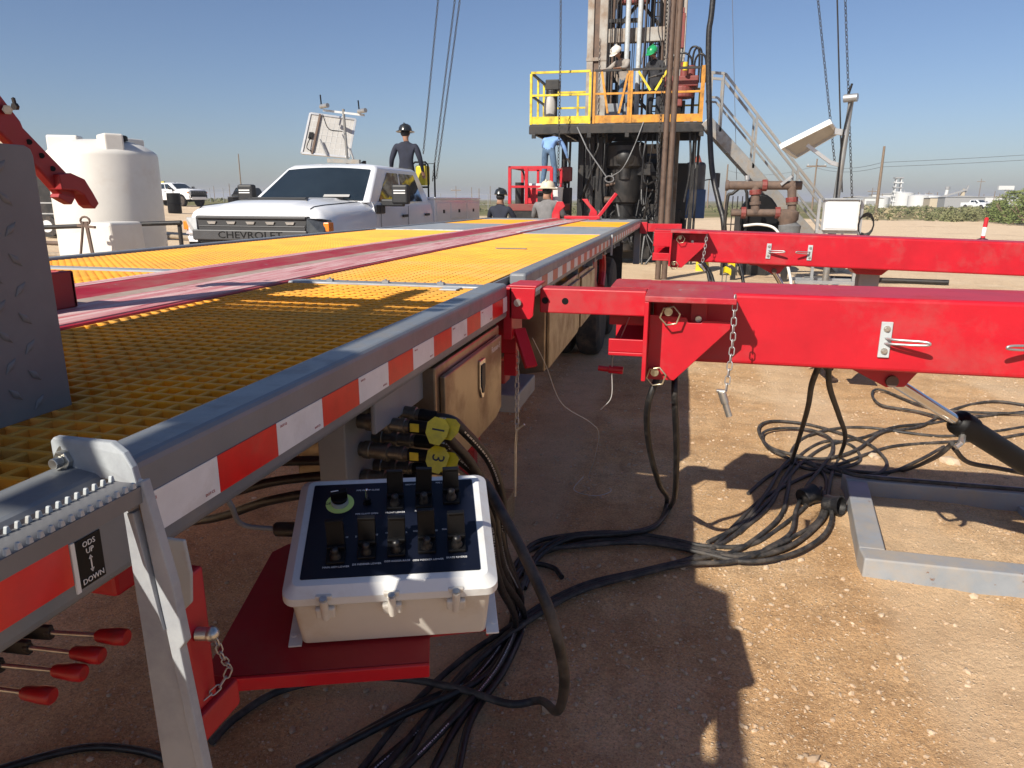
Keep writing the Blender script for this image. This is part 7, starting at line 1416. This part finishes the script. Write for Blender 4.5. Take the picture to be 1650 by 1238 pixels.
# ================================================================== FAR: POLES, WIRES, PLANT, SCRUB
def pole(px, ytop, ybase_hint, Y, arm=False, lab=None, r=0.15):
    p = place(px, 330, Y); top_ = on_y(px, ytop, Y).z
    t = thing('utility_pole', lab, 'utility pole', p, group='utility poles')
    obj('shaft', MB().cyl((p.x, p.y, p.z-0.3), (p.x, p.y, top_), r, r*0.65, n=10), 'pole_wood', t, auto=40)
    if arm: obj('cross_arm', MB().box((p.x-1.4, p.y-0.08, top_-1.2), (p.x+1.4, p.y+0.08, top_-0.98)), 'pole_wood', t); obj('insulator', MB().cyl((p.x-1.2, p.y, top_-0.98), (p.x-1.2, p.y, top_-0.75), 0.06).cyl((p.x+1.2, p.y, top_-0.98), (p.x+1.2, p.y, top_-0.75), 0.06), 'cab_white', t)
    return V(p.x, p.y, top_)
pA = pole(1413, 236, 330, 95, lab='tall bare utility pole in the scrub beyond the solar cabinet', r=0.20)
pB = pole(1309, 256, 330, 120, True, lab='utility pole with cross arm seen through the stair rails')
pC = pole(1168, 265, 330, 130, lab='utility pole rising beyond the black rubber hose', r=0.18); pD = pole(1140, 290, 330, 150, lab='short utility pole beyond the windsock')
pE = pole(391, 248, 330, 85, lab='thin bare pole standing beyond the roof of the white pickup', r=0.09)
for i, (px, yt) in enumerate(((1403, 303), (1420, 312), (1477, 310), (1494, 308), (1508, 310), (1542, 310), (1575, 288), (1583, 313), (1600, 308), (1608, 312), (1648, 297), (1462, 312), (1620, 300))):
    pole(px, yt, 322, 260+25*(i % 4), i % 3 == 0, lab='distant utility pole on the hazy plain beyond the scrub', r=0.16)
for i, (px, yt) in enumerate(((262, 300), (300, 302), (347, 300), (372, 296), (735, 300), (760, 302), (772, 304), (790, 300))):
    pole(px, yt, 322, 170+20*(i % 3), i % 4 == 0, lab='distant utility pole on the plain beyond the pickups', r=0.12)
def wire(a, b, sag, lab):
    tag(obj('power_line', MB().path([a.lerp(b, k/14)-V(0, 0, sag*4*(k/14)*(1-k/14)) for k in range(15)], 0.024, 5), 'wire', None), lab, 'power line', 'power lines')
for k in range(2): wire(pA+V(0, 0, -1.8-0.5*k), V(95, 112, 13.2-0.8*k), 1.0, 'power line strung from the tall bare pole out over the scrub'); wire(pA+V(0, 0, -1.8-0.5*k), pB+V(0, 0, -0.9-0.4*k), 0.6, 'power line strung between the bare pole and the cross arm pole')
wire(pB+V(0, 0, -1.0), pC+V(0, 0, -1.0), 1.0, 'power line strung behind the rig stairs')
# plant far off
def far_tank(px, Y, w, h, m='far_white', lab='white storage tank in the distant plant'):
    p = place(px, 325, Y); t = thing('storage_tank', lab, 'tank', p, group='distant tanks'); obj('shell', MB().lathe([(w, 0), (w, h), (w*0.6, h*1.08), (0.1, h*1.12)], 20), m, t, local=True, auto=40); obj('vent', MB().cyl((0, 0, h*1.1), (0, 0, h*1.25), 0.2), 'far_steel', t, local=True)
def far_shed(px, Y, w, d, h, m='far_white', lab=''):
    p = place(px, 325, Y); t = thing('far_building', lab, 'building', p); obj('wall', MB().box((-w/2, -d/2, -0.2), (w/2, d/2, h)), m, t, local=True); obj('roof', MB().prism([(-w/2-0.2, -d/2-0.2, h), (w/2+0.2, -d/2-0.2, h), (0, -d/2-0.2, h*1.15)], (0, d+0.4, 0)), 'far_steel', t, local=True); obj('door', MB().box((-1, -d/2-0.05, 0), (1, -d/2-0.02, h*0.7)), 'far_steel', t, local=True)
for px, Y, w, h in ((1418, 210, 2.2, 2.6), (1480, 260, 3.2, 3.4), (1490, 262, 3.2, 3.4), (1502, 260, 3.0, 3.2), (1455, 300, 3.5, 4.5), (1536, 280, 3, 2.4)): far_tank(px, Y, w, h)
for i, (px, Y, w, h, m) in enumerate(((1432, 320, 14, 4.2, 'far_white'), (1398, 200, 6, 2.4, 'far_white'), (1520, 240, 9, 2.6, 'far_tan'), (1548, 230, 10, 2.8, 'far_steel'), (1600, 300, 16, 3.2, 'far_white'), (1378, 210, 5, 2.6, 'far_tan'))):
    far_shed(px, Y, w, 6, h, m, ['long low white building at the foot of the distant lattice tower', 'small white shed among the distant scrub beyond the cabinet', 'low tan building in the distant plant', 'low grey building below the distant crane boom', 'long pale building beyond the parked white truck', 'small tan building right behind the solar cabinet'][i])
tw = place(1443, 325, 300); t = thing('lattice_tower', 'white and dark lattice tower standing over the distant plant', 'tower', tw); zt = on_y(1446, 286, 300).z
for sx, sy in ((-1, -1), (1, -1), (1, 1), (-1, 1)): obj('leg', MB().bar((sx*1.2, sy*1.2, 0), (sx*0.8, sy*0.8, zt), 0.35), 'far_white', t, local=True)
for k in range(6): obj('platform', MB().box((-1.5, -1.5, zt*(k+1)/6-0.4), (1.5, 1.5, zt*(k+1)/6)), 'far_steel' if k % 2 else 'far_white', t, local=True)
cr = place(1548, 325, 250); t = thing('pump_crane', 'tan crane with slanting dark boom in the distant plant', 'crane', cr)
obj('frame', MB().prism([(-1.5, 0, 0), (1.2, 0, 0), (0.6, 0, on_y(1548, 304, 250).z)], (0, 1.5, 0)), 'far_tan', t, local=True); obj('boom', MB().bar((-10, 0, 1.5), (1.0, 0, on_y(1548, 306, 250).z), 0.5).bar((1.0, 0.5, 4), (1.6, 0.5, on_y(1548, 299, 250).z), 0.4), 'far_steel', t, local=True)
fl_ = place(1521, 325, 270); t = thing('flare_stack', 'thin white stack standing in the distant plant', 'stack', fl_); obj('stack', MB().cyl((0, 0, 0), (0.5, 0, on_y(1522, 305, 270).z), 0.7, 0.5, n=10), 'far_white', t, local=True); obj('tip', MB().cyl((0.5, 0, on_y(1522, 305, 270).z), (0.5, 0, on_y(1522, 305, 270).z+0.8), 0.7, n=10), 'far_steel', t, local=True)
dish = place(1617, 325, 240); t = thing('light_mast', 'mast with white lamp heads over the distant plain', 'mast', dish); zz = on_y(1617, 306, 240).z; obj('pole', MB().cyl((0, 0, 0), (0, 0, zz), 0.25, n=8), 'far_steel', t, local=True); obj('lamp_head', MB().box((-2, -0.5, zz), (2, 0.5, zz+1.1)), 'far_white', t, local=True)
pt3 = place(1593, 338, 170); truck('pickup_truck', 'tiny white pickup parked beyond the scrub near the leaning post', (pt3.x, pt3.y, pt3.z), D2R(25), False, 'truck_white')
# scrub: one mass of low bushes, with the larger ones near the right edge on their own
def leaf_mat(name, a, b):
    m = mat(name, a, 0.8, var=0.35, vscale=0.8, dirt=b, dirt_amt=0.6, dscale=0.4); MT[name] = m
leaf_mat('scrub_green', (0.105, 0.125, 0.042), (0.20, 0.19, 0.09)); leaf_mat('scrub_dry', (0.24, 0.20, 0.11), (0.32, 0.26, 0.15)); leaf_mat('bush_green', (0.10, 0.150, 0.035), (0.17, 0.18, 0.06))
def bush(mb, c, r, h, n, rnd, size=0.12):
    for i in range(n):
        a = rnd.uniform(0, 6.283); u = rnd.random()**0.5; e = rnd.random()
        k = math.sqrt(max(0, 1-(e*0.95)**2))*(0.75+0.35*mnoise.noise(Vector((math.cos(a)*2+c[0], math.sin(a)*2+c[1], e*2))))
        p = Vector((c[0]+math.cos(a)*r*u*k, c[1]+math.sin(a)*r*u*k, c[2]+h*e))
        d1 = Vector((rnd.uniform(-1, 1), rnd.uniform(-1, 1), rnd.uniform(-0.2, 1))).normalized()*size*rnd.uniform(0.6, 1.4); d2 = d1.orthogonal().normalized()*size*rnd.uniform(0.25, 0.6)
        mb.add([p-d1-d2*0.2, p+d2, p+d1, p-d2], [(0, 1, 2, 3)])
rb = random.Random(21)
for k, (lab, cnt, rng) in enumerate((('low green scrub growing along the edge of the sandy pad', 760, None), ('sparse low scrub on the plain beyond the rig', 420, None), ('dry tan brush scattered through the green scrub', 240, None))):
    mb = MB()
    for i in range(cnt):
        if k != 1: Y = 66+rb.random()**1.3*75; x = 0.19*Y+rb.random()*Y*0.62
        else: Y = 90+rb.random()*140; x = rb.uniform(-0.9, 0.2)*Y
        if abs(x/Y-pt3.x/pt3.y) < 0.012 and Y > 95: continue
        nz = mnoise.noise(Vector((x*0.09, Y*0.09, 2.0)))
        if k == 0 and nz < -0.28: continue
        h = (rb.uniform(0.35, 0.95)+0.75*max(0, nz))*(1.0 if k != 1 else 0.7); r = h*rb.uniform(0.7, 1.9)
        bush(mb, (x, Y, gz(x, Y)-0.05), r, h, 70 if k == 0 else 26, rb, 0.15 if k == 0 else 0.2)
    o = obj('scrub', mb, 'scrub_dry' if k == 2 else 'scrub_green', None); o['kind'] = 'stuff'; o['label'] = lab; o['category'] = 'scrub'
for i, (px, Y, h, r) in enumerate(((1630, 62, 2.3, 2.0), (1660, 58, 2.5, 2.2), (1608, 66, 1.6, 1.5))):
    p = place(px, 350, Y); mb = MB(); bush(mb, (0, 0, 0.1), r, h, 1500, rb, 0.11); bush(mb, (r*0.6, 0.3, 0.1), r*0.7, h*0.7, 700, rb, 0.11)
    t = thing('mesquite_bush', ['tall bright green bush at the edge of the pad beyond the striped post', 'broad bright green bush growing next to the tall one', 'smaller bright green bush on the post side of the tall one'][i], 'bush', p)
    obj('crown', mb, 'bush_green', t, local=True); st = MB()
    for j in range(7): a = rb.uniform(0, 6.28); st.cyl((0, 0, -0.1), (math.cos(a)*r*0.6, math.sin(a)*r*0.6, h*rb.uniform(0.4, 0.75)), 0.05, 0.015, n=6)
    obj('stem', st, 'pole_wood', t, local=True)
# boundary fence far on the left
fence = thing('pad_fence', 'far wire fence of thin posts along the field behind the pickups', 'fence', (-60, 110, gz(-60, 110)))
for i in range(46):
    x = -118+i*2.6; yv = 112; obj('post', MB().cyl((x, yv, gz(x, yv)-0.1), (x, yv, gz(x, yv)+2.4), 0.05, n=6), 'far_steel', fence)
fr = MB()
for z in (0.8, 1.6, 2.35): fr.path([(-118+i*2.6, 112, gz(-118+i*2.6, 112)+z) for i in range(46)], 0.02, 4)
obj('strand', fr, 'far_steel', fence)
lt = place(262, 320, 75); t = thing('yellow_loader', 'small yellow and dark machine beyond the white storage tank', 'machine', lt); zz = on_y(262, 294, 75).z-lt.z
obj('jib', MB().bar((-1.2, 0, zz-0.15), (0.5, 0, zz), 0.22).box((-1.2, -0.3, zz-0.3), (-0.6, 0.3, zz+0.15)), 'cab_yellow', t, local=True); obj('mast', MB().bar((-1.0, 0, 0), (-1.0, 0, zz), 0.15), 'far_steel', t, local=True); obj('base', MB().box((-1.8, -0.7, 0), (0.2, 0.7, 0.8)), 'black_steel', t, local=True)

# ================================================================== HAZE: the dusty air over the plain
hz = MB().box((-3000, -800, -1.2), (3000, 3000, 16.0))
hm = bpy.data.materials.new('haze_air'); hm.use_nodes = True; hn = hm.node_tree.nodes; hn.remove(hn['Principled BSDF'])
pv = hn.new('ShaderNodeVolumePrincipled'); pv.inputs['Color'].default_value = (0.80, 0.82, 0.90, 1); pv.inputs['Density'].default_value = 0.00065; pv.inputs['Anisotropy'].default_value = 0.1
hm.node_tree.links.new(pv.outputs[0], hn['Material Output'].inputs['Volume']); MT['haze_air'] = hm
hz = obj('haze', hz, 'haze_air'); hz['kind'] = 'stuff'; hz['label'] = 'pale dusty haze lying over the plain'; hz['category'] = 'haze'
